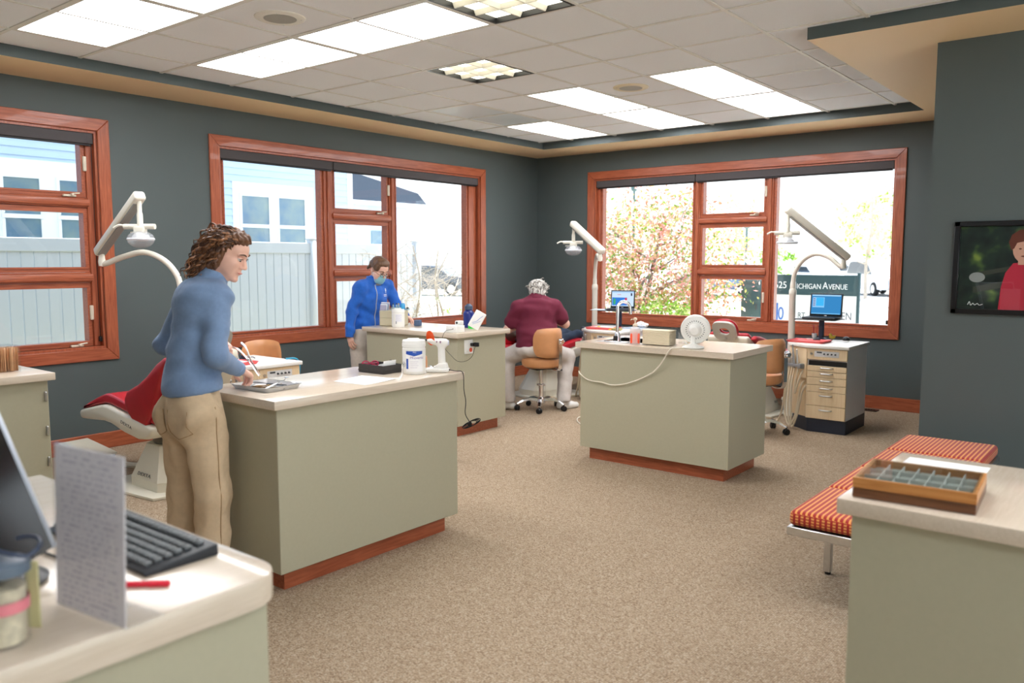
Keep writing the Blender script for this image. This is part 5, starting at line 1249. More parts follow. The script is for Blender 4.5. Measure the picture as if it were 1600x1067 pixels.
# ---- woman in the blue jacket -----------------------------------------------------------
def woman_jacket():
    ox = A_(0.53, -3.60, 0)
    root = thing('person', 'person in a bright blue zip jacket with a face mask and glasses, looking down', 'person', tuple(ox), 0)
    L = lambda x, y, z: A_(x, y, z)-ox
    pel = L(0.53, -3.60, 0.90); nk = L(0.640, -3.560, 1.375); hc = L(0.700, -3.555, 1.478)
    Rs, Ls = L(0.615, -3.725, 1.305), L(0.625, -3.385, 1.305); Re, Le = L(0.555, -3.800, 1.055), L(0.72, -3.30, 1.06); Rw, Lw = L(0.565, -3.835, 0.855), L(0.85, -3.355, 1.020)
    Rh = frame_from(A_(0.90, -0.10, -0.52))
    P = head_prims(Rh, hc)+[('c', hc+Rh@A_(0, -0.02, -0.06), nk+A_(-0.03, 0, -0.05), 0.050, 0.056, 0.03)]
    hv = sdf(P, 0.0052)
    core = sdf([('c', pel, nk+A_(-0.03, 0, -0.10), 0.10, 0.085, 0.05), ('c', Rs, Re, 0.038, 0.034, 0.03), ('c', Re, Rw, 0.034, 0.024, 0.02), ('c', Ls, Le, 0.038, 0.034, 0.03), ('c', Le, Lw, 0.034, 0.024, 0.02), ('c', Rs, Ls, 0.045, 0.045, 0.04),
                ('c', pel+A_(0, 0.09, -0.05), pel+A_(-0.02, 0.10, -0.82), 0.07, 0.04, 0.03), ('c', pel+A_(0, -0.09, -0.05), pel+A_(-0.02, -0.10, -0.82), 0.07, 0.04, 0.03)], 0.016)
    rh = hand(Rw, A_(0.10, 0.02, -1), A_(0.1, -1, 0.0), 1, curls=[(0.25, 0.4, 0.3), (0.3, 0.45, 0.3), (0.35, 0.5, 0.3), (0.4, 0.5, 0.3)], thumb=0.3)
    lh = hand(Lw, A_(0.95, 0.05, -0.40), A_(0.1, 0.2, 1), 1, curls=[(0.3, 0.5, 0.3)]*4, thumb=0.5)
    put('body', mesh_from('jacket_woman_body', [(*hv, 0), (*core, 0), (rh[0], rh[1], 0), (lh[0], lh[1], 0)], [SKIN]), root)
    face_bits(root, Rh, hc, 1.0, BROW, 0.004)
    BLU = pbr('fleece_royal_blue', (22, 98, 196), 0.8, var=0.08, scale=60, bump=0.3, bscale=500, sheen=0.2)
    yaw = frame_from(A_(0.97, -0.1, 0))
    ch, wa = L(0.600, -3.565, 1.20), L(0.555, -3.59, 1.02)
    T = [('e', ch, (0.170, 0.128, 0.165), yaw, 0.05), ('e', wa, (0.158, 0.125, 0.17), yaw, 0.06), ('e', pel+A_(0, 0, 0.02), (0.176, 0.140, 0.12), yaw, 0.05), ('c', Ls, Rs, 0.066, 0.066, 0.04), ('c', Rs, nk, 0.05, 0.055, 0.03), ('c', Ls, nk, 0.05, 0.055, 0.03),
         ('c', Rs, Re, 0.066, 0.055, 0.035), ('c', Re, Rw, 0.055, 0.044, 0.03), ('c', Ls, Le, 0.066, 0.055, 0.035), ('c', Le, Lw, 0.055, 0.044, 0.03)]
    V, Q = sdf(T, 0.009, cuts=[(pel+A_(0, 0, -0.09), A_(0, 0, -1)), (Rw+A_(0, 0, 0.012), Rw-Re) if False else (pel+A_(0, 0, -0.095), A_(0, 0, -1))], wr=0.0065, wf=50, wseed=8, waniso=(0.7, 0.7, 1.3))
    jk = put('jacket', mesh_from('jacket', [(V, Q, 0)], [BLU]), root)
    GR = pbr('zip_tape_grey', (176, 180, 186), 0.5)
    b = bvh_of(V, Q); fx, sy = yaw[:, 1], yaw[:, 0]
    up = unit_(hc-nk+A_(-0.03, 0, 0.06))
    # open stand-up collar with grey lining and zip running down the front
    for sg in (1, -1):
        pts = []
        for k in range(7):
            a = 0.35+k*0.42; pts.append(nk+up*(0.005)+(-fx*math.cos(a-0.0)*-1*0.0))
        ring_ = []
        for k in range(9):
            a = PI - k*(PI-0.45)/8; p = nk+A_(-0.012, 0, -0.005)+(fx*math.cos(a)+sy*sg*math.sin(a))*0.070
            ring_.append((p-up*0.03, p+up*0.045+(fx*math.cos(a)+sy*sg*math.sin(a))*0.012))
        vv = []; ff = []
        for lo, hi in ring_:
            vv += [lo, hi, hi+0*lo, lo]
        n_ = len(ring_); inner = [((lo+(nk-lo)*0.07), (hi+(nk+up*0.045-hi)*0.07)) for lo, hi in ring_]
        vv = []
        for (lo, hi), (li, hi2) in zip(ring_, inner): vv += [lo, hi, hi2, li]
        for k in range(n_-1):
            for j in range(4): ff.append((k*4+j, k*4+(j+1) % 4, (k+1)*4+(j+1) % 4, (k+1)*4+j))
        ff += [(0, 1, 2, 3), tuple((n_-1)*4+j for j in (3, 2, 1, 0))]
        MB().add(vv, ff, False).obj('collar', BLU, jk)
        e0, e1 = ring_[-1]; MB().tube([Vector(e1), Vector(e0)], 0.0035, 5).obj('zip_edge', GR, jk)
    zp = []
    for k in range(14):
        z = nk[2]-0.045-0.033*k; h = b.ray_cast(Vector(A_(wa[0], wa[1], z)+fx*0.5+sy*0.0), Vector(-fx))
        if h[0] is not None: zp.append(h[0]+Vector(fx)*0.002)
    MB().tube(zp, 0.0045, 6).obj('zip', GR, jk)
    WL = pbr('logo_white', (236, 240, 246), 0.6)
    lo = A_(*(ch+sy*-0.0))+fx*0.5-sy*-0.0
    o = ch+fx*0.5+sy*(-0.115)+A_(0, 0, 0.01)
    patch(b, o+sy*0.012+A_(0, 0, 0.035), sy*0.016, A_(0, 0, 0.045), -fx, 4, 6, 0.004, lambda u, w: abs(u-0.5) < 0.55-0.35*abs(w-0.6)).obj('logo_figure', WL, jk)
    patch(b, o+A_(0, 0, 0.014), sy*0.055, A_(0, 0, 0.007), -fx, 8, 2, 0.004).obj('logo_line', WL, jk); patch(b, o, sy*0.055, A_(0, 0, 0.007), -fx, 8, 2, 0.004).obj('logo_line', WL, jk)
    def bandc(a, c_, r0, r1):
        V2, Q2 = sdf([('c', a, c_, r0, r1, 0.01)], 0.006, cuts=[(a, np.asarray(a)-c_), (c_, np.asarray(c_)-a)]); put('cuff', mesh_from('cuff', [(V2, Q2, 0)], [BLU]), jk)
    bandc(Rw+unit_(Re-Rw)*0.03, Rw-unit_(Re-Rw)*0.045, 0.046, 0.040); bandc(Lw+unit_(Le-Lw)*0.03, Lw-unit_(Le-Lw)*0.045, 0.046, 0.040)
    # grey shirt in the collar opening
    V, Q = sdf([('e', nk+A_(-0.005, 0, -0.035), (0.075, 0.062, 0.05), yaw, 0.02)], 0.007, cuts=[(nk+up*0.012, up)]); put('shirt', mesh_from('shirt', [(V, Q, 0)], [pbr('shirt_grey', (150, 146, 146), 0.8)]), root)
    B = [('e', pel+A_(0, 0, -0.05), (0.172, 0.128, 0.12), yaw, 0.05), ('e', pel+A_(-0.05, 0.07, -0.10), (0.10, 0.105, 0.11), None, 0.05), ('e', pel+A_(-0.05, -0.07, -0.10), (0.10, 0.105, 0.11), None, 0.05)]
    for sg in (1, -1): B += [('c', pel+A_(0, sg*0.09, -0.1), pel+A_(0.01, sg*0.10, -0.46), 0.095, 0.078, 0.03), ('c', pel+A_(0.01, sg*0.10, -0.46), pel+A_(-0.02, sg*0.10, -0.855), 0.078, 0.070, 0.03)]
    V, Q = sdf(B, 0.010, cuts=[(pel+A_(0, 0, 0.03), A_(0, 0, 1)), (pel+A_(0, 0, -0.86), A_(0, 0, -1))], wr=0.004, wf=38, wseed=14)
    tr = put('trousers', mesh_from('jacket_woman_trousers', [(V, Q, 0)], [CHINO2]), root)
    for sg in (1, -1): shoe(root, pel+A_(-0.02, sg*0.10, -0.835), A_(1, 0, 0), SHOEW)
    # mask with ear loop, glasses
    Tm = lambda x, y, z: hc+Rh@A_(x, y, z)
    MK = pbr('mask_light_blue', (150, 206, 220), 0.8, bump=0.2, bscale=120)
    vv = []; ff = []; NU, NV = 12, 8
    for i in range(NU+1):
        for j in range(NV+1):
            u = -1+2*i/NU; w = j/NV; z = -0.112+0.102*w; bul = 0.030*math.sin(PI*min(1, w*0.92+0.05))
            pl = 0.0025*math.cos(w*PI*6); x = u*(0.062-0.006*abs(w-0.5)); y = 0.118*math.cos(u*1.12)**0.8*0.70+0.022+bul*(1-u*u)*0.6+pl-0.012*(1-w)
            vv.append(Tm(x, y, z))
    for i in range(NU):
        for j in range(NV): a = i*(NV+1)+j; ff.append((a, a+NV+1, a+NV+2, a+1))
    mk = MB().add(vv, ff, True).obj('face_mask', MK, root); mk.modifiers.clear(); sm = mk.modifiers.new('thick', 'SOLIDIFY'); sm.thickness = 0.0025; sm.offset = 1
    for sg in (1, -1):
        for z in (-0.018, -0.095): MB().tube([Vector(Tm(sg*0.060, 0.060, z)), Vector(Tm(sg*0.078, 0.01, -0.02)), Vector(Tm(sg*0.083, -0.02, -0.008))], 0.0016, 5).obj('ear_loop', PAPER, mk)
    GF = pbr('glasses_frame', (70, 52, 48), 0.3)
    gm = MB()
    for sg in (1, -1):
        lp = [Vector(Tm(sg*0.034+0.025*math.cos(a), 0.118-0.004*abs(math.cos(a)), 0.002+0.019*math.sin(a))) for a in np.linspace(0, 2*PI, 15)]
        gm.tube(lp, 0.0022, 6); gm.tube([Vector(Tm(sg*0.059, 0.114, 0.006)), Vector(Tm(sg*0.078, 0.09, 0.008)), Vector(Tm(sg*0.083, -0.01, 0.012))], 0.002, 5)
    gm.tube([Vector(Tm(-0.010, 0.118, 0.006)), Vector(Tm(0.010, 0.118, 0.006))], 0.002, 5)
    go = gm.obj('glasses', GF, root)
    for sg in (1, -1): MB().add([Tm(sg*0.034+0.024*math.cos(a), 0.117, 0.002+0.018*math.sin(a)) for a in np.linspace(0, 2*PI, 14)[:-1]], [tuple(range(13))]).obj('lens', GLASS, go)
    HBB = pbr('hair_chestnut', (92, 66, 48), 0.4, rgb2=(120, 88, 64), scale=60, stretch=(1, 1, 0.2), bump=0.4, bscale=120)
    H = [('e', Tm(0, -0.024, 0.050), (0.080, 0.098, 0.080), Rh, 0.02), ('e', Tm(0, 0.035, 0.098), (0.066, 0.05, 0.028), Rh, 0.03), ('e', Tm(0, -0.118, 0.012), (0.034, 0.034, 0.034), Rh, 0.02), ('c', Tm(0, -0.13, 0.0), Tm(0.01, -0.165, -0.075), 0.028, 0.012, 0.02), ('e', Tm(0.058, 0.02, 0.045), (0.022, 0.05, 0.04), Rh, 0.02), ('e', Tm(-0.058, 0.02, 0.045), (0.022, 0.05, 0.04), Rh, 0.02)]
    V, Q = sdf(H, 0.0055, wr=0.0022, wf=160, waniso=(1.5, 0.3, 0.5)); hr_ = put('hair', mesh_from('jacket_hair', [(V, Q, 0)], [HBB]), root)
    MB().ring([(0.026, -0.008), (0.031, 0), (0.026, 0.008)], 12, M=Matrix.Translation(Vector(Tm(0, -0.105, 0.02))) @ Matrix.Rotation(PI/2, 4, 'Y')).obj('hair_tie', pbr('hair_clip', (214, 206, 196), 0.4), hr_)
    return root
woman_jacket()

# ---- seated person in the maroon shirt --------------------------------------------------
def seated():
    sc = A_(1.78, -2.28, 0)-np.array(rV)*0.045
    root = thing('person', 'seated person with short white curly hair in a maroon polo shirt, seen from behind', 'person', tuple(sc), 0)
    r_, f_ = np.array(rV), np.array(vV)
    p = lambda l, f, z: r_*l+f_*f+A_(0, 0, z)
    pel = p(0, 0.0, 0.665); nk = p(0.0, 0.07, 1.185); hc = p(0.005, 0.13, 1.235)
    Rs, Ls = p(0.182, 0.06, 1.075), p(-0.182, 0.06, 1.075); Re, Le = p(0.305, 0.14, 0.90), p(-0.305, 0.10, 0.845); Rw, Lw = p(0.10, 0.34, 0.95), p(-0.10, 0.34, 0.90)
    fd = unit_(f_*0.95-r_*0.25-A_(0, 0, 0.45)); Rh = frame_from(fd)
    P = head_prims(Rh, hc, 0.98)+[('c', hc+Rh@A_(0, -0.02, -0.06), nk+A_(0, 0, -0.05), 0.054, 0.062, 0.03)]
    hv = sdf(P, 0.0055)
    core = sdf([('c', pel, nk+A_(0, 0, -0.12), 0.14, 0.11, 0.05), ('c', Rs, Re, 0.050, 0.046, 0.03), ('c', Re, Rw, 0.046, 0.030, 0.02), ('c', Ls, Le, 0.050, 0.046, 0.03), ('c', Le, Lw, 0.046, 0.030, 0.02), ('c', Rs, Ls, 0.06, 0.06, 0.04)], 0.010)
    rh = hand(Rw, A_(*(f_*0.7-r_*0.6)), A_(*(r_*0.5+A_(0, 0, 0.8))), -1, curls=[(0.5, 0.6, 0.4)]*4, thumb=0.6); lh = hand(Lw, A_(*(f_*0.7+r_*0.6)), A_(*(-r_*0.5+A_(0, 0, 0.8))), 1, curls=[(0.5, 0.6, 0.4)]*4, thumb=0.6)
    put('body', mesh_from('seated_body', [(*hv, 0), (*core, 0), (rh[0], rh[1], 0), (lh[0], lh[1], 0)], [SKIN]), root)
    face_bits(root, Rh, hc, 0.98, pbr('brow_grey', (150, 146, 140), 0.8), 0.004)
    MAR = pbr('polo_maroon', (108, 24, 52), 0.8, var=0.05, scale=50, bump=0.25, bscale=600)
    yaw = frame_from(f_)
    ch, wa = p(0, 0.06, 1.00), p(0.0, 0.03, 0.80)
    T = [('e', ch, (0.205, 0.158, 0.185), yaw, 0.06), ('e', p(0, 0.035, 1.08), (0.17, 0.11, 0.11), yaw, 0.06), ('e', wa, (0.222, 0.185, 0.17), yaw, 0.07), ('e', p(0, 0.02, 0.68), (0.222, 0.185, 0.11), yaw, 0.05), ('c', Ls, Rs, 0.080, 0.080, 0.05), ('c', Rs, nk, 0.06, 0.062, 0.03), ('c', Ls, nk, 0.06, 0.062, 0.03),
         ('c', Rs, Rs+(Re-Rs)*0.66, 0.082, 0.078, 0.04), ('c', Ls, Ls+(Le-Ls)*0.66, 0.082, 0.078, 0.04)]
    V, Q = sdf(T, 0.0095, cuts=[(p(0, 0, 0.632), A_(0, 0, -1)), (Rs+(Re-Rs)*0.86, Re-Rs+0.0) if False else (p(0, 0, 0.632), A_(0, 0, -1))], wr=0.0065, wf=40, wseed=21, waniso=(0.7, 0.7, 1.5))
    sh = put('polo_shirt', mesh_from('polo', [(V, Q, 0)], [MAR]), root)
    up = unit_(hc-nk+A_(0, 0, 0.06)); V, Q = sdf([('c', nk-up*0.03, nk+up*0.02, 0.083, 0.072, 0.01)], 0.006, cuts=[(nk+up*0.022, up)]); put('collar', mesh_from('collar', [(V, Q, 0)], [MAR]), sh)
    TP = pbr('trouser_light_grey', (200, 192, 186), 0.85, var=0.04, scale=40, bump=0.2, bscale=400)
    B = [('e', p(0, 0.0, 0.640), (0.215, 0.19, 0.10), yaw, 0.05)]
    for sg, kf in ((1, 0.22), (-1, 0.20)):
        hip = p(sg*0.12, 0.03, 0.635); kn = p(sg*0.325, kf, 0.535); an = p(sg*(0.285 if sg > 0 else 0.30), kf-0.20, 0.09)
        B += [('c', hip, kn, 0.112, 0.092, 0.05), ('c', kn, an, 0.090, 0.072, 0.03)]
    V, Q = sdf(B, 0.010, cuts=[(p(0, 0, 0.70), A_(0, 0, 1)), (p(0, 0, 0.085), A_(0, 0, -1))], wr=0.0048, wf=40, wseed=22, waniso=(0.8, 0.8, 1.3))
    put('trousers', mesh_from('seated_trousers', [(V, Q, 0)], [TP]), root)
    for sg, kf in ((1, 0.22), (-1, 0.20)): shoe(root, p(sg*(0.285 if sg > 0 else 0.30), kf-0.19, 0.062), f_*0.55+r_*sg*0.85, SHOEW)
    HW = [pbr('hair_white', (222, 218, 212), 0.5, var=0.08, scale=60), pbr('hair_silver', (184, 180, 174), 0.5, var=0.1, scale=60), pbr('hair_grey', (150, 146, 140), 0.5, var=0.1, scale=60)]
    T_ = lambda x, y, z: hc+Rh@A_(x, y, z)
    H = [('e', T_(0, -0.026, 0.050), (0.086, 0.094, 0.082), Rh, 0.02), ('e', T_(0, -0.07, -0.015), (0.074, 0.05, 0.062), Rh, 0.02), ('e', T_(0, 0.04, 0.10), (0.06, 0.05, 0.03), Rh, 0.02)]
    V, Q = sdf(H, 0.006, lump=(0.022, 70)); hr_ = put('hair', mesh_from('white_hair', [(V, Q, 0)], [HW[0]]), root)
    curls(hr_, 'curl', Rh, hc, 0.98, 420, (0.086, 0.098, 0.086), 0.058, 0.009, 0.0050, HW, -0.62, 12, 0.25, 0.25, 0.42, 0.5)
seated()

# ---- patient lying on the corner chair --------------------------------------------------
def patient():
    rz = math.atan2(0.99, 0.12); c0 = A_(1.22, -1.47, 0)
    f_ = A_(math.cos(rz), math.sin(rz), 0); s_ = A_(-math.sin(rz), math.cos(rz), 0)
    root = thing('person', 'patient in dark jeans lying back on the corner dental chair', 'person', tuple(c0), 0)
    ct, st = math.cos(0.03), math.sin(0.03)
    def p(x, y, z):   # chair coordinates, tilted with the seat
        x = 0.80-(0.80-x)*0.74; z = 0.60+(z-0.60)*0.74-0.03+min(0.0, x-0.1)*0.16
        dx, dz = x+0.1, z-0.45; X = -0.1+dx*ct-dz*st; Zz = 0.45+dx*st+dz*ct
        return f_*X+s_*y+A_(0, 0, Zz)
    bx, bz = -0.93, 0.36
    pel = p(-0.13, 0, 0.665); ch = p(-0.50, 0, 0.80); nk = p(-0.76, 0, 0.90); hc = p(-0.92, 0, 0.985)
    Rs, Ls = p(-0.67, -0.17, 0.865), p(-0.67, 0.17, 0.865); Re, Le = p(-0.42, -0.25, 0.83), p(-0.42, 0.25, 0.83); Rw, Lw = p(-0.22, -0.09, 0.84), p(-0.22, 0.09, 0.84)
    upv = unit_(f_*-0.9+A_(0, 0, 0.42)); fw = unit_(A_(0, 0, 1)+f_*0.45); Rh = frame_from(fw, upv)
    hv = sdf(head_prims(Rh, hc, 0.88)+[('c', hc-upv*0.05, nk, 0.042, 0.046, 0.03)], 0.007)
    core = sdf([('c', pel, nk, 0.07, 0.06, 0.05), ('c', Rs, Re, 0.034, 0.03, 0.03), ('c', Re, Rw, 0.036, 0.026, 0.02), ('c', Ls, Le, 0.034, 0.03, 0.03), ('c', Le, Lw, 0.036, 0.026, 0.02)], 0.012)
    rh = hand(Rw, s_*0.8+f_*0.5, A_(0, 0, 1), 1, curls=[(0.3, 0.4, 0.3)]*4, s=0.8); lh = hand(Lw, -s_*0.8+f_*0.5, A_(0, 0, 1), -1, curls=[(0.3, 0.4, 0.3)]*4, s=0.8)
    put('body', mesh_from('patient_body', [(*hv, 0), (*core, 0), (rh[0], rh[1], 0), (lh[0], lh[1], 0)], [SKIN]), root)
    face_bits(root, Rh, hc, 0.88, BROW)
    yw = frame_from(f_)
    V, Q = sdf([('e', ch, (0.13, 0.17, 0.085), yw, 0.05), ('e', pel+A_(0, 0, 0.01)-f_*0.08, (0.125, 0.13, 0.08), yw, 0.05), ('c', Ls, Rs, 0.05, 0.05, 0.03), ('c', Rs, Re, 0.048, 0.042, 0.03), ('c', Ls, Le, 0.048, 0.042, 0.03), ('c', Re, Rw, 0.040, 0.030, 0.02), ('c', Le, Lw, 0.040, 0.030, 0.02)], 0.011, wr=0.004, wf=40)
    put('shirt', mesh_from('patient_shirt', [(V, Q, 0)], [pbr('shirt_slate', (70, 76, 90), 0.85, bump=0.2, bscale=400)]), root)
    DEN = pbr('denim_dark', (36, 50, 72), 0.8, var=0.15, scale=30, bump=0.3, bscale=400)
    B = [('e', pel, (0.13, 0.10, 0.08), yw, 0.05)]
    for sg in (1, -1): B += [('c', p(-0.10, sg*0.09, 0.665), p(0.36, sg*0.10, 0.735), 0.070, 0.056, 0.04), ('c', p(0.36, sg*0.10, 0.735), p(0.74, sg*0.09, 0.615), 0.056, 0.045, 0.03)]
    V, Q = sdf(B, 0.010, cuts=[(p(0.755, 0, 0.6), f_)], wr=0.004, wf=40, wseed=31); put('jeans', mesh_from('patient_jeans', [(V, Q, 0)], [DEN]), root)
    SN, SW = pbr('sneaker_navy', (40, 46, 60), 0.6), pbr('sneaker_sole', (222, 220, 214), 0.6)
    for sg in (1, -1):
        h = p(0.775, sg*0.09, 0.585); t = p(0.835, sg*0.115, 0.775)
        V, Q = sdf([('c', h, t, 0.036, 0.028, 0.02), ('c', p(0.74, sg*0.09, 0.60), h, 0.038, 0.036, 0.02)], 0.008); so = put('sneaker', mesh_from('sneaker', [(V, Q, 0)], [SN]), root)
        o = unit_(np.cross(unit_(t-h), s_)); o = o if o@f_ > 0 else -o
        V, Q = sdf([('c', h+o*0.035, t+o*0.026, 0.030, 0.025, 0.02)], 0.008, cuts=[(h+o*0.062, o)]); put('sole', mesh_from('sole', [(V, Q, 0)], [SW]), so)
    HH = pbr('hair_patient', (60, 44, 34), 0.5); V, Q = sdf([('e', hc+Rh@A_(0, -0.026, 0.045), (0.071, 0.082, 0.073), Rh, 0.02)], 0.008, cuts=[(hc+Rh@A_(0, 0.045, 0.05), Rh@A_(0, 1, -0.5))], wr=0.003, wf=90); put('hair', mesh_from('patient_hair', [(V, Q, 0)], [HH]), root)
patient()
# ================================================================== THINGS ON THE COUNTERS
T0 = TOPZ+0.0005
def rotz(a): return Matrix.Rotation(a, 4, 'Z')
REDTRAY = pbr('red_plastic_tray', (224, 92, 92), 0.35); BLUEP = pbr('print_blue', (30, 80, 178), 0.4); LILAC = pbr('print_lilac', (140, 116, 172), 0.5)
TUBW = pbr('tub_white', (238, 238, 234), 0.35); TXTG = pbr('print_text_grey', (120, 126, 140), 0.6)
def tray(name, lab, cat, loc, rz, w, d, h, mat, rim=0.008, flare=0.012):
    r = thing(name, lab, cat, loc, rz)
    mb = MB(); a, c = w/2, d/2
    o0 = [(-a+flare, -c+flare), (a-flare, -c+flare), (a-flare, c-flare), (-a+flare, c-flare)]; o1 = [(-a, -c), (a, -c), (a, c), (-a, c)]
    i1 = [(-a+rim, -c+rim), (a-rim, -c+rim), (a-rim, c-rim), (-a+rim, c-rim)]; i0 = [(-a+flare+rim, -c+flare+rim), (a-flare-rim, -c+flare+rim), (a-flare-rim, c-flare-rim), (-a+flare+rim, c-flare-rim)]
    vv = [(x, y, 0) for x, y in o0]+[(x, y, h) for x, y in o1]+[(x, y, h) for x, y in i1]+[(x, y, 0.003) for x, y in i0]; ff = [(3, 2, 1, 0), (12, 13, 14, 15)]
    for l in range(3):
        for k in range(4): ff.append((l*4+k, l*4+(k+1) % 4, (l+1)*4+(k+1) % 4, (l+1)*4+k))
    bm = bmesh.new(); V_ = [bm.verts.new(p) for p in vv]
    for f in ff: bm.faces.new([V_[i] for i in f])
    ed = [e for e in bm.edges if abs(e.verts[0].co.z-e.verts[1].co.z) > 0.001]
    bmesh.ops.bevel(bm, geom=ed, offset=min(0.02, w*0.1), segments=3, profile=0.5, affect='EDGES')
    mb.bm(bm).obj('pan', mat, r); return r
# --- counter A: steel tray with instruments
st = tray('instrument_tray', 'shallow steel tray of dental instruments at the woman\'s hand on the near counter', 'tray', (3.392, -6.752, T0), 0.06, 0.285, 0.225, 0.022, pbr('tray_satin_steel', (222, 222, 222), 0.35, 0.5))
def tool(lab, loc, rz, L_, kind, mat=STEEL, pitch=0.0):
    r = thing('dental_instrument', lab, 'dental instrument', loc, 0, 'instruments in the steel tray'); r.rotation_euler = (0, -pitch, rz)
    MB().tube([(-L_/2, 0, 0.004), (-L_*0.4, 0, 0.004), (L_*0.15, 0, 0.004), (L_*0.22, 0, 0.004)], [0.003, 0.0042, 0.0042, 0.0025], 7).obj('handle', mat, r)
    if kind == 'mirror': MB().tube([(L_*0.2, 0, 0.004), (L_*0.42, 0, 0.004)], 0.0016, 5).ring([(0.0, 0.0), (0.011, 0.0), (0.011, 0.003), (0, 0.003)], 14, M=Matrix.Translation((L_*0.47, 0, 0.008)) @ Matrix.Rotation(0.5, 4, 'Y'), caps=False).obj('mirror_head', CHROME, r)
    elif kind == 'hook': MB().tube(bez([(L_*0.2, 0, 0.004), (L_*0.36, 0, 0.005), (L_*0.43, 0.006, 0.01), (L_*0.44, 0.013, 0.008)], 4), 0.0013, 5).obj('tip', mat, r)
    else:
        MB().tube([(-L_/2, 0.014, 0.004), (-L_*0.1, 0.010, 0.004), (L_*0.22, 0.001, 0.004)], [0.004, 0.0042, 0.003], 7).tube([(L_*0.2, 0, 0.004), (L_*0.4, 0.003, 0.006)], [0.005, 0.002], 6).obj('second_handle', mat, r)
BRASS = pbr('brass_tan', (150, 120, 80), 0.35, 0.7)
tool('mouth mirror propped on the rim of the steel tray, head up', (3.487, -6.772, T0+0.024), 0.95, 0.15, 'mirror', CHROME, 0.42)
for k, (x, y, a, kd, m, nm) in enumerate(((3.36, -6.78, 0.5, 'plier', STEEL, 'slim steel pliers lying near the fingers in the steel tray'), (3.40, -6.74, 0.9, 'hook', BRASS, 'tan-handled probe lying in the middle of the steel tray'), (3.44, -6.72, 0.3, 'plier', DKGREY, 'dark-handled pliers lying in the steel tray'),
        (3.46, -6.70, 0.75, 'hook', STEEL, 'thin steel probe beside the dark-handled pliers in the tray'), (3.43, -6.79, 0.35, 'hook', BRASS, 'tan-handled probe by the near rim of the steel tray'), (3.33, -6.73, 0.25, 'plier', STEEL, 'steel pliers under the hand at the left of the tray'), (3.49, -6.69, 2.2, 'plier', CHROME, 'shiny pliers by the far right corner of the steel tray'))):
    tool(nm, (x, y, T0+0.0035+0.0045*(k % 3)), a, 0.135, kd, m)
r = thing('wire_loop', 'small loop of steel wire lying over the right rim of the instrument tray', 'wire', (3.505, -6.665, T0+0.024))
MB().tube([(0.022*math.cos(t_), 0.012*math.sin(t_), 0.002+0.006*math.sin(t_*0.5)) for t_ in np.linspace(0, 5.6, 16)], 0.0012, 5).obj('wire', STEEL, r)
r = thing('gauze_pad', 'crumpled white gauze pad in the left of the steel tray', 'gauze', (3.305, -6.80, T0+0.005))
V, Q = sdf([('e', (0, 0, 0.006), (0.028, 0.022, 0.009), None, 0.01), ('e', (0.012, 0.01, 0.012), (0.014, 0.012, 0.008), None, 0.01)], 0.0025, lump=(0.006, 160)); put('pad', mesh_from('gauze', [(V, Q, 0)], [PAPER]), r)
# pliers in the woman's left hand
pl = thing('pliers', 'long chrome pliers held in the left hand of the person in the blue-grey pullover', 'pliers', (3.185, -6.80, 1.12))
MB().tube(bez([(0, 0.0, 0.010), (0.05, 0.0, 0.0), (0.12, 0.0, -0.040), (0.235, -0.012, -0.115)], 5), [0.006]*5+[0.0055]*6+[0.003]*20, 8).obj('handle', CHROME, pl)
MB().tube(bez([(0.03, 0.03, 0.032), (0.08, 0.022, 0.012), (0.14, 0.005, -0.038), (0.235, -0.006, -0.108)], 5), [0.006]*5+[0.0055]*6+[0.003]*20, 8).obj('handle', CHROME, pl)
MB().ring([(0.008, -0.007), (0.008, 0.007)], 12, (0.135, 0.002, -0.042), 1).obj('pivot', STEEL, pl)
# papers
def sheet(lab, pts, z, n=1, curl=0.0, mat=PAPER):
    c = np.mean(pts, 0); r = thing('paper_sheet', lab, 'paper', (c[0], c[1], z))
    mb = MB(); N = 8; vv = []
    P = [np.array(p)-c for p in pts]
    for i in range(N+1):
        for j in range(N+1):
            u, w = i/N, j/N; p = P[0]*(1-u)*(1-w)+P[1]*u*(1-w)+P[2]*u*w+P[3]*(1-u)*w; vv.append((p[0], p[1], 0.0008+curl*(u*w)**3+curl*0.2*math.sin(u*5)*w))
    top = [(i*(N+1)+j, (i+1)*(N+1)+j, (i+1)*(N+1)+j+1, i*(N+1)+j+1) for i in range(N) for j in range(N)]
    mb.add(vv, top, True); o = mb.obj('sheet', mat, r); sd = o.modifiers.new('t', 'SOLIDIFY'); sd.thickness = 0.0004; sd.offset = 1
    return r
sheet('white paper sheet lying on the near counter before the black tray', [(3.477, -6.399), (3.718, -6.385), (3.684, -6.127), (3.428, -6.158)], T0, curl=0.006)
sheet('white paper sheet lying behind the display case on the lower right counter', [(6.285, -6.40), (6.52, -6.462), (6.516, -6.30), (6.285, -6.30)], T0)
# black tray
bt_ = thing('black_tray', 'black plastic tray holding a card and red glasses on the near counter', 'tray', (3.388, -5.985, T0), 0.02)
mb = MB(); w, d, h = 0.102, 0.072, 0.047
mb.box(-w, w, -d, d, 0, 0.004); 
for a in ((-w, w, -d, -d+0.004), (-w, w, d-0.004, d), (-w, -w+0.004, -d+0.004, d-0.004), (w-0.004, w, -d+0.004, d-0.004)): mb.box(*a, 0.004, h)
mb.box(-w-0.002, w+0.002, -d-0.002, -d, 0.012, 0.018).box(w, w+0.002, -d, d, 0.012, 0.018); mb.obj('tray_wall', pbr('tray_black', (50, 47, 46), 0.5), bt_)
cd = thing('index_card', 'white card standing in the black tray', 'card', (3.463, -5.985, T0+0.006), 0.02)
MB().box(-0.001, 0.001, -0.048, 0.048, 0, 0.066, M=Matrix.Rotation(0.12, 4, 'Y')).obj('card', PAPER, cd)
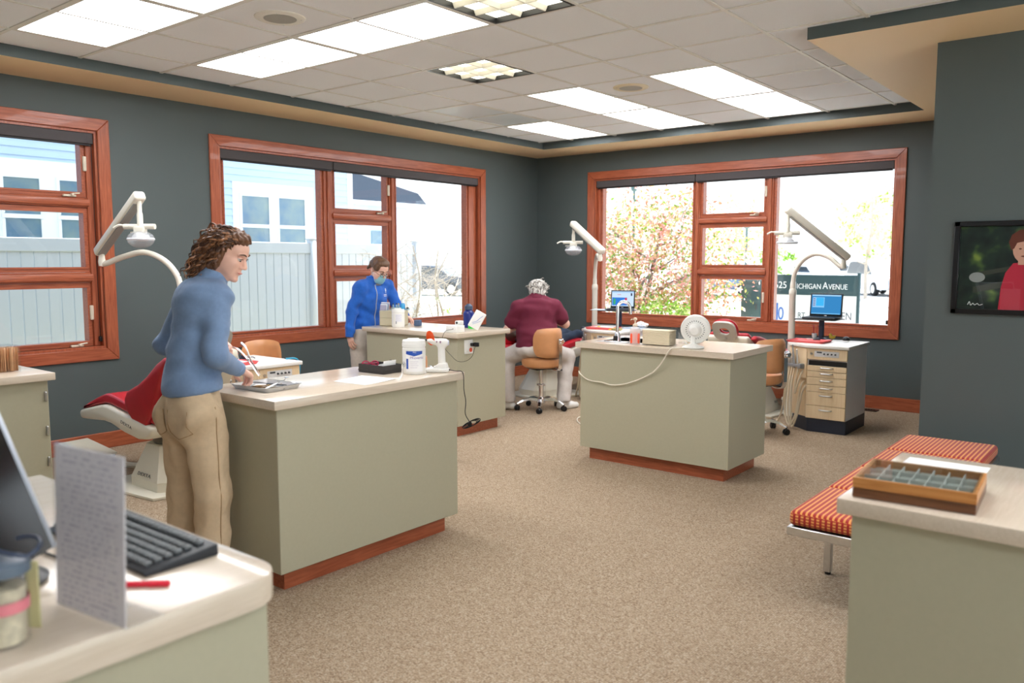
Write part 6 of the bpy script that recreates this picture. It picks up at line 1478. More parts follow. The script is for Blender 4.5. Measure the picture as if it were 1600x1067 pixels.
cd = thing('index_card', 'second white card lying low behind the red glasses in the black tray', 'card', (3.41, -6.00, T0+0.006), 0.3)
MB().box(-0.001, 0.001, -0.05, 0.03, 0, 0.047, M=Matrix.Rotation(0.35, 4, 'Y')).obj('card', PAPER, cd)
gl_ = thing('red_glasses', 'folded magenta-red plastic glasses in the black tray', 'glasses', (3.345, -6.02, T0+0.045), 0.9)
MG = pbr('magenta_plastic', (176, 34, 76), 0.35); mb = MB()
for s_ in (-1, 1): mb.tube([(s_*0.026+0.020*math.cos(t_), 0, 0.004+0.014*math.sin(t_)) for t_ in np.linspace(0, 2*PI, 13)], 0.0035, 6)
mb.tube([(-0.006, 0, 0.006), (0.006, 0, 0.006)], 0.003, 5); mb.obj('rims', MG, gl_)
for s_ in (-1, 1): MB().tube([(s_*0.047, 0.0, 0.006), (s_*0.047, 0.012, 0.005), (-s_*0.01, 0.018, 0.0), (-s_*0.03, 0.02, -0.008)], 0.003, 6).obj('temple', MG, gl_)
mk = thing('marker_pen', 'short black-capped orange marker leaning in the corner of the black tray', 'pen', (3.43, -5.94, T0+0.006)); mk.rotation_euler = (0.25, 0.1, 0.4)
MB().tube([(0, 0, 0), (0, 0, 0.045)], 0.006, 8).obj('barrel', pbr('orange_plastic', (226, 120, 60), 0.4), mk); MB().tube([(0, 0, 0.045), (0, 0, 0.066)], 0.0065, 8).obj('cap', BLACK, mk)
# wipes tubs
def tub(lab, loc, rz, r0, h, full):
    r = thing('wipes_tub', lab, 'tub', loc, rz)
    MB().ring([(r0*0.93, 0), (r0*0.97, 0.004), (r0*0.99, 0.02), (r0, h*0.72), (r0*0.965, h*0.73), (r0*0.965, h*0.78)], 32).obj('jar', TUBW, r)
    ld = MB().ring([(r0*0.985, h*0.765), (r0*1.01, h*0.775), (r0*1.01, h*0.86), (r0*0.985, h*0.87), (r0*0.985, h*0.93), (r0*0.95, h*0.955), (r0*0.6, h*0.965), (0.0, h*0.965)], 32, caps=False).obj('lid', TUBW, r)
    MB().rbox(-r0*0.55, r0*0.45, -r0*0.32, r0*0.32, h*0.955, h*1.0, 0.008, 2, M=rotz(0.4)).obj('flip_cap', TUBW, ld)
    R = r0*1.004
    def wrap(a0, a1, zf0, zf1, m, nm, par, n=14, tri=None):
        vv = []; ff = []
        for i in range(n+1):
            u = i/n; a = a0+(a1-a0)*u; zl = zf0 if tri is None else zf0-tri*(1-abs(2*u-1)); vv += [(R*math.cos(a), R*math.sin(a), zl), (R*math.cos(a), R*math.sin(a), zf1)]
        for i in range(n): ff.append((2*i, 2*i+2, 2*i+3, 2*i+1))
        MB().add(vv, ff, True).obj(nm, m, par)
    A0 = -PI/2
    if full:
        jb = r.children[0]
        wrap(A0-0.35, A0+1.15, h*0.58, h*0.665, BLUEP, 'blue_band', jb, tri=h*0.06); wrap(A0-0.33, A0-0.13, h*0.16, h*0.45, BLUEP, 'blue_bar', jb, 4)
        R = r0*1.003; wrap(A0-0.36, A0+1.16, h*0.08, h*0.58, pbr('label_white', (244, 244, 246), 0.4), 'label', jb); R = r0*1.006
        def curved(txt, size, a, z, m, sp=1.0):
            me = text_mesh(txt, size, 0.0, 'LEFT', sp); 
            for v in me.vertices:
                an = a+v.co.x/r0; v.co = Vector((R*math.cos(an), R*math.sin(an), z+v.co.y))
            me.materials.clear(); me.materials.append(m); o = bpy.data.objects.new('lettering', me); COL.objects.link(o); o.parent = jb
        curved('PReventic', 0.022, A0+0.02, h*0.475, LILAC, 0.95); curved('PRO', 0.010, A0+0.28, h*0.63, PAPER)
        for k in range(4): wrap(A0+0.04, A0+0.75-0.1*(k % 2), h*(0.36-0.055*k), h*(0.372-0.055*k), pbr('label_pale_line', (206, 204, 216), 0.5), 'label_line', jb, 8)
        ci = [(math.cos(t_)*0.014, math.sin(t_)*0.014) for t_ in np.linspace(0, 2*PI, 19)]
        MB().tube([(R*math.cos(A0-0.66+x/r0), R*math.sin(A0-0.66+x/r0), h*0.28+z) for x, z in ci], 0.0009, 4).tube([(R*math.cos(A0-0.66+x/r0), R*math.sin(A0-0.66+x/r0), h*0.28-x*0.7) for x in (-0.010, 0.010)], 0.0012, 4).tube([(R*math.cos(A0-0.66+x/r0), R*math.sin(A0-0.66+x/r0), h*0.28+x*0.8) for x in (-0.006, 0.008)], 0.0018, 4).obj('no_flush_symbol', TXTG, jb)
    else:
        jb = r.children[0]
        wrap(A0-0.05, A0+0.95, h*0.30, h*0.70, pbr('label_grey_white', (226, 228, 236), 0.5), 'label', jb)
        R = r0*1.007
        for k in range(7): wrap(A0+0.02, A0+0.85-0.12*(k % 3), h*(0.66-0.045*k), h*(0.672-0.045*k), pbr('label_pale_line', (206, 204, 216), 0.5), 'label_line', jb, 8)
        wrap(A0-0.02, A0+0.10, h*0.20, h*0.34, TXTG, 'label_mark', jb, 3)
    return r
tub('large white wipes tub with blue label on the near counter', (3.585, -5.905, T0), 0.42, 0.066, 0.200, True)
tub('smaller white tub beside the beige box on the second counter', (1.150, -3.728, T0), 0.45, 0.062, 0.180, False)
# curing light
cl = thing('curing_light', 'white cordless curing gun with orange shield standing on its base on the near counter', 'curing light', (3.652, -5.772, T0), 0.62)
GUN = pbr('gun_white', (238, 236, 232), 0.3)
MB().prism([(-0.075, -0.030), (-0.055, -0.042), (0.045, -0.042), (0.060, -0.030), (0.060, 0.030), (0.045, 0.042), (-0.055, 0.042), (-0.075, 0.030)], 0, 0.022, 2, bevel=0.008, seg=2).prism([(-0.04, 0.02), (0.055, 0.02), (0.045, 0.055), (0.0, 0.050)], -0.028, 0.028, 1, bevel=0.008).obj('base', GUN, cl)
V, Q = sdf([('c', (0.018, 0, 0.05), (0.014, 0, 0.165), 0.022, 0.020, 0.02), ('c', (-0.035, 0, 0.176), (0.035, 0, 0.168), 0.017, 0.024, 0.02), ('c', (-0.06, 0, 0.180), (-0.03, 0, 0.177), 0.010, 0.014, 0.012)], 0.0045); put('gun_body', mesh_from('gun', [(V, Q, 0)], [GUN]), cl)
ORG = bpy.data.materials.new('orange_acrylic'); ORG.use_nodes = True; bb_ = ORG.node_tree.nodes['Principled BSDF']; bb_.inputs['Base Color'].default_value = C3(240, 84, 24); bb_.inputs['Roughness'].default_value = 0.1; bb_.inputs['Alpha'].default_value = 0.86
MB().ring([(0.004, 0), (0.024, 0.001), (0.036, 0.004), (0.036, 0.006), (0.024, 0.003), (0.004, 0.002)], 24, M=Matrix.Translation((-0.052, 0, 0.194)) @ rotz(0.85) @ Matrix.Rotation(PI/2-0.15, 4, 'Y') @ Matrix.Scale(1.2, 4, (1, 0, 0))).obj('shield', ORG, cl)
MB().tube([(-0.05, 0, 0.181), (-0.085, 0, 0.184), (-0.108, 0, 0.190)], [0.006, 0.0055, 0.005], 8).obj('light_guide', BLACK, cl)
MB().rbox(-0.012, -0.004, -0.0225, -0.018, 0.170, 0.180, 0.002, 1).rbox(0.008, 0.018, -0.026, -0.020, 0.166, 0.180, 0.002, 1).obj('button', pbr('button_mauve', (150, 110, 140), 0.4), cl)
MB().ring([(0.015, 0), (0.016, 0.003)], 16, M=Matrix.Translation((0.056, 0, 0.168)) @ Matrix.Rotation(PI/2, 4, 'Y')).obj('end_cap', pbr('cap_pale_blue', (200, 206, 226), 0.3), cl)
cb = thing('charger_cable', 'thin black cable hanging off the near counter end, tied in a bundle', 'cable', (3.74, -5.72, T0))
P = [(-0.03, -0.02, 0.012), (0.0, 0.0, 0.006), (0.028, 0.012, 0.006), (0.040, 0.018, -0.02), (0.042, 0.018, -0.10), (0.045, 0.03, -0.17), (0.046, 0.024, -0.24), (0.06, 0.045, -0.29)]
mb = MB().tube(bez(P, 5), 0.0026, 6)
for k in range(4):
    mb.tube([(0.06+0.006*k+0.035*math.cos(t_), 0.045+0.022*math.cos(t_)+0.004*k, -0.305+0.004*k+0.016*math.sin(t_)+0.018*math.cos(t_)) for t_ in np.linspace(0, 2*PI, 17)], 0.0026, 5)
mb.obj('lead', BLACK, cb); MB().tube([(-0.06, -0.035, 0.014), (-0.03, -0.02, 0.012)], 0.005, 8).obj('plug_tip', BLACK, cb); MB().ring([(0.016, -0.004), (0.016, 0.004)], 10, (0.06, 0.045, -0.303), 0).obj('cable_tie', BLACK, cb)

# --- counter B
bx_ = thing('file_box', 'beige metal drawer box on the left end of the second counter', 'box', (0.955, -3.600, T0), 0.42)
BG = pbr('beige_enamel', (200, 192, 164), 0.45)
MB().rbox(-0.105, 0.105, -0.115, 0.115, 0, 0.150, 0.004, 1).obj('case', BG, bx_); MB().rbox(-0.098, 0.098, -0.120, -0.113, 0.006, 0.072, 0.003, 1).obj('drawer', BG, bx_); MB().rbox(-0.098, 0.098, -0.120, -0.113, 0.078, 0.144, 0.003, 1).obj('drawer', BG, bx_)
T1 = T0+0.1505
cr_ = thing('card_rack', 'clear rack of appointment cards on the beige drawer box', 'card rack', (0.895, -3.68, T1), 0.42)
for k in range(5): MB().box(-0.045+0.004*k, 0.045-0.002*k, -0.001, 0.001, 0.0, 0.078-0.006*k, M=Matrix.Translation((0, 0.03-0.014*k, 0)) @ Matrix.Rotation(-0.25, 4, 'X')).obj('card', [PAPER, pbr('card_mauve', (176, 172, 196), 0.6), pbr('card_sky', (150, 178, 204), 0.6)][k % 3], cr_)
MB().rbox(-0.055, 0.055, -0.05, 0.05, 0, 0.006, 0.002, 1).rbox(-0.055, 0.055, -0.052, -0.048, 0, 0.055, 0.0015, 1).obj('acrylic_stand', ACRYL, cr_)
bt2 = thing('bottle_stand', 'low clear stand for dropper bottles on the beige drawer box', 'stand', (0.985, -3.60, T1), 0.42)
MB().rbox(-0.045, 0.060, -0.05, 0.05, 0.0, 0.012, 0.003, 1).rbox(-0.045, 0.060, -0.05, 0.05, 0.018, 0.024, 0.003, 1).obj('shelf', pbr('stand_sea_green', (186, 206, 196), 0.3), bt2)
def bottle(name, lab, loc, rz, r0, h, mat, capm, neck=0.4, caph=0.25, cat='bottle', group=None, liquid=None):
    r = thing(name, lab, cat, loc, rz, group)
    MB().ring([(r0*0.9, 0), (r0, 0.004), (r0, h*0.6), (r0*0.85, h*0.68), (r0*neck, h*0.74), (r0*neck, h*0.78)], 18).obj('bottle_body', mat, r)
    MB().ring([(r0*neck*1.25, h*0.76), (r0*neck*1.2, h*0.76+h*caph*0.6), (r0*neck*0.5, h*0.76+h*caph), (0.0, h*0.76+h*caph)], 14, caps=False).obj('cap', capm, r)
    return r
for k, (dx, dy, cm, lab) in enumerate(((-0.02, -0.02, BLACK, 'tiny black-capped dropper bottle, leftmost on the clear stand'), (0.005, 0.0, BLACK, 'tiny black-capped dropper bottle in the middle of the clear stand'), (0.035, -0.015, pbr('cap_yellow', (232, 196, 60), 0.4), 'tiny yellow-capped dropper bottle on the clear stand'))):
    p = Matrix.Translation((0.985, -3.60, T1+0.0245)) @ rotz(0.42) @ Vector((dx, dy, 0)); bottle('dropper_bottle', lab, tuple(p), 0, 0.009, 0.042, pbr('vial_glass', (150, 176, 186), 0.15), cm, 0.6, 0.3, group='dropper bottles')
bottle('squeeze_bottle', 'clear squeeze bottle half full of blue liquid on the beige drawer box', (1.035, -3.555, T1), 0, 0.023, 0.092, pbr('blue_liquid', (70, 160, 214), 0.15), pbr('cap_frosted', (224, 234, 240), 0.35), 0.55, 0.4)
r = thing('tissue_cup', 'small dark-capped jar at the right back of the beige drawer box', 'jar', (1.075, -3.53, T1)); MB().ring([(0.018, 0), (0.02, 0.012), (0.02, 0.016)], 14).obj('jar_body', pbr('vial_glass', (150, 176, 186), 0.15), r); MB().ring([(0.012, 0.016), (0.012, 0.028)], 12).obj('lid', BLACK, r)
r = thing('small_blue_box', 'small blue-grey box behind the beige drawer box on the second counter', 'box', (1.185, -3.50, T0), 0.4); MB().rbox(-0.03, 0.03, -0.03, 0.03, 0, 0.05, 0.004, 1).obj('case', pbr('slate_blue', (74, 96, 130), 0.4), r); MB().rbox(-0.031, 0.031, -0.031, 0.031, 0.05, 0.056, 0.002, 1).obj('lid', pbr('slate_blue', (74, 96, 130), 0.4), r)
wb = thing('white_device', 'low white charger box with a cable on the corner of the second counter', 'charger', (1.955, -3.795, T0), 0.12)
MB().rbox(-0.062, 0.062, -0.058, 0.058, 0, 0.062, 0.005, 2).obj('case', WHITE, wb); MB().rbox(0.012, 0.020, -0.060, -0.056, 0.030, 0.038, 0.001, 1).obj('jack_hole', BLACK, wb)
wb2 = thing('white_holder', 'small white holder with a black socket on top of the white charger box', 'holder', (1.975, -3.765, T0+0.0625), 0.12)
MB().rbox(-0.030, 0.030, -0.028, 0.03, 0, 0.040, 0.008, 2).obj('case', WHITE, wb2); MB().ring([(0.011, -0.031), (0.010, -0.027)], 14, (-0.006, 0, 0.022), 1).obj('round_socket', BLACK, wb2)
tx = thing('tissue_pack', 'tilted white packet with a blue line print leaning beside the blue jar', 'packet', (1.955, -3.585, T0)); tx.rotation_euler = (0.0, 0.52, 0.75)
MB().rbox(-0.052, 0.052, -0.016, 0.016, 0.03, 0.195, 0.006, 2).obj('packet', PAPER, tx)
MB().tube(bez([(-0.03, -0.017, 0.07), (0.0, -0.017, 0.10), (0.015, -0.017, 0.14), (0.03, -0.017, 0.17)], 4), 0.002, 4).tube([(-0.02, -0.017, 0.06), (0.035, -0.017, 0.12)], 0.0015, 4).obj('print', pbr('print_sky', (120, 150, 206), 0.5), tx)
bj = bottle('blue_jar', 'large dark blue bottle with a wide grey-blue cap on the second counter', (1.70, -3.33, T0), 0, 0.052, 0.225, pbr('cobalt_plastic', (30, 44, 120), 0.25), pbr('cap_slate', (66, 82, 106), 0.4), 0.62, 0.24)
r = thing('tape_roll', 'bright green roll of tape lying on the second counter', 'tape', (1.80, -3.375, T0)); GRN = pbr('tape_green', (40, 204, 72), 0.35)
MB().ring([(0.030, 0), (0.052, 0), (0.052, 0.026), (0.030, 0.026), (0.030, 0)], 28, caps=False).obj('tape', GRN, r); MB().ring([(0.026, 0), (0.030, 0), (0.030, 0.026), (0.026, 0.026), (0.026, 0)], 24, caps=False).obj('core', pbr('card_core', (190, 160, 120), 0.8), r)
pg = thing('plug_adapter', 'black plug-in adapter in the socket on the end of the second counter', 'adapter', (2.061, -3.692, 0.825))
MB().rbox(-0.004, 0.03, -0.022, 0.022, -0.014, 0.014, 0.005, 2).rbox(0.024, 0.072, -0.012, 0.020, -0.018, 0.020, 0.006, 2).obj('adapter_body', BLACK, pg)
pc2 = thing('adapter_cable', 'thin black cable looping from the white charger box to the wall adapter', 'cable', (2.0, -3.93, 0.9))
P = [Vector(p)-Vector((2.0, -3.93, 0.9)) for p in ((1.985, -3.865, 0.968), (1.96, -3.925, 0.955), (1.93, -3.935, 0.90), (1.925, -3.93, 0.86), (1.96, -3.925, 0.79), (2.02, -3.925, 0.745), (2.075, -3.90, 0.695), (2.08, -3.80, 0.685), (2.085, -3.72, 0.72), (2.09, -3.69, 0.79), (2.10, -3.69, 0.808))]
MB().tube(bez(P, 5), 0.0022, 5).obj('lead', BLACK, pc2); MB().rbox(-0.012, 0.012, -0.01, 0.01, -0.010, 0.022, 0.005, 2, M=Matrix.Translation(P[3])).obj('connector', BLACK, pc2)

# --- counter C
fa = thing('sink_tap', 'tall chrome gooseneck sensor tap beside the sink', 'tap', (3.55, -3.655, TOPZ+0.003))
MB().rbox(-0.105, 0.105, -0.030, 0.030, 0, 0.006, 0.003, 2).obj('deck_plate', CHROME, fa)
V, Q = sdf([('c', (0, 0, 0.0), (0, 0, 0.065), 0.030, 0.019, 0.01)], 0.006, cuts=[((0, 0, 0.004), (0, 0, -1))]); put('tap_body', mesh_from('tap', [(V, Q, 0)], [CHROME]), fa)
MB().rbox(-0.019, 0.019, -0.034, -0.020, 0.010, 0.050, 0.006, 2).obj('sensor', BLACK, fa)
dv = Vector((0.062, 0.085, 0)).normalized(); R_ = 0.052
P = [Vector((0, 0, 0.06)), Vector((0, 0, 0.15)), Vector((0, 0, 0.235))]+[dv*(R_-R_*math.cos(t_))+Vector((0, 0, 0.262+R_*math.sin(t_))) for t_ in np.linspace(0.1, PI, 9)]+[dv*2*R_+dv*0.006+Vector((0, 0, 0.215))]
MB().tube(bez(P, 4), 0.0125, 12).obj('spout', CHROME, fa)
so_ = thing('soap_dispenser', 'clear pump bottle of orange soap beside the sink', 'soap dispenser', (3.735, -3.700, T0), 0.5)
SOAP = pbr('orange_soap', (246, 92, 62), 0.25); FROST = pbr('frosted_plastic', (236, 236, 234), 0.35, alpha=0.45)
MB().rbox(-0.036, 0.036, -0.024, 0.024, 0.003, 0.088, 0.012, 3).obj('soap', SOAP, so_)
MB().ring([(0.040, 0.0), (0.041, 0.01), (0.041, 0.105), (0.036, 0.122), (0.018, 0.132), (0.016, 0.145)], 20, M=Matrix.Scale(0.68, 4, (0, 1, 0))).obj('bottle_body', FROST, so_)
pm_ = MB().ring([(0.018, 0.138), (0.018, 0.152), (0.010, 0.156), (0.006, 0.16), (0.006, 0.186)], 14).obj('pump', pbr('pump_almond', (232, 214, 190), 0.4), so_)
MB().ring([(0.014, 0.184), (0.015, 0.196), (0.008, 0.204), (0.0, 0.205)], 12, caps=False).tube([(0, 0, 0.192), (-0.03, -0.01, 0.190), (-0.034, -0.012, 0.182)], [0.005, 0.004, 0.003], 7).obj('pump_head', pbr('pump_almond', (232, 214, 190), 0.4), pm_)
tw = thing('paper_towels', 'stack of beige folded paper towels in a clear holder on the sink counter', 'paper towels', (3.905, -3.625, T0), 0.04)
TWL = pbr('towel_beige', (226, 214, 188), 0.9, bump=0.2, bscale=200)
for k in range(13):
    MB().rbox(-0.117+0.002*(k % 3), 0.110-0.002*(k % 2), -0.062, 0.058, 0.004+k*0.0085, 0.0122+k*0.0085, 0.003, 1).obj('paper_towel', TWL, tw)
hb = MB().rbox(-0.122, 0.122, -0.068, 0.066, 0, 0.003, 0.001, 1).rbox(0.113, 0.117, -0.068, 0.066, 0, 0.132, 0.0015, 1).rbox(-0.122, -0.119, -0.02, 0.066, 0, 0.10, 0.001, 1).rbox(-0.122, 0.117, 0.062, 0.066, 0, 0.132, 0.0015, 1).obj('acrylic_holder', ACRYL, tw)
cbn = thing('clear_bin', 'clear acrylic bin behind the paper towels on the sink counter', 'bin', (4.02, -3.36, T0), 0.1)
for a in ((-0.07, 0.07, -0.06, -0.057, 0, 0.14), (-0.07, 0.07, 0.057, 0.06, 0, 0.14), (-0.07, -0.067, -0.057, 0.057, 0, 0.14), (0.067, 0.07, -0.057, 0.057, 0, 0.14), (-0.067, 0.067, -0.057, 0.057, 0, 0.003)): MB().box(*a).obj('side' if a[5] > 0.01 else 'floor_panel', ACRYL, cbn)
fan = thing('desk_fan', 'round white desk fan seen from behind on the sink counter', 'fan', (4.215, -3.690, T0), 0.0)
FW = pbr('fan_white', (240, 240, 236), 0.35)
MB().ring([(0.075, 0), (0.082, 0.006), (0.075, 0.014), (0.040, 0.024), (0.020, 0.034), (0.016, 0.06), (0.014, 0.10)], 24).obj('stand', FW, fan)
axd = (vV*0.92+rV*0.30+Vector((0, 0, 0.10))).normalized(); q_ = axd.to_track_quat('Z', 'Y').to_matrix().to_4x4(); MF = Matrix.Translation((0.01, 0.01, 0.135)) @ q_
hd = MB().ring([(0.0, -0.060), (0.028, -0.058), (0.040, -0.045), (0.044, -0.015), (0.048, -0.006), (0.085, -0.004), (0.103, 0.006), (0.108, 0.018), (0.108, 0.030)], 36, M=MF, caps=False).obj('rear_housing', FW, fan)
mb = MB()
for k in range(26):
    a = 2*PI*k/26; mb.rbox(0.060, 0.070, -0.0022, 0.0022, -0.0062, -0.0035, 0.0008, 1, M=MF @ rotz(a))
mb.obj('vent_slots', DKGREY, hd)
MB().ring([(0.093, 0.0), (0.0955, -0.003), (0.098, 0.001)], 36, M=MF, caps=False).obj('rim_bead', FW, hd)
mb = MB()
for k in range(10): mb.tube([MF @ Vector((0.02+k*0.009, 0, 0.05-0.0006*k*k*0.3))]+[MF @ Vector(((0.02+k*0.009)*math.cos(t_), (0.02+k*0.009)*math.sin(t_), 0.05-0.0006*k*k*0.3)) for t_ in np.linspace(0.4, 2*PI, 16)], 0.0012, 4)
mb.obj('front_grille', FW, hd)
for k in range(4):
    a = k*PI/2; bl_ = [MF @ Vector((r_*math.cos(a+o), r_*math.sin(a+o), z)) for r_, o, z in ((0.02, -0.2, 0.018), (0.09, -0.35, 0.012), (0.095, 0.35, 0.034), (0.02, 0.3, 0.030))]
    MB().add(bl_, [(0, 1, 2, 3)]).obj('blade', FW, hd)
MB().tube([MF @ Vector((0.018, 0, -0.05)), MF @ Vector((0.018, 0, -0.066))], 0.006, 8).obj('knob', FW, hd)
fc = thing('fan_cord', 'white cord drooping across the front of the sink counter from the fan', 'cord', (4.1, -3.8, 0.9))
pts = [(4.20, -3.73, 0.939), (4.165, -3.78, 0.940), (4.12, -3.825, 0.9405), (4.105, -3.842, 0.925), (4.05, -3.835, 0.845), (4.008, -3.825, 0.794), (3.956, -3.817, 0.747), (3.876, -3.815, 0.701), (3.794, -3.815, 0.665), (3.711, -3.815, 0.637), (3.60, -3.815, 0.620), (3.51, -3.815, 0.633), (3.421, -3.815, 0.635), (3.361, -3.815, 0.65), (3.305, -3.812, 0.685), (3.285, -3.79, 0.69), (3.27, -3.70, 0.55), (3.2, -3.5, 0.25), (3.0, -3.2, 0.05), (2.75, -2.85, 0.012), (2.48, -2.62, 0.010), (2.36, -2.40, 0.010), (2.50, -2.30, 0.012), (2.8, -2.35, 0.010), (3.0, -2.2, 0.010)]
MB().tube(bez([Vector(p)-Vector((4.1, -3.8, 0.9)) for p in pts], 4), 0.0048, 7).obj('lead', pbr('cord_ivory', (236, 228, 212), 0.4), fc)

# --- laptops on posts, trays and clutter on the dental cabinets
def laptop(lab, loc, rz, kind, scr=(0.315, 0.20)):
    r = thing('laptop_stand', lab, 'laptop stand', loc, rz)
    MB().ring([(0.05, 0), (0.05, 0.008), (0.026, 0.014), (0.026, 0.19)], 16).obj('post', pbr('post_dark_blue', (38, 44, 66), 0.4), r)
    MB().rbox(-0.22, 0.17, -0.15, 0.11, 0.19, 0.20, 0.004, 1).obj('shelf', BLACK, r)
    lp = thing('laptop', lab.replace('dark post and shelf holding the laptop', 'open black laptop on the post shelf'), 'laptop', (0, 0, 0), 0)
    lp.location = Vector(loc)+Vector((0, 0, 0.2005)); lp.rotation_euler = (0, 0, rz)
    w, h = scr
    MB().rbox(-w/2, w/2, -0.115, 0.10, 0, 0.018, 0.005, 2).obj('keyboard_base', DKGREY, lp)
    kk = MB()
    for i in range(12):
        for j in range(4): kk.box(-w/2+0.02+i*(w-0.04)/12, -w/2+0.02+(i+0.84)*(w-0.04)/12, -0.055+j*0.027, -0.055+j*0.027+0.022, 0.0175, 0.020)
    ko = kk.obj('keys', BLACK, lp); ko['kind'] = 'stuff'
    ML = Matrix.Translation((0, 0.10, 0.012)) @ Matrix.Rotation(-0.10, 4, 'X')
    MB().rbox(-w/2, w/2, 0, 0.012, 0, h+0.03, 0.006, 2, M=ML).obj('lid', BLACK, lp)
    a, b0, b1 = w/2-0.014, 0.026, h+0.018
    scn = emis('screen_'+kind, (52, 122, 176) if kind == 'b' else (186, 206, 226), 0.75)
    so2 = MB().box(-a, a, -0.0012, 0.0, b0, b1, M=ML).obj('screen', scn, lp)
    def pan(x0, x1, z0, z1, c, nm='window_pane_print', y=-0.002):
        MB().box(-a+2*a*x0, -a+2*a*x1, y, y+0.0006, b0+(b1-b0)*z0, b0+(b1-b0)*z1, M=ML).obj(nm, emis('scr_%d_%d_%d' % c, c, 0.8), so2)
    if kind == 'b':
        pan(0.02, 0.98, 0.93, 0.99, (150, 190, 216), 'menu_bar'); pan(0.04, 0.44, 0.34, 0.86, (120, 176, 216), 'window_frame'); pan(0.16, 0.42, 0.42, 0.84, (60, 160, 214), 'chart', -0.0026); pan(0.05, 0.14, 0.38, 0.84, (150, 170, 200), 'list', -0.0026)
        for k in range(5): pan(0.06, 0.13, 0.42+0.085*k, 0.455+0.085*k, (70, 96, 140), 'list_row', -0.0032)
        pan(0.02, 0.98, 0.01, 0.05, (110, 170, 210), 'task_bar')
    else:
        pan(0.0, 1.0, 0.90, 1.0, (150, 180, 210), 'menu_bar'); pan(0.02, 0.70, 0.05, 0.58, (50, 110, 190), 'window_frame'); pan(0.08, 0.18, 0.12, 0.5, (60, 150, 110), 'green_block', -0.0026); pan(0.6, 0.7, 0.15, 0.56, (180, 60, 90), 'red_block', -0.0026); pan(0.25, 0.42, 0.76, 0.79, (190, 80, 90), 'red_line', -0.0026); pan(0.86, 0.93, 0.70, 0.88, (60, 60, 80), 'icon', -0.0026)
    MB().box(-0.012, 0.012, -0.0015, 0.0, 0.008, 0.016, M=ML).obj('badge', STEEL, lp)
    return r
laptop('dark post and shelf holding the laptop before the address sign', (4.262, -1.02, 0.8055), 0.0, 'b')
laptop('dark post and shelf holding the laptop before the blossoming tree', (1.985, -1.05, 0.8055), 0.25, 'm', (0.29, 0.18))
mp = thing('mouse_pad', 'white mouse pad sticking out of the laptop shelf before the blossoming tree', 'mouse pad', (1.80, -1.17, 1.0065), 0.25); MB().rbox(-0.09, 0.09, -0.10, 0.10, 0, 0.004, 0.0015, 1).obj('pad', pbr('pad_pale_blue', (206, 226, 244), 0.4), mp)
UZ = 0.8055
tray('red_tray', 'flat red tray on the right drawer cabinet', 'tray', (4.265, -1.37, UZ), -0.05, 0.36, 0.26, 0.018, REDTRAY)
r = thing('hand_mirror', 'small grey handle lying on the red tray on the right cabinet', 'instrument', (4.33, -1.36, UZ+0.018)); MB().rbox(-0.03, 0.035, -0.008, 0.008, 0, 0.012, 0.004, 2, M=rotz(0.3)).obj('grip', DKGREY, r); MB().tube([(-0.03, -0.01, 0.006), (-0.08, -0.03, 0.006)], 0.003, 6).obj('shaft', STEEL, r)
r = thing('brush_cup', 'small white cup holding red brushes on the right cabinet', 'cup', (4.165, -0.93, UZ)); MB().ring([(0.020, 0), (0.026, 0.045), (0.024, 0.045), (0.019, 0.004), (0.0, 0.004)], 18, caps=False).obj('cup_wall', WHITE, r)
for k, (dx, dy) in enumerate(((0.008, 0.004), (-0.006, 0.008), (0.0, -0.008))):
    q2 = thing('brush', ('red brush leaning right in the white cup', 'red brush leaning back in the white cup', 'pinkish brush upright in the white cup')[k], 'brush', (4.165+dx, -0.93+dy, UZ+0.006)); MB().tube([(0, 0, 0), (dx*2.2, dy*1.5, 0.10)], 0.003, 6).obj('shaft', pbr('brush_red', (206, 70, 84), 0.4), q2); MB().tube([(dx*2.2, dy*1.5, 0.10), (dx*2.6, dy*1.8, 0.118)], [0.004, 0.006], 6).obj('bristles', pbr('brush_pink', (226, 120, 130), 0.7), q2)
dk = thing('toy_duck', 'small yellow duck shape on the right cabinet behind the red tray', 'toy', (4.345, -0.95, UZ), 0.5); YEL = pbr('duck_yellow', (244, 206, 70), 0.4)
V, Q = sdf([('e', (0, 0, 0.018), (0.030, 0.022, 0.018), None, 0.01), ('e', (-0.016, 0, 0.040), (0.015, 0.014, 0.015), None, 0.008), ('c', (0.02, 0, 0.024), (0.034, 0, 0.034), 0.008, 0.004, 0.008)], 0.004); put('duck_body', mesh_from('duck', [(V, Q, 0)], [YEL]), dk); MB().sph((-0.033, 0, 0.038), 0.006, 8, (1.2, 1, 0.6)).obj('beak', pbr('beak_orange', (236, 140, 50), 0.4), dk)
ms = thing('computer_mouse', 'dark computer mouse on the right cabinet top', 'mouse', (4.50, -1.02, UZ), 0.3); V, Q = sdf([('e', (0, 0, 0.008), (0.034, 0.052, 0.028), None, 0.01)], 0.005, cuts=[((0, 0, 0.001), (0, 0, -1))]); put('shell', mesh_from('mouse', [(V, Q, 0)], [BLACK]), ms); MB().ring([(0.005, -0.003), (0.005, 0.003)], 10, (0, -0.025, 0.032), 0).obj('wheel', DKGREY, ms)
mp = thing('mouse_pad', 'white card under the mouse on the right cabinet', 'mouse pad', (4.47, -1.10, UZ-0.0004), 0.2); MB().box(-0.07, 0.07, -0.06, 0.09, 0.0004, 0.0010).obj('pad', PAPER, mp); ms.location.z += 0.0012
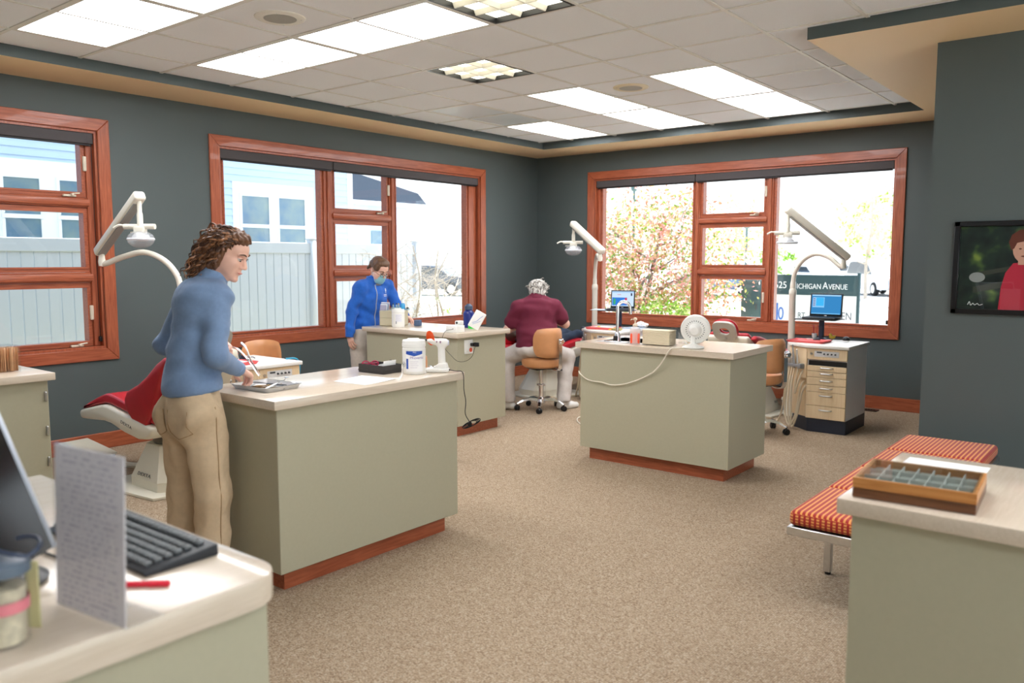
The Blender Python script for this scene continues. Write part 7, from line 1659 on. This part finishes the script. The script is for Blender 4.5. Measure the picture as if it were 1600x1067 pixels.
# middle cabinet
tray('red_tray', 'pinkish-red tray with yellow bits behind the sink counter', 'tray', (1.965, -1.36, UZ), 0.12, 0.36, 0.24, 0.022, REDTRAY)
sheet('white paper liner on the pinkish-red tray behind the tap', [(1.84, -1.44), (2.10, -1.42), (2.08, -1.28), (1.85, -1.28)], UZ+0.0225, curl=0.012)
for k, (x, y, c, lab) in enumerate(((1.93, -1.40, (240, 210, 70), 'yellow wax block on the tray liner'), (2.12, -1.47, (244, 190, 80), 'orange-yellow block on the right end of the pinkish tray'))):
    r = thing('wax_block', lab, 'wax block', (x, y, UZ+0.0235 if k == 0 else UZ+0.006), 0.3); MB().rbox(-0.016, 0.016, -0.010, 0.010, 0, 0.010, 0.004, 2).obj('block', pbr('wax_%d' % k, c, 0.5), r)
kb2 = thing('white_keyboard', 'white keyboard on the cabinet behind the sink counter tap', 'keyboard', (1.875, -1.06, UZ), 0.2)
MB().rbox(-0.19, 0.04, -0.06, 0.06, 0, 0.014, 0.004, 1).obj('case', pbr('keyboard_grey', (176, 184, 200), 0.4), kb2); mb = MB()
for i in range(10):
    for j in range(5): mb.box(-0.183+i*0.022, -0.166+i*0.022, -0.054+j*0.022, -0.037+j*0.022, 0.014, 0.018)
ko = mb.obj('keys', WHITE, kb2); ko['kind'] = 'stuff'
for k, (p, lab) in enumerate((([(2.10, -1.215), (2.30, -1.20), (2.29, -1.06), (2.10, -1.07)], 'bluish paper on the cabinet behind the soap bottle'), ([(2.05, -1.16), (2.28, -1.20), (2.31, -0.98), (2.08, -0.98)], 'second bluish paper overlapping under the laptop post'))):
    sheet(lab, p, UZ+0.006*k, curl=0.004, mat=pbr('paper_pale_blue', (206, 222, 240), 0.7))
bg_ = thing('snack_bag', 'brown and green patterned packet behind the tap', 'packet', (2.19, -1.44, UZ), 0.2); V, Q = sdf([('e', (0, 0, 0.016), (0.065, 0.04, 0.016), None, 0.01)], 0.006, wr=0.003, wf=120); put('packet', mesh_from('bag', [(V, Q, 0)], [pbr('bag_print', (120, 80, 44), 0.4, rgb2=(196, 190, 120), scale=40)]), bg_)
r = thing('crumpled_tissue', 'crumpled white tissue on the cabinet behind the paper towels', 'tissue', (2.245, -1.02, UZ+0.018)); V, Q = sdf([('e', (0, 0, 0.03), (0.05, 0.04, 0.03), None, 0.01), ('e', (0.05, 0.02, 0.022), (0.035, 0.03, 0.022), None, 0.01)], 0.005, lump=(0.018, 90)); put('tissue', mesh_from('tissue', [(V, Q, 0)], [PAPER]), r)
# left cabinet
tray('red_tray', 'red tray with white liner on the left cabinet below the window', 'tray', (1.545, -5.745, UZ), PI/2+0.1, 0.28, 0.21, 0.02, REDTRAY)
sheet('white paper liner on the red tray on the left cabinet', [(1.47, -5.85), (1.62, -5.83), (1.61, -5.67), (1.46, -5.68)], UZ+0.0205)
gg = thing('safety_glasses', 'dark safety glasses lying folded on the left cabinet', 'glasses', (1.36, -5.60, UZ), 0.4)
mb = MB()
for s_ in (-1, 1): mb.sph((s_*0.036, 0, 0.024), 1, 12, (0.034, 0.012, 0.022))
mb.obj('lenses', pbr('goggle_dark', (34, 40, 54), 0.15), gg)
for s_ in (-1, 1): MB().tube(bez([(s_*0.068, 0, 0.03), (s_*0.078, 0.03, 0.028), (s_*0.06, 0.10, 0.02), (s_*0.05, 0.14, 0.008)], 4), 0.004, 6).obj('temple', pbr('goggle_frame', (60, 72, 92), 0.3), gg)
dt = thing('blue_lanyard', 'turquoise cord hanging off the right end of the left cabinet', 'cord', (1.60, -5.27, UZ))
MB().tube(bez([(-0.03, -0.05, 0.006), (0.02, 0.0, 0.008), (0.03, 0.03, -0.03), (0.02, 0.035, -0.12), (-0.03, 0.034, -0.20)], 5), 0.006, 7).obj('strap', pbr('lanyard_teal', (40, 150, 186), 0.5), dt); MB().tube(bez([(-0.06, -0.04, 0.006), (0.0, 0.01, 0.01), (0.0, 0.03, -0.05), (-0.02, 0.03, -0.25)], 5), 0.005, 6).obj('cable', BLACK, dt)

# --- counter L : clear box of wooden sticks
sb = thing('stick_box', 'clear box of wooden sticks on the left counter', 'box', (1.66, -7.345, T0), 0.04)
for a in ((-0.08, 0.08, -0.075, -0.072, 0, 0.145), (-0.08, 0.08, 0.072, 0.075, 0, 0.145), (-0.08, -0.077, -0.072, 0.072, 0, 0.145), (0.077, 0.08, -0.072, 0.072, 0, 0.145)): MB().box(*a).obj('side', ACRYL, sb)
MB().rbox(-0.084, 0.084, -0.079, 0.079, 0.145, 0.150, 0.002, 1).obj('lid', ACRYL, sb)
STK = pbr('birch_stick', (220, 170, 124), 0.6, var=0.1, scale=30); smsh = MB().rbox(-0.006, 0.006, -0.0012, 0.0012, 0.002, 0.138, 0.001, 1).mesh('stick', STK)
g = np.random.default_rng(2)
for i in range(11):
    for j in range(11):
        if (i in (0, 10) or j in (0, 10) or (i+j) % 2 == 0):
            o = bpy.data.objects.new('wooden_stick', smsh); COL.objects.link(o); o.parent = sb; o.location = (-0.065+0.013*i, -0.063+0.0126*j, 0.0); o.rotation_euler = (g.normal()*0.015, g.normal()*0.02, g.normal()*0.5)

# --- lower right counter: display case
dc = thing('display_case', 'wooden display case with glass lid over a grid of compartments', 'display case', (6.413, -6.745, T0), 0.07)
WAL = wood('walnut_along_x', (92, 56, 34), (122, 78, 48), 0); OAK = wood('honey_oak_along_x', (178, 116, 60), (206, 146, 86), 0)
W_, D_ = 0.148, 0.128
MB().rbox(-W_, W_, -D_, D_, 0, 0.026, 0.002, 1).obj('base', WAL, dc)
f = MB()
for a in ((-W_, W_, -D_, -D_+0.012), (-W_, W_, D_-0.012, D_), (-W_, -W_+0.012, -D_+0.012, D_-0.012), (W_-0.012, W_, -D_+0.012, D_-0.012)): f.box(*a, 0.027, 0.054)
f.obj('frame', OAK, dc); MB().box(-W_+0.012, W_-0.012, -D_+0.012, D_-0.012, 0.027, 0.032).obj('lining', pbr('lining_grey', (150, 156, 150), 0.6), dc)
mb = MB()
for k in range(1, 7): x = -W_+0.012+k*(2*W_-0.024)/7; mb.box(x-0.0012, x+0.0012, -D_+0.012, D_-0.012, 0.032, 0.046)
for k in range(1, 3): y = -D_+0.012+k*(2*D_-0.024)/3; mb.box(-W_+0.012, W_-0.012, y-0.0012, y+0.0012, 0.032, 0.046)
mb.obj('dividers', pbr('divider_pale', (206, 208, 200), 0.4), dc)
for i in range(7):
    for j in range(3):
        x = -W_+0.012+(i+0.5)*(2*W_-0.024)/7; y = -D_+0.012+(j+0.5)*(2*D_-0.024)/3
        MB().rbox(x-0.014, x+0.014, y-0.028, y+0.028, 0.032, 0.037, 0.002, 1).obj('sample_plate', pbr('sample_silver', (186, 192, 184), 0.3, 0.4), dc)
MB().box(-W_+0.006, W_-0.006, -D_+0.006, D_-0.006, 0.0545, 0.0575).obj('glass_lid', GLASS, dc)

# --- front desk
ps = thing('paper_stand', 'blurred white printed sheet standing upright in a clear holder on the front desk', 'sign holder', (5.434, -8.532, T0), math.atan2(0.027, 0.204))
def printed():
    m = bpy.data.materials.new('printed_sheet'); m.use_nodes = True; t = m.node_tree; b = t.nodes['Principled BSDF']; b.inputs['Roughness'].default_value = 0.7
    co = t.nodes.new('ShaderNodeTexCoord'); mp_ = t.nodes.new('ShaderNodeMapping'); mp_.inputs['Scale'].default_value = (90, 1, 110); t.links.new(co.outputs['Object'], mp_.inputs[0])
    n0 = t.nodes.new('ShaderNodeTexNoise'); n0.inputs['Scale'].default_value = 1.0; n0.inputs['Detail'].default_value = 1; t.links.new(mp_.outputs[0], n0.inputs['Vector'])
    sp_ = t.nodes.new('ShaderNodeSeparateXYZ'); t.links.new(co.outputs['Object'], sp_.inputs[0])
    def mt(op, a, v):
        q = t.nodes.new('ShaderNodeMath'); q.operation = op; t.links.new(a, q.inputs[0])
        if isinstance(v, float): q.inputs[1].default_value = v
        else: t.links.new(v, q.inputs[1])
        return q.outputs[0]
    line = mt('LESS_THAN', mt('FRACT', mt('MULTIPLY', sp_.outputs['Z'], 95.0), 0.0), 0.42)
    inx = mt('LESS_THAN', mt('ABSOLUTE', sp_.outputs['X'], 0.0), 0.086)
    n = t.nodes.new('ShaderNodeMath'); n.operation = 'MULTIPLY'; t.links.new(n0.outputs[0], n.inputs[0]); t.links.new(mt('MULTIPLY', line, inx), n.inputs[1])
    r = t.nodes.new('ShaderNodeValToRGB'); r.color_ramp.elements[0].position = 0.48; r.color_ramp.elements[0].color = C3(240, 237, 239); r.color_ramp.elements[1].position = 0.54; r.color_ramp.elements[1].color = C3(206, 202, 212)
    t.links.new(n.outputs[0], r.inputs[0]); t.links.new(r.outputs[0], b.inputs['Base Color'])
    tl_ = t.nodes.new('ShaderNodeBsdfTranslucent'); ms_ = t.nodes.new('ShaderNodeMixShader'); ms_.inputs[0].default_value = 0.4; ou = [x for x in t.nodes if x.type == 'OUTPUT_MATERIAL'][0]
    t.links.new(r.outputs[0], tl_.inputs[0]); t.links.new(b.outputs[0], ms_.inputs[1]); t.links.new(tl_.outputs[0], ms_.inputs[2]); t.links.new(ms_.outputs[0], ou.inputs[0]); return m
MP_ = Matrix.Rotation(-0.04, 4, 'X')
MB().box(-0.104, 0.104, -0.0012, 0.0012, 0.004, 0.304, M=MP_).obj('sheet', printed(), ps)
MB().rbox(-0.108, 0.108, -0.0045, -0.002, 0.002, 0.307, 0.001, 1, M=MP_).rbox(-0.108, 0.108, 0.002, 0.0045, 0.002, 0.307, 0.001, 1, M=MP_).rbox(-0.108, 0.108, 0.0, 0.075, 0.0, 0.003, 0.001, 1).obj('acrylic_holder', ACRYL, ps)
kb = thing('keyboard', 'black computer keyboard on the front desk behind the paper stand', 'keyboard', (5.105, -8.298, T0), 0.012)
KBM = pbr('keyboard_black', (36, 40, 46), 0.45); KEYM = pbr('key_grey', (112, 116, 118), 0.5)
MB().prism([(-0.082, 0.0), (-0.086, 0.010), (0.082, 0.027), (0.084, 0.0)], -0.228, 0.228, 0, bevel=0.004, seg=2).obj('case', KBM, kb)
KM = {}
def key(x, y, w):
    if w not in KM: KM[w] = MB().prism([(-w/2, -0.0085), (w/2, -0.0085), (w/2-0.0025, 0.0085), (-w/2+0.0025, 0.0085)], 0, 0.001, 2).rbox(-w/2+0.001, w/2-0.001, -0.0085, 0.0085, 0.0005, 0.0075, 0.0025, 1).mesh('key', KEYM)
    o = bpy.data.objects.new('key', KM[w]); COL.objects.link(o); o.parent = kb; o.location = (x, y, 0.0115+(y+0.082)*0.102); o.rotation_euler = (0.102, 0, 0)
for j in range(6):
    y = -0.062+j*0.0225+(0.006 if j == 5 else 0)
    xs = [(-0.213+0.0195*i, 0.017) for i in range(22)]
    if j == 0: xs = [(-0.208, 0.026), (-0.18, 0.024), (-0.155, 0.022), (-0.085, 0.105), (-0.015, 0.022), (0.01, 0.022)]+[(0.04+0.0195*i, 0.017) for i in range(9)]
    for x, w in xs: key(x, y, w)
pn = thing('red_pen', 'red marker lying on the front desk by the paper stand', 'pen', (5.365, -8.412, T0), math.atan2(0.064, 0.07))
MB().tube([(-0.07, 0, 0.006), (0.028, 0, 0.006)], 0.0058, 12).obj('barrel', pbr('pen_red', (226, 36, 60), 0.35), pn); MB().tube([(0.024, 0, 0.006), (0.06, 0, 0.006), (0.064, 0, 0.006)], [0.0066, 0.0064, 0.005], 12).obj('cap', pbr('pen_red', (226, 36, 60), 0.35), pn)
# monitor, mostly beyond the left edge of the photograph
mo = thing('monitor', 'black monitor with silver rim tilted back at the left edge of the front desk', 'monitor', (5.05, -8.52, T0), 0)
vv3 = Vector((-0.627, 0.779, 0)); nn = Vector((0.779, 0.627, 0))
FC = Vector((5.170, -8.480, 0.995))-Vector((5.05, -8.52, T0))     # far lower corner
tl = math.radians(20); upm = (ZV*math.cos(tl)-nn*math.sin(tl)); nrm = (nn*math.cos(tl)+ZV*math.sin(tl))
MM = Matrix(((-vv3.x, upm.x, nrm.x, FC.x), (-vv3.y, upm.y, nrm.y, FC.y), (-vv3.z, upm.z, nrm.z, FC.z), (0, 0, 0, 1)))
MB().rbox(0.004, 0.50, 0.004, 0.33, -0.030, -0.002, 0.005, 2, M=MM).obj('panel_back', BLACK, mo)
RIM = pbr('rim_silver', (196, 204, 216), 0.3, 0.5); f = MB()
f.rbox(-0.002, 0.014, -0.002, 0.336, -0.034, 0.003, 0.004, 2, M=MM).rbox(0.49, 0.506, -0.002, 0.336, -0.034, 0.003, 0.004, 2, M=MM).rbox(0.014, 0.49, 0.322, 0.336, -0.034, 0.003, 0.004, 2, M=MM).obj('rim', RIM, mo)
MB().rbox(0.012, 0.494, 0.0, 0.326, -0.004, 0.0015, 0.002, 1, M=MM).obj('screen', pbr('screen_black', (10, 11, 13), 0.12), mo)
bc_ = FC-vv3*0.10
MB().ring([(0.085, 0.001), (0.088, 0.008), (0.075, 0.016), (0.03, 0.022)], 28, (bc_.x-0.09, bc_.y-0.02, 0)).obj('stand_base', BLACK, mo)
MB().tube([(bc_.x-0.09, bc_.y-0.02, 0.015), (bc_.x-0.09, bc_.y-0.05, 0.12), tuple(MM @ Vector((0.18, 0.12, -0.03)))], [0.024, 0.022, 0.022], 10).obj('stand_neck', BLACK, mo)
cbl = thing('monitor_cable', 'thin dark cable curling on the front desk below the monitor', 'cable', (5.02, -8.44, T0))
MB().tube(bez([(-0.14, 0.03, 0.004), (-0.06, 0.01, 0.004), (-0.005, -0.008, 0.004), (0.062, -0.003, 0.004), (0.12, 0.02, 0.004), (0.16, 0.07, 0.004)], 6), 0.0028, 6).obj('lead', BLACK, cbl)
jr = thing('clear_jar', 'blurred clear plastic jar with a grey band and pink label, cut by the left edge', 'jar', (5.428, -8.668, T0))
MB().ring([(0.036, 0), (0.038, 0.006), (0.038, 0.12), (0.040, 0.125)], 24, caps=False).obj('jar_wall', ACRYL, jr)
MB().ring([(0.030, 0.004), (0.034, 0.06), (0.034, 0.100), (0.0, 0.105)], 20, caps=False).obj('filling', pbr('filling_cream', (206, 196, 170), 0.8, var=0.2, scale=60), jr)
MB().ring([(0.040, 0.122), (0.043, 0.124), (0.043, 0.140), (0.037, 0.144), (0.0, 0.144)], 24, caps=False).obj('lid', pbr('lid_grey_blue', (96, 110, 126), 0.35), jr)
MB().ring([(0.0388, 0.060), (0.0388, 0.080)], 20, caps=False).obj('label', pbr('label_pink', (224, 130, 140), 0.5), jr)
yc = thing('yellow_cloth', 'pale yellow strip hanging behind the clear jar at the left edge', 'strip', (5.40, -8.612, T0)); MB().rbox(-0.012, 0.012, -0.002, 0.002, 0, 0.12, 0.001, 1, M=rotz(0.6)).obj('strip', pbr('strip_yellow', (206, 200, 150), 0.8), yc)
lc = thing('cable_loop', 'dark cable loop resting on the lid of the clear jar', 'cable', (5.428, -8.668, T0+0.145))
MB().tube([(0.05*math.cos(t_)-0.02, 0.035*math.sin(t_)+0.03, 0.004+0.012*abs(math.sin(t_))) for t_ in np.linspace(-1.2, 2.6, 14)], 0.0035, 7).obj('lead', pbr('cable_slate', (60, 72, 96), 0.4), lc)
